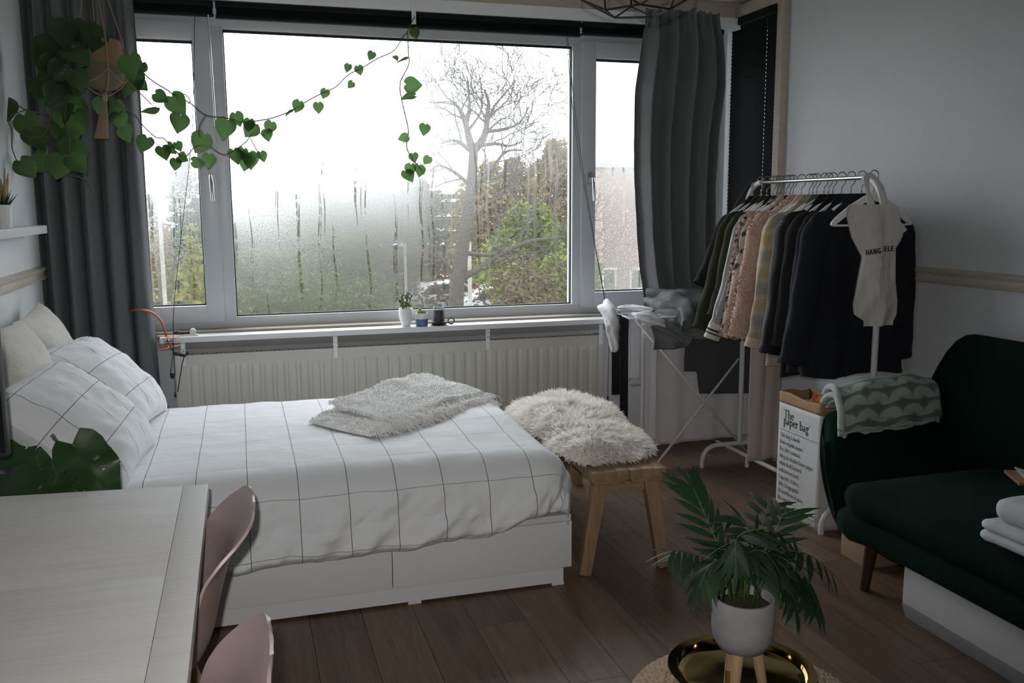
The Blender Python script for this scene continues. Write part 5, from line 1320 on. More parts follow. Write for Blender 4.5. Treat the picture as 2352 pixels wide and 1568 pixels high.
MB().grid(totefn(1), 40, 60).build('front_panel', m_canvas, tt_, smooth=180); MB().grid(totefn(-1), 40, 60).build('back_panel', m_canvas, tt_, smooth=180)
fa = [on_y(2046, 480, TY-.02), on_y(2084, 528, TY-.02), on_y(2055, 550, TY-.02)]
MB().add([tuple(p_) for p_ in fa]+[tuple(p_+Vector((0, .006, 0))) for p_ in fa], [(0, 1, 2), (5, 4, 3), (0, 3, 4, 1), (1, 4, 5, 2), (2, 5, 3, 0)]).build('side_fold', m_canvas, tt_, smooth=0)
for pts in ([(1998, 475), (2003, 430), (2010, 405), (2020, 403), (2027, 420), (2030, 465)], [(2008, 475), (2000, 425), (2006, 405), (2018, 402), (2034, 425), (2036, 465)]):
    P = catmull([on_y(x_, y_, TY-.01+.05*sst(440, 405, 0 or 0)) for x_, y_ in pts], 6)
    for i, p_ in enumerate(P): p_.y += .05*math.sin(PI*i/(len(P)-1))
    MB().tube(P, .011, 8, flat=.25, up=(0, 1, 0)).build('handle', m_canvas, tt_, smooth=180)
m_ink = mat('black_print_ink', (.012, .012, .014), .8)
for txt, px, py, s_, ry in (('HANG', 1989, 586, .033, -.10), ('ELE', 2031, 577, .033, -.02)):
    p_ = on_y(px, py, TY-.052); mw = Matrix.Translation(p_)@Matrix.Rotation(ry*1., 4, 'Y')@RXZ
    text_obj('lettering', txt, s_, m_ink, tt_, mw, .002, sx_=.70 if txt == 'HANG' else .82, bold=.0003, space=1.25)

# pale plastic bag on the floor behind the rail
pa, pb_, pc = on_z(1722, 1012, .03), on_z(1758, 1022, .035), on_z(1800, 1036, .03)
crump('plastic_bag', 'pale crumpled bag on the floor behind the clothes rail', [pa+Vector((0, 0, .02)), pb_+Vector((0, 0, .03)), pc+Vector((0, 0, .02))], [(0, .03), (.4, .055), (.7, .05), (1, .03)], .8, 3., mat('pale_blue_plastic', (.50, .54, .58), .35))

# ================================================================== PAPER BAG
GX0, GX1, GY0, GY1, GH = 2.492, 2.665, 3.42, 3.755, .555
pb = thing('paper_bag', 'white printed paper bag with brown rim in front of the rail', 'paper bag', (2.58, 3.58, 0))
m_pap = mat('white_kraft_paper', (.66, .66, .67), .75, (.61, .61, .62), 4, bump=.3, bscale=12, bdist=.004)
m_kraft = mat('brown_kraft_paper', (.40, .26, .14), .8, (.35, .22, .12), 6)
def bagside(name, a, b, m_, z0=0., z1=GH, wob=.004):
    def fn(u, v):
        p_ = Vector(a).lerp(Vector(b), u); z = lerp(z0, z1, v); n_ = Vector((b[1]-a[1], a[0]-b[0], 0)).normalized()
        return p_+n_*wob*FB((p_.x*2, p_.y*2, z), 6, 3.)*math.sin(PI*u)+Vector((0, 0, z))
    return MB().sheet(fn, 16, 20, .0015).build(name, m_, pb, smooth=180)
c1, c2, c3, c4 = (GX0, GY1, 0), (GX0, GY0, 0), (GX1, GY0, 0), (GX1, GY1, 0)
bagside('printed_side', c1, c2, m_pap, wob=.0); bagside('gusset', c2, c3, m_pap, wob=.008); bagside('back_side', c3, c4, m_pap); bagside('gusset', c4, c1, m_pap)
for i, (a, b) in enumerate(((c1, c2), (c2, c3), (c3, c4), (c4, c1))):
    n_ = Vector((b[1]-a[1], a[0]-b[0], 0)).normalized()*-.002 if False else Vector((0, 0, 0))
    def fn(u, v, a=a, b=b):
        p_ = Vector(a).lerp(Vector(b), u); n2 = Vector((b[1]-a[1], a[0]-b[0], 0)).normalized(); return p_+n2*.002+Vector((0, 0, lerp(GH-.004, GH+.048, v)+.006*math.sin(u*7+i)*v))
    MB().sheet(fn, 12, 4, .004).build('rolled_rim', m_kraft, pb, smooth=180)
MB().box(GX0+.002, GX1-.002, GY0+.002, GY1-.002, .002, .006).build('base', m_pap, pb)
MTX = Matrix(((0, 0, -1, 0), (-1, 0, 0, 0), (0, 1, 0, 0), (0, 0, 0, 1)))     # text x -> -Y, text y -> Z, faces -X

# --- a small old-style serif alphabet drawn with strokes (stem, hairline, bowl, serif)
def glyph_font():
    TH, TN = .115, .045; G_ = {}
    def st(x, y0, y1, w_=TH): return [('p', [(x-w_/2, y0), (x+w_/2, y0), (x+w_/2, y1), (x-w_/2, y1)])]
    def sf(x, y, l=.11, r=.11, h=.035): return [('p', [(x-l, y), (x+r, y), (x+r, y+h), (x-l, y+h)])]
    def flag(x, y): return [('p', [(x-.16, y-.07), (x+.02, y-.0), (x+.02, y-.08), (x-.14, y-.11)])]
    def arc(cx, cy, rx, ry, a0, a1, n=14, tk=None):
        pts_o, pts_i = [], []
        for k in range(n+1):
            a = math.radians(lerp(a0, a1, k/n)); t = TN+(TH-TN)*abs(math.cos(a))**1.4 if tk is None else tk
            pts_o.append((cx+math.cos(a)*(rx+t/2), cy+math.sin(a)*(ry+t/2))); pts_i.append((cx+math.cos(a)*(rx-t/2), cy+math.sin(a)*(ry-t/2)))
        return [('s', pts_o, pts_i)]
    def ln(x0, y0, x1, y1, t=TH):
        d = math.hypot(x1-x0, y1-y0); nx, ny = -(y1-y0)/d*t/2, (x1-x0)/d*t/2
        return [('p', [(x0-nx, y0-ny), (x1-nx, y1-ny), (x1+nx, y1+ny), (x0+nx, y0+ny)])]
    X, A, D = .46, .72, -.24
    bowlL = lambda c: arc(c, X/2, .17, X/2-.02, 60, 300); 
    def put(ch, w_, *parts): G_[ch] = (w_, sum(parts, []))
    put('a', .48, st(.31, .06, .34), arc(.20, .33, .11, .10, 0, 160), arc(.19, .13, .11, .105, 40, 320), ln(.30, .05, .40, .02, .05))
    put('b', .54, st(.12, .0, A), flag(.12, A), arc(.28, X/2, .15, X/2-.02, -140, 140))
    put('c', .46, arc(.25, X/2, .17, X/2-.02, 50, 310)); put('d', .56, st(.40, .02, A), flag(.40, A), arc(.24, X/2, .16, X/2-.02, 40, 320), ln(.40, .03, .50, .03, .04))
    put('e', .47, arc(.24, X/2, .17, X/2-.02, 5, 320), ln(.09, .27, .41, .27, TN))
    put('f', .33, st(.14, 0, .58), sf(.14, 0), arc(.24, .58, .10, .11, 60, 180), ln(.02, X-.02, .30, X-.02, TN))
    put('g', .50, arc(.21, .31, .12, .13, 0, 360), arc(.22, -.10, .16, .10, 0, 360), ln(.12, .15, .14, .03, .06), ln(.14, .03, .34, .0, .09), ln(.31, .41, .46, .44, .05))
    put('h', .58, st(.12, 0, A), flag(.12, A), sf(.12, 0), arc(.27, .30, .15, .14, 0, 170), st(.42, 0, .30), sf(.42, 0))
    put('i', .28, st(.13, 0, X), flag(.13, X), sf(.13, 0), arc(.13, .63, .03, .03, 0, 360, tk=.06))
    put('k', .55, st(.12, 0, A), flag(.12, A), sf(.12, 0), ln(.16, .20, .40, .43, TN), ln(.22, .25, .46, .0, .10), sf(.40, X-.03))
    put('l', .28, st(.13, 0, A), flag(.13, A), sf(.13, 0))
    put('m', .86, st(.12, 0, X), flag(.12, X), sf(.12, 0), arc(.26, .30, .14, .14, 0, 170), st(.40, 0, .30), sf(.40, 0), arc(.54, .30, .14, .14, 0, 170), st(.68, 0, .30), sf(.68, 0))
    put('n', .58, st(.12, 0, X), flag(.12, X), sf(.12, 0), arc(.27, .30, .15, .14, 0, 170), st(.42, 0, .30), sf(.42, 0))
    put('o', .52, arc(.25, X/2, .17, X/2-.02, 0, 360))
    put('p', .54, st(.12, D, X), flag(.12, X), sf(.12, D), arc(.28, X/2, .15, X/2-.02, -140, 140))
    put('r', .40, st(.12, 0, X), flag(.12, X), sf(.12, 0), arc(.26, .33, .12, .10, 50, 170))
    put('s', .40, arc(.19, .34, .10, .10, 20, 270), arc(.19, .13, .12, .11, -160, 90))
    put('t', .33, st(.14, .06, .60), ln(.02, X-.02, .30, X-.02, TN), arc(.23, .10, .09, .09, 180, 330))
    put('u', .57, st(.12, .14, X), flag(.12, X), arc(.26, .16, .14, .14, 190, 350), st(.42, .0, X), flag(.42, X), sf(.42, 0, .02, .10))
    put('v', .50, ln(.08, X, .25, 0, .10), ln(.42, X, .25, 0, TN), sf(.08, X-.03), sf(.42, X-.03, .08, .08))
    put('w', .74, ln(.07, X, .22, 0, .10), ln(.22, 0, .35, X, TN), ln(.35, X, .50, 0, .10), ln(.50, 0, .65, X, TN), sf(.07, X-.03, .07, .07), sf(.65, X-.03, .07, .07))
    put('y', .50, ln(.08, X, .26, 0, .10), ln(.42, X, .14, D, TN), sf(.08, X-.03), sf(.42, X-.03, .08, .08), arc(.13, D+.03, .02, .02, 0, 360, tk=.05))
    put('T', .66, st(.32, 0, .68), sf(.32, 0, .15, .15), ln(.03, .66, .61, .66, .05), ln(.04, .68, .04, .52, .04), ln(.60, .68, .60, .52, .04))
    put('I', .34, st(.16, 0, .68), sf(.16, 0, .14, .14), sf(.16, .645, .14, .14))
    put('C', .66, arc(.33, .34, .25, .31, 45, 315), ln(.53, .48, .53, .64, .04)); put('D', .74, st(.16, 0, .68), sf(.16, 0), sf(.16, .645), arc(.28, .34, .32, .30, -90, 90), ln(.16, .66, .30, .66, TN), ln(.16, .02, .30, .02, TN))
    put('E', .60, st(.16, 0, .68), sf(.16, 0), sf(.16, .645), ln(.16, .66, .50, .66, TN), ln(.16, .35, .42, .35, TN), ln(.16, .02, .52, .02, TN), ln(.50, .68, .50, .54, .04), ln(.52, 0, .52, .15, .04))
    put('1', .42, st(.21, 0, .62), sf(.21, 0, .13, .13), ln(.10, .54, .21, .62, .05)); put('0', .48, arc(.23, .31, .15, .29, 0, 360)); put('8', .48, arc(.23, .46, .11, .13, 0, 360), arc(.23, .16, .14, .14, 0, 360))
    put('3', .44, arc(.19, .46, .12, .14, -80, 150), arc(.19, .17, .14, .15, -150, 80)); put('%', .78, arc(.17, .48, .10, .13, 0, 360, tk=.05), arc(.58, .14, .10, .13, 0, 360, tk=.05), ln(.18, 0, .58, .64, TN))
    put('.', .22, arc(.10, .04, .025, .025, 0, 360, tk=.06)); put(':', .24, arc(.11, .04, .025, .025, 0, 360, tk=.06), arc(.11, .36, .025, .025, 0, 360, tk=.06))
    put('/', .38, ln(.02, -.1, .34, .72, TN)); put('-', .32, ln(.04, .22, .28, .22, .06)); put(' ', .24)
    put('\u00b2', .22, arc(.08, .62, .06, .05, -40, 170, tk=.03), ln(.12, .57, .02, .45, .03), ln(.02, .45, .17, .45, .03)); put('\u2122', .36, ln(.02, .66, .14, .66, .03), ln(.08, .66, .08, .5, .03), ln(.18, .5, .18, .66, .03), ln(.18, .66, .25, .55, .03), ln(.25, .55, .32, .66, .03), ln(.32, .66, .32, .5, .03))
    put('\u00ae', .22, arc(.09, .60, .07, .07, 0, 360, tk=.025))
    return G_
FONT = glyph_font()
def serif(name, txt, size, origin, m_, par, sx_=1., track=0.):
    """one line of text as flat ink on the face x = origin.x, running towards -Y"""
    q = MB(); x = 0.
    for ch in txt:
        if ch not in FONT: x += .3*size; continue
        w_, parts = FONT[ch]
        for pt in parts:
            f = lambda a, b: (origin.x-.0006, origin.y-(x+a*size)*sx_, origin.z+b*size)
            if pt[0] == 'p': k = len(q.v); q.v += [f(*c) for c in pt[1]]; q.f.append(tuple(range(k, k+len(pt[1]))))
            else:
                k = len(q.v); n_ = len(pt[1]); q.v += [f(*c) for c in pt[1]]+[f(*c) for c in pt[2]]
                for i in range(n_-1): q.f.append((k+i, k+i+1, k+n_+i+1, k+n_+i))
        x += (w_+track)*size
    o = q.build(name, m_, par, smooth=0); return x*sx_
m_print = mat('bag_print_ink', (.03, .03, .032), .8)
o0 = Vector((GX0-.0008, GY1-.022, 0))
def at_px(px, py): p_ = on_x(px, py, GX0); return Vector((GX0-.0008, p_.y, p_.z))
serif('print_title', 'The', .060, at_px(1801, 958), m_print, pb, .80); serif('print_title', 'paper bag\u00ae', .061, at_px(1800, 973), m_print, pb, .80)
rows = ['This bag is made', 'from organic paper.', 'It is 100% natural.', '180 g/m\u00b2 double-layer paper:', 'white kraft layered', 'with brown kraft.', 'Capacity: 33 litres.', '100% Ecographik\u2122', 'Do not throw it away.', 'It is reusable.']
ytop = on_x(1799, 1002, GX0).z; ybot = on_x(1795, 1147, GX0).z
for k, r_t in enumerate(rows):
    z = lerp(ytop, ybot, k/9); serif('print_line', r_t, .0285, Vector((GX0-.0008, GY1-.018, z)), m_print, pb, .80)
for z, w_ in ((on_x(1799, 986, GX0).z, .30), (on_x(1794, 1152, GX0).z-.012, .30)): MB().box(GX0-.0016, GX0-.0010, GY1-.018-w_, GY1-.018, z, z+.0016).build('print_rule', m_print, pb, smooth=0)
serif('print_small', 'This bag is made from organic paper. It is reusable.', .011, Vector((GX0-.0008, GY1-.018, on_x(1794, 1152, GX0).z-.027)), m_print, pb, .8)
tag(MB().grid(lambda u, v: (lerp(GX0+.02, GX1-.01, u), lerp(GY0+.03, GY1-.10, v), .50+.11*math.sin(PI*u)*math.sin(PI*v)+.03*FB((u*2, v*2, 0), 2, 3.)+.03*v), 16, 20).build('orange_cloth', mat('rust_orange_fabric', (.42, .10, .02), .6), smooth=180, base=(2.58, 3.5, .5)), 'rust orange fabric inside the paper bag', 'fabric')

# ================================================================== SOFA
m_velv = mat('green_velvet', (.0028, .017, .011), .95, (.002, .011, .0075), 3, sheen=.14, bump=.1, bscale=500, spec=.08)
so = thing('sofa', 'dark green velvet sofa with wooden legs along the right wall', 'sofa', (2.6, 2.3, 0))
SYN = 1.30                                   # near end, outside the picture
def rbox(name, x0, x1, y0, y1, z0, z1, r, m_, par, crown=.0, seed=0.):
    cx, cy, cz = (x0+x1)/2, (y0+y1)/2, (z0+z1)/2; hx, hy, hz_ = (x1-x0)/2, (y1-y0)/2, (z1-z0)/2
    def fn(u, v):
        th = PI*(u-.5); ph = 2*PI*v
        d = Vector((math.cos(th)*math.cos(ph), math.cos(th)*math.sin(ph), math.sin(th)))
        # project a sphere direction onto a rounded box
        k = max(abs(d.x)/hx, abs(d.y)/hy, abs(d.z)/hz_); p_ = d/k
        q_ = Vector((max(-hx+r, min(hx-r, p_.x)), max(-hy+r, min(hy-r, p_.y)), max(-hz_+r, min(hz_-r, p_.z))))
        e = p_-q_; p2 = q_+(e.normalized()*r if e.length > 1e-9 else e)
        p2.z += crown*(1-(p2.x/hx)**2)*(1-(p2.y/hy)**2)*(1 if p2.z > 0 else 0)
        return (cx+p2.x, cy+p2.y, cz+p2.z)
    # use a cube-sphere style via bevelled box for clean faces
    q = MB().box(x0, x1, y0, y1, z0, z1); o = q.build(name, m_, par, smooth=0)
    bm = bmesh.new(); bm.from_mesh(o.data)
    bmesh.ops.subdivide_edges(bm, edges=bm.edges[:], cuts=7, use_grid_fill=True)
    off = WORLD[par.name]
    for v in bm.verts:
        p_ = v.co+off-Vector((cx, cy, cz))
        q_ = Vector((max(-hx+r, min(hx-r, p_.x)), max(-hy+r, min(hy-r, p_.y)), max(-hz_+r, min(hz_-r, p_.z)))); e = p_-q_
        if e.length > 1e-9: p_ = q_+e.normalized()*min(r, e.length if sum(abs(c_) > 1e-6 for c_ in e) < 2 else r)
        f = (1-(p_.x/hx)**2)*(1-(p_.y/hy)**2)
        if p_.z > 0: p_.z += crown*max(0, f)
        v.co = p_+Vector((cx, cy, cz))-off
    bmesh.ops.subdivide_edges(bm, edges=bm.edges[:], cuts=1, use_grid_fill=True, smooth=.6)
    bm.to_mesh(o.data); bm.free(); o.data.polygons.foreach_set('use_smooth', [True]*len(o.data.polygons)); return o
rbox('base', 2.165, 2.93, SYN, 2.88, .232, .345, .045, m_velv, so)
rbox('seat_cushion', 2.150, 2.86, SYN+.08, 2.83, .335, .462, .06, m_velv, so, crown=.018)
# back: upholstered slab, leaning, rounded far corner
def backfn(side):
    def fn(u, v):
        y = lerp(SYN, 3.245, u); t = v
        zt = .945-.16*sst(2.95, 3.245, y)**2
        if y > 3.10: zt -= .10*((y-3.10)/.145)**3
        z = lerp(.33, zt, t); x = lerp(2.80, 2.905, t)+(.02*math.sin(PI*t) if side < 0 else .0)
        th = .13*math.sin(PI*min(1, .12+.88*(1-t)))**.5 if t > .8 else .13
        x2 = x if side < 0 else min(3.03, x+lerp(.13, .02, sst(.75, 1, t)))
        x2 += side*.0
        return (x2-(.035*math.sin(PI*t)*math.sin(PI*min(1, max(0, (y-SYN)/1.9)))*(side < 0)), y, z)
    return fn
q = MB(); q.grid(lambda u, v: backfn(-1)(u, v), 40, 20); q.grid(lambda u, v: backfn(1)(1-u, v), 40, 20)
q.grid(lambda u, v: Vector(backfn(-1)(1, v)).lerp(Vector(backfn(1)(1, v)), u)+Vector((0, .02*math.sin(PI*u), 0)), 6, 20); q.grid(lambda u, v: Vector(backfn(-1)(v, 1)).lerp(Vector(backfn(1)(v, 1)), u)+Vector((0, 0, .02*math.sin(PI*u))), 6, 40)
q.build('backrest', m_velv, so, smooth=180)
# flared far arm, top leaning outwards
def armfn(u, v):
    # u along from front to back, v round the section
    a = 2*PI*v; c, s = math.cos(a), math.sin(a); k = 3.
    sc_ = (abs(c)**k+abs(s)**k)**(-1/k); c *= sc_; s *= sc_
    t = (s+1)/2                                   # 0 bottom .. 1 top
    xf = lerp(2.175, 2.345, t**.9)-.018*math.sin(PI*t); xb = 2.90
    x = lerp(xf, xb, u)
    front = math.sqrt(max(0, 1-(1-min(1, u/.10))**2)) if u < .10 else 1
    ymid = lerp(2.875, 3.205, t**.85); th = lerp(.055, .047, t)*(.35+.65*front)
    zt = lerp(.240, .625+.03*u, t)
    zt -= (1-front)*.06*(t-.5)*2
    return (x, ymid+c*th, zt)
q = MB().grid(armfn, 30, 36, cv=True); k0 = 0; q.f.append(tuple(range(36))[::-1]); q.build('armrest', m_velv, so, smooth=180)
m_sleg = wood_mat('dark_walnut_leg', (.055, .026, .016), (.035, .016, .010), (.02, .01, .006), .4, 2)
for x_, y_, dx, dy in ((2.30, 2.80, -.012, .02), (2.84, 2.82, .02, .02), (2.30, SYN+.12, -.012, -.02), (2.84, SYN+.1, .02, -.02)): MB().tube([(x_, y_, .24), (x_+dx, y_+dy, 0)], [.026, .018], 14).build('leg', m_sleg, so, smooth=50)

# patterned blanket folded over the arm
m, n, b = newmat('scallop_fleece'); uv, U, V_ = uvnode(n)
sc_ = 1/.115
u2 = math_(n, 'MULTIPLY', U, sc_); v2 = math_(n, 'MULTIPLY', V_, sc_*1.7); row = math_(n, 'FLOOR', v2)
xx = math_(n, 'SUBTRACT', math_(n, 'FRACT', math_(n, 'ADD', u2, math_(n, 'MULTIPLY', math_(n, 'MODULO', row, 2.), .5))), .5); yy = math_(n, 'FRACT', v2)
yb_ = math_(n, 'ADD', math_(n, 'MULTIPLY', yy, .62), .05)
rr_ = math_(n, 'SQRT', math_(n, 'ADD', math_(n, 'MULTIPLY', xx, xx), math_(n, 'MULTIPLY', yb_, yb_)))
ang = math_(n, 'ARCTAN2', yb_, xx); rays = math_(n, 'GREATER_THAN', math_(n, 'SINE', math_(n, 'MULTIPLY', ang, 34.)), -.55)
body = ramp_(n, rr_, [(.08, 0.), (.22, .9), (.50, 1.), (.56, .15), (.7, 0.)])
c = mix_(n, math_(n, 'MULTIPLY', body, math_(n, 'ADD', math_(n, 'MULTIPLY', rays, .45), .55)), (.11, .15, .13), (.42, .47, .43))
n.links.new(c, b.inputs['Base Color']); b.inputs['Roughness'].default_value = .95; b.inputs['Sheen Weight'].default_value = .3; m_fleece = m
bump_(n, b, noise_(n, coords(n, 'Object'), 260, 2), .4, .002)
m_fleece2 = mat('scallop_fleece_reverse', (.45, .50, .47), .95, (.40, .45, .42), 30, sheen=.3, bump=.5, bscale=160, bdist=.004)
bk_ = thing('folded_blanket', 'sage green scallop patterned blanket folded over the sofa arm', 'blanket', (2.55, 3.2, .65))
def blank(off, x0, x1, l0, l1):
    def fn(u, v):
        x = lerp(x0, x1, u); d = lerp(-l0, l1, v)          # d<0 far side, d>0 near side hanging to the seat
        R = .075+off; zt = .672+.02*(x-2.35)/.4
        an = d/R
        if abs(an) < PI/2*.85: y = 3.215-R*math.sin(an); z = zt-R+off+R*math.cos(an)
        else:
            sg = math.copysign(1, d); a1 = PI/2*.85; e = abs(d)-a1*R; y = 3.215-sg*(R*math.sin(a1)+e*.30); z = zt-R+off+R*math.cos(a1)-e*.95
        f = .010*FB((x, d, off*20), 9, 5.)+.006*math.sin(x*30+d*10)
        return (x-.04*v+.02*math.sin(d*9+off*60), y-f*.6, z+f+.025*math.sin(PI*u)*math.exp(-((d+.02)/.12)**2))
    return fn
uvb = lambda x0, x1, l0, l1: (lambda u, v: (lerp(x0, x1, u), -lerp(-l0, l1, v)))
for k, (off, x0, x1, l0, l1, mm) in enumerate(((.002, 2.425, 2.89, .10, .200, m_fleece2), (.018, 2.405, 2.89, .11, .215, m_fleece2), (.034, 2.395, 2.88, .12, .220, m_fleece2), (.050, 2.425, 2.90, .12, .225, m_fleece))):
    MB().sheet(lambda u, v: blank(off, x0, x1, l0, l1)(1-u, v), 40, 40, .013, uv=lambda u, v: uvb(x0, x1, l0, l1)(1-u, v)).build('blanket_layer', mm, bk_, smooth=180)
# folded end loops that join the layers at the front
for a, c in ((.010, .026), (.042, .058)):
    P = [Vector(blank((a+c)/2, 2.405, 2.8, .11, .215)(0, t/30)) for t in range(31)]
    MB().tube(P, .0155, 10).build('blanket_fold', m_fleece2, bk_, smooth=180)

# white clothes and a book on the seat, things under the sofa
m_wht = cloth_mat('white_cotton_fold', (.66, .67, .71), (.62, .63, .67), 4, sheen=.1)
def fold_stack(name, label, P, dx, dy, h, r, n_, cat, crown):
    t = thing(name, label, cat, (P.x+dx/2, P.y-dy/2, P.z))
    for k in range(n_):
        z0 = P.z+k*h/n_; j = .006*((k*7) % 3-1)
        rbox('cloth_layer', P.x+j, P.x+dx+j, P.y-dy+j, P.y+j*.5, z0, z0+h/n_*1.04, min(r, h/n_*.49), m_wht, t, crown=crown if k == n_-1 else 0)
    return t
P = on_z(2247, 1234, .480)
fold_stack('folded_shirt', 'white folded shirt lying lowest on the sofa seat', P, .26, .42, .062, .03, 2, 'shirt', .010)
P2_ = on_z(2276, 1190, .545); P2_.x += .0
fold_stack('rolled_towel', 'white rolled towel lying on the folded shirt on the sofa', P2_, .17, .36, .070, .034, 1, 'towel', .006)
p_ = on_z(2345, 1112, .475)
tag(MB().hexa([(p_.x-.03, p_.y-.02, .478), (p_.x+.15, p_.y-.14, .478), (p_.x+.26, p_.y+.02, .478), (p_.x+.05, p_.y+.13, .478)], [(p_.x-.03, p_.y-.02, .49), (p_.x+.15, p_.y-.14, .49), (p_.x+.26, p_.y+.02, .49), (p_.x+.05, p_.y+.13, .49)]).build('book', m_kraft, bevel=.002, base=(p_.x, p_.y, .478)), 'brown covered book on the sofa at the right picture edge', 'book')
q_ = Vector((p_.x+.05, p_.y+.02, .491))
tag(MB().hexa([(q_.x-.03, q_.y-.02, .491), (q_.x+.12, q_.y-.10, .491), (q_.x+.2, q_.y+.02, .491), (q_.x+.05, q_.y+.11, .491)], [(q_.x-.03, q_.y-.02, .497), (q_.x+.12, q_.y-.10, .497), (q_.x+.2, q_.y+.02, .497), (q_.x+.05, q_.y+.11, .497)]).build('magazine', m_white, bevel=.001, base=q_), 'white magazine lying on the brown book', 'magazine')
cbx = thing('cardboard_box', 'brown cardboard box on the floor behind the sofa leg', 'box', (2.56, 3.06, 0))
m_card = mat('cardboard', (.36, .25, .15), .85, (.32, .22, .13), 4)
MB().box(2.435, 2.70, 2.99, 3.165, 0, .19).build('carton', m_card, cbx, bevel=.002); MB().box(2.435, 2.705, 3.078, 3.084, .19, .193).build('flap_seam', m_card, cbx)
ub = thing('storage_bag', 'white fabric storage box with grey base under the sofa', 'storage box', (2.45, 2.1, 0))
MB().hexa([(2.262, 1.35, .055), (2.62, 1.35, .055), (2.62, 2.585, .055), (2.262, 2.585, .055)], [(2.240, 1.35, .215), (2.60, 1.35, .215), (2.60, 2.56, .215), (2.240, 2.56, .215)]).build('fabric_body', m_lin2, ub, bevel=.012)
MB().hexa([(2.275, 1.35, 0), (2.62, 1.35, 0), (2.62, 2.575, 0), (2.275, 2.575, 0)], [(2.262, 1.35, .056), (2.62, 1.35, .056), (2.62, 2.585, .056), (2.262, 2.585, .056)]).build('grey_band', cloth_mat('grey_felt', (.30, .30, .31), (.27, .27, .28), 5), ub, bevel=.004)

# ================================================================== POUF, TRAY, PALM
PP = Vector((1.115, 1.765, 0)); PR, PH = .285, .36
m_sea = mat('seagrass_braid', (.50, .39, .29), .8, (.38, .28, .20), 30, bump=.5, bscale=220, stretch=(1, 1, 1), bdist=.002, rnd=True)
pf_ = thing('woven_pouf', 'round woven seagrass pouf in the right foreground', 'pouf', PP)
prof = [(.0, 0), (.22, 0), (.285, .03), (.315, .10), (.320, .18), (.308, .25), (.270, .31), (.20, .345), (.09, .354), (0, .355)]
MB().lathe(prof, 48, PP).build('core', mat('seagrass_core', (.20, .15, .10), .9), pf_, smooth=180)
# braided rings: each ring is a chain of slanted strand lobes
def lobe_mesh():
    def fn(u, v):
        th, ph = PI*u, 2*PI*v; return (math.cos(th)*.5, math.sin(th)*math.cos(ph)*.5, math.sin(th)*math.sin(ph)*.5)
    return fn
lb = lobe_mesh(); q = MB()
arcl = []; 
P2 = [(r, z) for r, z in prof[2:-1]]
steps = []
for (r0, z0), (r1, z1) in zip(P2, P2[1:]):
    n_ = max(1, round(math.hypot(r1-r0, z1-z0)/.0125))
    for k in range(n_): steps.append((lerp(r0, r1, k/n_), lerp(z0, z1, k/n_), math.atan2(z1-z0, r1-r0)))
for ri, (r, z, sl_) in enumerate(steps):
    n_ = max(10, int(2*PI*r/.024)); sgn = 1 if ri % 2 else -1
    for k in range(n_):
        a = 2*PI*(k+.5*(ri//2 % 2))/n_+rng.uniform(-.003, .003); tx = Vector((-math.sin(a), math.cos(a), 0)); up = Vector((math.cos(a)*math.cos(sl_), math.sin(a)*math.cos(sl_), math.sin(sl_))); no = tx.cross(up)
        if no.dot(Vector((math.cos(a), math.sin(a), .3))) < 0: no = -no
        ex_ = (tx*math.cos(.6*sgn)+up*math.sin(.6*sgn))*.030; ey_ = (-tx*math.sin(.6*sgn)+up*math.cos(.6*sgn))*.0150; ez = no*.022
        c = PP+Vector((math.cos(a)*r, math.sin(a)*r, z))+no*.003; b0 = len(q.v)
        for i in range(5):
            for j in range(6):
                p_ = lb(i/4, j/6); q.v.append(tuple(c+ex_*p_[0]+ey_*p_[1]+ez*p_[2]))
        for i in range(4):
            for j in range(6): q.f.append((b0+i*6+j, b0+(i+1)*6+j, b0+(i+1)*6+(j+1) % 6, b0+i*6+(j+1) % 6))
bo = q.build('braids', m_sea, pf_, smooth=180); bo['kind'] = 'stuff'
TZ = .366
m_brass = mat('polished_brass', (.44, .33, .14), .07, metal=1); TC = Vector((PP.x+.004, PP.y+.038, TZ))
ty = thing('brass_tray', 'round brass tray lying on the woven pouf', 'tray', TC)
MB().lathe([(0, 0), (.134, 0), (.150, .004), (.154, .020), (.176, .022), (.178, .019), (.176, .0165), (.158, .0145), (.154, -.001), (.144, -.004), (0, -.004)], 72, TC).build('dish', m_brass, ty, smooth=35)
TPZ = TZ+.0005
PO = Vector((on_z(1704, 1562, TZ).x, on_z(1704, 1562, TZ).y+.005, TPZ))
pm = thing('potted_palm', 'parlour palm in a grey textured pot on wooden legs on the tray', 'potted plant', PO)
m, n, b = newmat('grey_woven_concrete'); v = coords(n, 'Object'); t = n.nodes.new('ShaderNodeTexCoord'); s = n.nodes.new('ShaderNodeSeparateXYZ'); n.links.new(t.outputs['Object'], s.inputs[0])
an_ = math_(n, 'SINE', math_(n, 'MULTIPLY', math_(n, 'ARCTAN2', s.outputs[1], s.outputs[0]), 170.)); zz_ = math_(n, 'SINE', math_(n, 'MULTIPLY', s.outputs[2], 2400.))
h_ = math_(n, 'ADD', math_(n, 'MULTIPLY', an_, .35), zz_)
c = mix_(n, ramp_(n, noise_(n, v, 14, 3), [(.3, 0.), (.7, 1.)]), (.30, .29, .30), (.40, .39, .40)); n.links.new(c, b.inputs['Base Color']); b.inputs['Roughness'].default_value = .85; bump_(n, b, h_, .3, .001); m_conc = m
PB = .078
MB().lathe([(0, PB), (.040, PB), (.058, PB+.010), (.071, PB+.034), (.0735, PB+.06), (.0735, PB+.130), (.072, PB+.133), (.066, PB+.133), (.066, PB+.112), (0, PB+.112)], 48, PO).build('pot', m_conc, pm, smooth=50)
MB().lathe([(0, PB+.116), (.04, PB+.119), (.066, PB+.112)], 24, PO).build('soil', m_soil, pm)
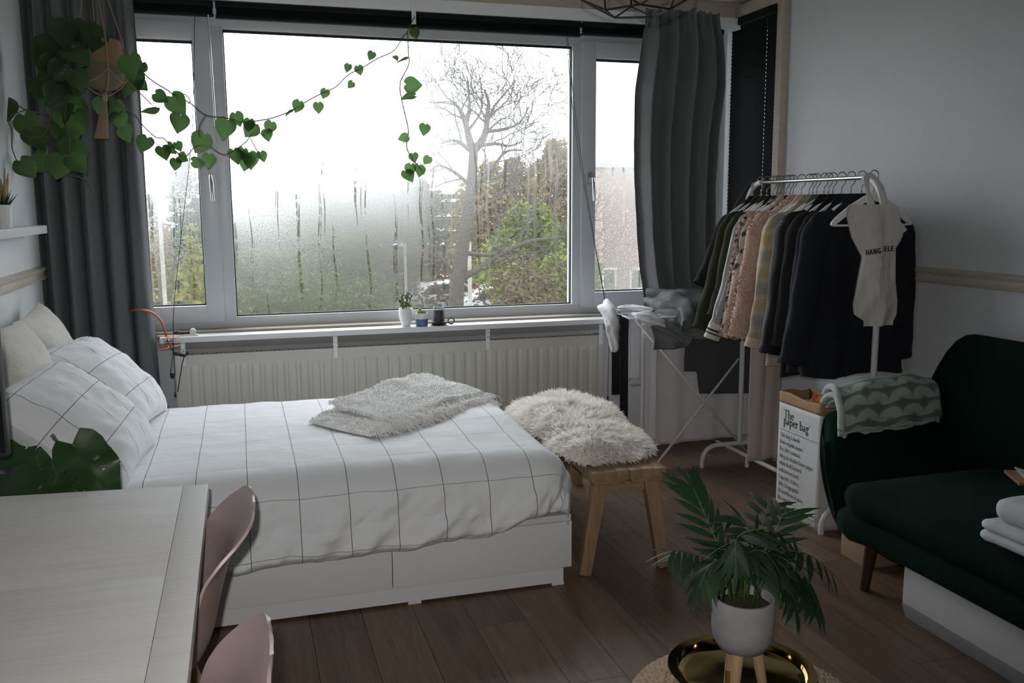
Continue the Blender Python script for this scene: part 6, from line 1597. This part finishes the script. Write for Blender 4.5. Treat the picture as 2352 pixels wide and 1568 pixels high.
m_pleg = wood_mat('pale_beech_leg', (.56, .38, .22), (.50, .33, .18), (.4, .25, .13), .5, 2)
for a in (3.9, 5.5, 1.6): MB().tube([PO+Vector((math.cos(a)*.034, math.sin(a)*.034, PB+.012)), PO+Vector((math.cos(a)*.052, math.sin(a)*.052, 0))], [.0155, .011], 14).build('leg', m_pleg, pm, smooth=50)
m_palm = mat('palm_leaflet', (.012, .044, .012), .6, (.022, .066, .02), 10, trans=.28, rnd=True); m_pst = mat('palm_stalk', (.06, .10, .03), .5)
def leaflet():
    def fn(u, v):
        s_ = v*2-1; w_ = .088*math.sin(PI*min(1, u*.9+.08))**.75*(1-u**5)
        return (u, s_*w_, -.18*u*u+.05*(1-abs(s_))*w_*8*.3)
    return MB().grid(fn, 7, 2).mesh('leaflet', m_palm, 180)
lfm = leaflet()
def frond(path, dep, nl, ll, seed, spread=1.05, droop=.3):
    """path in picture measures at depth offsets; leaflets in two rows"""
    P = catmull([PO+Vector((0, 0, PB+.115))]+[on_y(x_, y_, PO.y+d_) for (x_, y_), d_ in zip(path, dep)], 8); N_ = len(P)
    st_ = MB().tube(P, [lerp(.0028, .0010, i/(N_-1)) for i in range(N_)], 6).build('frond', m_pst, pm, smooth=180)
    rg = random.Random(seed)
    for k in range(nl):
        f = lerp(.36, .995, k/(nl-1)); i = f*(N_-1); i0 = min(int(i), N_-2); p_ = P[i0].lerp(P[i0+1], i-i0); tt = (P[i0+1]-P[i0]).normalized()
        sidev = tt.cross(Vector((0, 0, 1))); sidev = sidev.normalized() if sidev.length > .1 else Vector((1, 0, 0)); up = sidev.cross(tt).normalized()
        for sg in ((-1, 1) if k < nl-1 else (0,)):
            a = lerp(spread, .45, f**2)+rg.uniform(-.08, .08)
            d = tt*math.cos(a)+sidev*sg*math.sin(a)-Vector((0, 0, droop*(.5+.8*rg.random()))) if sg else tt
            d.normalize(); yv = up.cross(d).normalized(); zv = d.cross(yv)
            L = 1.2*ll*(.62+.5*math.sin(PI*min(1, (f-.3)/.7*.85+.1)))*rg.uniform(.9, 1.1)
            o = bpy.data.objects.new('leaflet', lfm); COL.objects.link(o); o.parent = st_
            o.matrix_basis = Matrix.Translation(p_-PO)@(Matrix((d, yv, zv)).transposed()*L).to_4x4()
frond([(1690, 1330), (1640, 1230), (1606, 1150), (1592, 1122)], (.0, .06, .10, .12), 11, .085, 1, .95, .05)
frond([(1680, 1310), (1630, 1285), (1580, 1270), (1540, 1262)], (.02, .02, .0, -.02), 10, .072, 2, 1., .55)
frond([(1720, 1330), (1770, 1250), (1800, 1180), (1835, 1172)], (.04, .08, .10, .12), 10, .068, 3, 1.1, .1)
frond([(1720, 1330), (1745, 1230), (1765, 1160), (1775, 1150)], (.0, .12, .18, .22), 10, .070, 4, 1.1, .1)
frond([(1720, 1320), (1790, 1270), (1860, 1275), (1920, 1325)], (-.02, .02, .04, .02), 11, .085, 5, 1., .7)
frond([(1715, 1310), (1770, 1270), (1830, 1310), (1870, 1390)], (-.04, -.04, -.05, -.04), 11, .085, 6, 1., .8)
frond([(1710, 1300), (1730, 1240), (1700, 1190), (1680, 1190)], (-.02, -.02, .0, .02), 10, .080, 7, 1.1, .25)
frond([(1700, 1310), (1690, 1240), (1740, 1215), (1800, 1225)], (-.03, -.06, -.08, -.08), 10, .078, 8, 1.1, .4)
frond([(1690, 1330), (1660, 1290), (1630, 1300), (1605, 1350)], (-.04, -.06, -.08, -.10), 10, .070, 9, 1., .7)
frond([(1700, 1320), (1720, 1270), (1760, 1270), (1800, 1330)], (-.05, -.09, -.12, -.13), 11, .080, 10, 1., .75)
frond([(1705, 1300), (1715, 1250), (1770, 1230), (1840, 1250)], (.05, .10, .12, .12), 10, .080, 11, 1., .5)
frond([(1695, 1310), (1690, 1270), (1670, 1260), (1640, 1290)], (.05, .08, .10, .10), 9, .075, 12, 1., .5)
frond([(1705, 1310), (1705, 1260), (1690, 1240), (1690, 1300)], (-.06, -.10, -.14, -.16), 9, .070, 13, 1., .7)

frond([(1715, 1330), (1780, 1300), (1850, 1325), (1882, 1395)], (-.03, -.02, -.02, -.01), 11, .088, 14, 1., .85)
frond([(1710, 1320), (1740, 1290), (1800, 1300), (1830, 1400)], (-.06, -.08, -.10, -.10), 11, .085, 15, 1., .85)
for k in range(9):
    a = k*.7; b0 = PO+Vector((math.cos(a)*.03, math.sin(a)*.03, PB+.113)); MB().tube([b0, b0+Vector((math.cos(a)*.008, math.sin(a)*.008, .05)), b0+Vector((math.cos(a)*.02, math.sin(a)*.02, .10))], [.0035, .003, .002], 6).build('stem', m_pst, pm, smooth=180)

# ================================================================== PENDANT LAMP (wire cage, unlit)
m_pend = mat('black_lamp_wire', (.012, .011, .010), .5)
LC = Vector((on_y(1462, 20, 2.7).x, 2.7, on_y(1462, 27, 2.7).z))
pe = thing('pendant_lamp', 'black geometric wire pendant lamp at the ceiling', 'lamp', LC)
def ringp(r, z, n_=6, off=0): return [LC+Vector((math.cos(off+2*PI*k/n_)*r, math.sin(off+2*PI*k/n_)*r, z)) for k in range(n_)]
b6 = ringp(.105, .0, 5, -1.9); m6 = ringp(.19, .055, 5, -1.9+PI/5); t6 = ringp(.105, .30, 5, -1.9); u6 = ringp(.19, .22, 5, -1.9+PI/5); top_ = LC+Vector((0, 0, .36))
E_ = []
for k in range(5):
    j = (k+1) % 5
    E_ += [(b6[k], b6[j]), (b6[k], m6[k]), (b6[j], m6[k]), (m6[k], u6[k]), (u6[k], t6[k]), (u6[k], t6[j]), (t6[k], t6[j]), (t6[k], top_), (m6[k], u6[k])]
for a, c in E_[:]: MB().tube([a, c], .0032, 6).build('wire', m_pend, pe, smooth=60)
MB().tube([top_+Vector((0, 0, -.06)), top_+Vector((0, 0, .02))], .02, 14).build('socket', m_pend, pe, smooth=50); MB().tube([top_, (LC.x, LC.y, ZC)], .003, 6).build('cable', m_pend, pe)
MB().lathe([(0, ZC-.03-LC.z), (.04, ZC-.03-LC.z), (.05, ZC-LC.z)], 20, LC).build('canopy', m_pend, pe, smooth=50)
MB().lathe([(0, .20), (.02, .21), (.034, .24), (.03, .27), (.014, .30), (.012, .32)], 18, LC).build('bulb', mat('opal_bulb', (.7, .7, .68), .2), pe, smooth=60)

# ================================================================== OUTSIDE
GZ = -3.0
m_grass = mat('wet_lawn', (.042, .048, .018), .95, (.062, .05, .025), .35, kind='Object')
struct(MB().grid(lambda u, v: (lerp(-90, 120, u), lerp(6.2, 170, v), GZ+.25*FB((u*9, v*7, 0), 1, 2.)), 60, 50).build('ground', m_grass, smooth=180))
m_bark = mat('wet_bark', (.03, .025, .020), .9, (.05, .043, .033), 6); m_bark2 = mat('pale_bark', (.34, .33, .30), .9, (.2, .2, .18), 8)
m_fol = {}
def fol_mat(k, c1, c2):
    if k not in m_fol: m_fol[k] = mat('foliage_'+k, c1, .8, c2, .9, trans=.35)
    return m_fol[k]
def foliage(q, c, r, n_, sz, rg, hollow=.35):
    for _ in range(n_):
        while True:
            d = Vector((rg.uniform(-1, 1), rg.uniform(-1, 1), rg.uniform(-1, 1)))
            if hollow < d.length < 1: break
        p_ = Vector((c[0]+d.x*r[0], c[1]+d.y*r[1], c[2]+d.z*r[2]))
        a = Vector((rg.gauss(0, 1), rg.gauss(0, 1), rg.gauss(0, .6))).normalized(); b_ = a.orthogonal().normalized(); b_ = (b_*math.cos(k_ := rg.uniform(0, 6)) + a.cross(b_)*math.sin(k_))
        s_ = sz*rg.uniform(.6, 1.3); k = len(q.v)
        q.v += [tuple(p_-a*s_), tuple(p_+b_*s_*.45), tuple(p_+a*s_), tuple(p_-b_*s_*.45)]; q.f.append((k, k+1, k+2, k+3))
def branch(q, p0, d, L, r, lev, rg, bend=.25, up=.12, kids=(5, 5, 4), minr=.006):
    n_ = 6; pts = [Vector(p0)]; dd = Vector(d).normalized(); nodes = []
    for k in range(n_):
        dd = (dd+Vector((rg.uniform(-bend, bend), rg.uniform(-bend, bend), rg.uniform(-bend, bend)+up))).normalized()
        pts.append(pts[-1]+dd*(L/n_)); nodes.append((pts[-1], dd.copy(), (k+1)/n_))
    q.tube(pts, [max(minr, r*(1-.75*i/n_)) for i in range(n_+1)], 5 if lev else 8, caps=False)
    if lev >= len(kids): return
    for j in range(kids[lev]):
        f = rg.uniform(.3, 1.); i = min(n_-1, int(f*n_)); p_, t_, _ = nodes[i]
        o_ = t_.orthogonal().normalized(); o_ = (Matrix.Rotation(rg.uniform(0, 6.28), 3, t_)@o_)
        branch(q, p_, t_*rg.uniform(.5, .9)+o_*rg.uniform(.5, 1.), L*rg.uniform(.42, .66), max(minr, r*(1-.7*f)*.62), lev+1, rg, bend, up*.6, kids, minr)
def path_limb(q, pts, r0, r1, rg, nk, L, kids=(4, 3), side=1.):
    P = catmull(pts, 6); N_ = len(P); q.tube(P, [lerp(r0, r1, i/(N_-1)) for i in range(N_)], 8, caps=False)
    for j in range(nk):
        i = rg.randint(int(N_*.25), N_-2); t_ = (P[i+1]-P[i]).normalized(); o_ = Matrix.Rotation(rg.uniform(0, 6.28), 3, t_)@t_.orthogonal().normalized(); o_.y *= .6
        branch(q, P[i], t_*.6+o_*.9, L*rg.uniform(.6, 1.2), lerp(r0, r1, i/N_)*.45, 1, rg, .28, .10, (0,)+kids, .006)
# the big bare tree
rg = random.Random(77); TD = 17.
tb = on_y(1062, 690, TD); tb.z = GZ
bt = thing('bare_tree', 'tall bare tree with forked trunk outside the window', 'tree', tb)
q = MB(); S_ = lambda x, y, d=0.: on_y(x, y, TD+d)
trunk = catmull([tb+Vector((-.2, 0, 0)), S_(1048, 690), S_(1058, 600), S_(1072, 500), S_(1083, 420), S_(1088, 345)], 6)
MB().tube(trunk, [lerp(.17, .085, i/(len(trunk)-1)) for i in range(len(trunk))], 10).build('trunk', m_bark, bt, smooth=180)
def limb(name, pts, r0, r1, nk, L, kids=(4, 3)):
    q = MB(); path_limb(q, [S_(*p_) for p_ in pts], r0, r1, rg, nk, L, kids); q.build(name, m_bark, bt, smooth=180)
limb('limb', [(1088, 350), (1078, 320), (1070, 285), (1058, 255), (1040, 232)], .085, .025, 7, 1.01)
limb('limb', [(1088, 345), (1105, 325), (1116, 300), (1119, 265), (1122, 235), (1112, 205)], .085, .02, 8, 1.01)
limb('limb', [(1070, 290), (1078, 255), (1077, 215), (1073, 175)], .04, .012, 6, 0.81)
limb('limb', [(1119, 280), (1135, 245), (1155, 220), (1185, 185)], .035, .01, 6, 0.81)
limb('limb', [(1116, 302), (1160, 296), (1195, 280), (1215, 245)], .04, .01, 7, 0.88)
limb('limb', [(1085, 350), (1060, 330), (1040, 322), (1010, 330)], .05, .012, 6, 1.08)
limb('limb', [(1100, 335), (1140, 330), (1170, 335), (1200, 325)], .04, .012, 6, 1.08)
limb('limb', [(1082, 430), (1050, 400), (1010, 380), (985, 395)], .045, .012, 7, 1.08)
limb('limb', [(1080, 440), (1120, 400), (1160, 350), (1200, 345)], .05, .012, 7, 1.22)
limb('limb', [(1055, 640), (1095, 620), (1140, 590), (1200, 560), (1260, 548), (1330, 545)], .075, .025, 13, 1.35)
limb('limb', [(1070, 520), (1110, 475), (1150, 450), (1195, 410)], .05, .014, 8, 1.22)
limb('limb', [(1062, 580), (1110, 585), (1170, 590), (1240, 640), (1300, 660)], .05, .014, 10, 1.22)
limb('limb', [(1055, 650), (1020, 600), (990, 560), (970, 500)], .05, .014, 8, 1.22)
# trees and shrubs
def tree(name, label, px, ytop, dist, wd, kind, n_, sz, cat='tree', rz=None, blobs=7, seed=1, trunk_m=None, trunk_r=.12, base=GZ, zlow=None):
    rg2 = random.Random(seed); t0 = on_y(px, 480, dist); zt = on_y(px, ytop, dist).z; root = Vector((t0.x, dist, base)); t = thing(name, label, cat, root)
    hh = zt-base; q = MB(); lo = base+hh*.12 if zlow is None else zlow
    if trunk_r: MB().tube([root, root+Vector((rg2.uniform(-.2, .2), 0, hh*.6))], [trunk_r, trunk_r*.5], 8).build('trunk', trunk_m or m_bark, t, smooth=180)
    for k in range(blobs):
        f = (k+.5)/blobs; z = lerp(lo, zt, f); w2 = wd*(math.sin(PI*min(1, f*.85+.15))**.6)
        for j in range(3):
            foliage(q, (root.x+rg2.uniform(-.5, .5)*w2, dist+rg2.uniform(-.5, .5)*w2, z), (w2*rg2.uniform(.4, .65), w2*.6, hh/blobs*.9), n_//blobs//3, sz, rg2, .2)
    o = q.build('foliage', fol_mat(*kind), t, smooth=0); o['kind'] = 'stuff'; return t
K_dark = ('dark_ivy', (0.0124, 0.0310, 0.0174), (0.0217, 0.0434, 0.0217)); K_yel = ('yellow_leaf', (0.1860, 0.1674, 0.0310), (0.1240, 0.1364, 0.0310)); K_lime = ('lime_shrub', (.155, .190, .035), (.10, .14, .03)); K_olive = ('olive_autumn', (.125, .100, .040), (.16, .12, .045)); K_pop = ('poplar_green', (0.0620, 0.0868, 0.0248), (0.0868, 0.0930, 0.0310)); K_brn = ('brown_thicket', (0.0806, 0.0527, 0.0341), (0.0558, 0.0465, 0.0310))
tree('ivy_tree', 'dark green ivy covered tree behind the left pane', 432, 360, 14, .55, K_dark, 5200, .07, blobs=12, seed=2)
tree('yellow_shrub', 'yellow green shrub low behind the left pane', 447, 610, 13, .45, K_yel, 1500, .07, 'shrub', blobs=4, seed=3, trunk_r=.03, zlow=-1.2)
tree('poplar_tree', 'slim yellow green poplar behind the misted main pane', 738, 345, 38, 1.05, K_pop, 5000, .14, blobs=12, seed=4)
tree('lime_bush', 'large lime green bush beyond the bare tree trunk', 1215, 490, 24, 1.75, K_lime, 9000, .12, 'shrub', blobs=6, seed=5, trunk_r=.1, zlow=-2.6)
tree('lime_bush', 'lime green bush at the right end of the main pane', 1300, 530, 27, 1.5, K_lime, 5000, .12, 'shrub', blobs=6, seed=6, trunk_r=.1, zlow=-2.6)
tree('autumn_tree', 'brown and yellow autumn tree rising behind the lime bushes', 1150, 385, 40, 3.2, K_olive, 9000, .17, blobs=7, seed=7)
tree('autumn_tree', 'olive autumn tree near the right mullion', 1285, 340, 44, 3.0, K_olive, 8000, .18, blobs=7, seed=8)
tree('brown_thicket', 'brown bare thicket low at the foot of the bare tree', 1180, 640, 15.5, 2.3, K_brn, 6000, .05, 'shrub', blobs=3, seed=9, trunk_r=0, zlow=-2.4)
tree('green_hedge', 'green hedge behind the misted middle of the window', 770, 560, 34, 3.0, K_pop, 6000, .15, 'hedge', blobs=4, seed=10, trunk_r=0)
tree('green_hedge', 'low hedge seen faintly behind the shelf plants', 930, 585, 37, 3.4, K_brn, 5000, .15, 'hedge', blobs=4, seed=11, trunk_r=0)
tree('green_hedge', 'dull green hedge behind the left part of the main pane', 610, 590, 30, 2.2, K_pop, 5000, .14, 'hedge', blobs=4, seed=12, trunk_r=0)
tree('twiggy_shrub', 'pale twiggy shrub behind the left pane edge', 390, 560, 20, 1.0, K_olive, 2500, .09, 'shrub', blobs=4, seed=13, trunk_r=.04)
for k, (px, yt, d) in enumerate(((560, 475, 62), (660, 455, 66), (830, 430, 64), (960, 420, 62), (300, 460, 60))):
    tree('far_tree', ['grey distant tree at the left edge of the main pane', 'grey distant tree left of the slim poplar', 'grey distant tree right of the slim poplar', 'grey distant tree beside the trailing vine', 'grey distant tree behind the left curtain'][k], px, yt, d, 3.6, ('far_grey', (.07, .078, .055), (.095, .095, .07)), 3600, .25, blobs=6, seed=20+k)
# pale birch stem and posts
def post(name, label, px, y0, d, r, m_, cat='post', g=GZ):
    p_ = on_y(px, y0, d); b0 = Vector((p_.x, d, g)); tag(MB().tube([b0, (p_.x, d, p_.z)], [r, r*.8], 10).build(name, m_, smooth=60, base=b0), label, cat)
post('birch_stem', 'pale thin birch stem behind the left pane', 366, 480, 11, .028, m_bark2, 'tree'); post('lamp_post', 'white post beside the bare tree trunk', 1078, 555, 22, .06, m_bark2); post('lamp_post', 'thin white post behind the potted succulent', 930, 560, 24, .045, m_bark2)
# cars parked below
def car(label, px, py, col, dist, rz):
    p_ = on_y(px, py, dist); t = thing('parked_car', label, 'car', (p_.x, dist, GZ+.1), rz, 'parked cars in the street')
    prof = [(-2., .25), (-2., .75), (-1.9, .85), (-1.2, .95), (-.7, 1.40), (.8, 1.42), (1.5, .98), (2., .85), (2.05, .3), (2., .25)]
    MB().prism(prof, lambda a, b: (a, -.8, b), lambda a, b: (a, .8, b)).build('body', mat('car_paint_'+str(col[0]), col, .25), t, local=True, bevel=.06)
    MB().prism([(-1.05, .95), (-.65, 1.33), (.75, 1.35), (1.3, .98)], lambda a, b: (a, -.815, b), lambda a, b: (a, .815, b)).build('window_band', m_black, t, local=True)
    for x_ in (-1.25, 1.25):
        for y_ in (-.8, .8): MB().tube([(x_, y_-.1, .31), (x_, y_+.1, .31)], .31, 18).build('wheel', m_black, t, local=True, smooth=50)
car('white parked car seen low behind the candle', 1000, 680, (.34, .34, .34), 36, .3); car('white parked car seen low behind the potted succulent', 880, 665, (.36, .36, .36), 42, .1); car('grey parked car below the lime bushes', 1150, 690, (.3, .31, .33), 33, -.2); car('dark red parked car beside the white one behind the candle', 1045, 690, (.2, .03, .03), 39, .25)
# brick house on the right
m, n, b = newmat('red_brick_wall'); v = coords(n, 'Object', (1, 1, 1), (PI/2, 0, 0)); bt_ = n.nodes.new('ShaderNodeTexBrick'); bt_.inputs['Scale'].default_value = 4; bt_.inputs[1].default_value = (.34, .235, .205, 1); bt_.inputs[2].default_value = (.30, .205, .18, 1); bt_.inputs[3].default_value = (.35, .3, .27, 1); n.links.new(v, bt_.inputs['Vector']); n.links.new(bt_.outputs[0], b.inputs['Base Color']); b.inputs['Roughness'].default_value = .9; m_brick = m
HD = 32.; a = on_y(1372, 480, HD).x; ztp = on_y(1400, 385, HD).z
hs = thing('brick_house', 'red brick house behind the right window bay', 'house', (a+6, HD+4, GZ))
MB().box(a, a+14, HD, HD+1.5, GZ, ztp).build('wall', m_brick, hs); MB().prism([(a-.15, ztp), (a+14.15, ztp), (a+14.15, ztp+.25), (a-.15, ztp+.25)], lambda x_, z_: (x_, HD-.3, z_), lambda x_, z_: (x_, HD+1.8, z_)).build('roof', mat('roof_parapet', (.35, .33, .32), .8), hs)
for px, py in ((1398, 640), (1462, 640)):
    p_ = on_y(px, py, HD); f_ = MB().box(p_.x-.30, p_.x+.30, HD-.06, HD+.02, p_.z-.42, p_.z+.42).build('window', m_white, hs); MB().box(p_.x-.22, p_.x+.22, HD-.075, HD-.055, p_.z-.34, p_.z+.34).build('pane', mat('dark_house_glass', (.02, .025, .03), .1), f_)
# long flat block far behind the trees
BD = 80.; xa, xb = on_y(640, 480, BD).x, on_y(1120, 480, BD).x; zt = on_y(800, 445, BD).z
bl_ = thing('apartment_block', 'long pale apartment block far behind the trees', 'building', ((xa+xb)/2, BD+5, GZ))
MB().box(xa, xb, BD, BD+10, GZ, zt).build('wall', mat('pale_render', (.36, .36, .35), .9), bl_)
fl_n = 4
for k in range(fl_n):
    z = lerp(GZ+1.2, zt-.6, k/(fl_n-1)); MB().box(xa, xb, BD-.9, BD, z-.12, z+.12).build('balcony', m_white, bl_)
    for j in range(14):
        x_ = lerp(xa+1, xb-1, j/13); w_ = MB().box(x_-.7, x_+.7, BD-.06, BD, z+.4, z+1.7 if k < fl_n-1 else z+.55).build('window', MATS['dark_house_glass'], bl_)
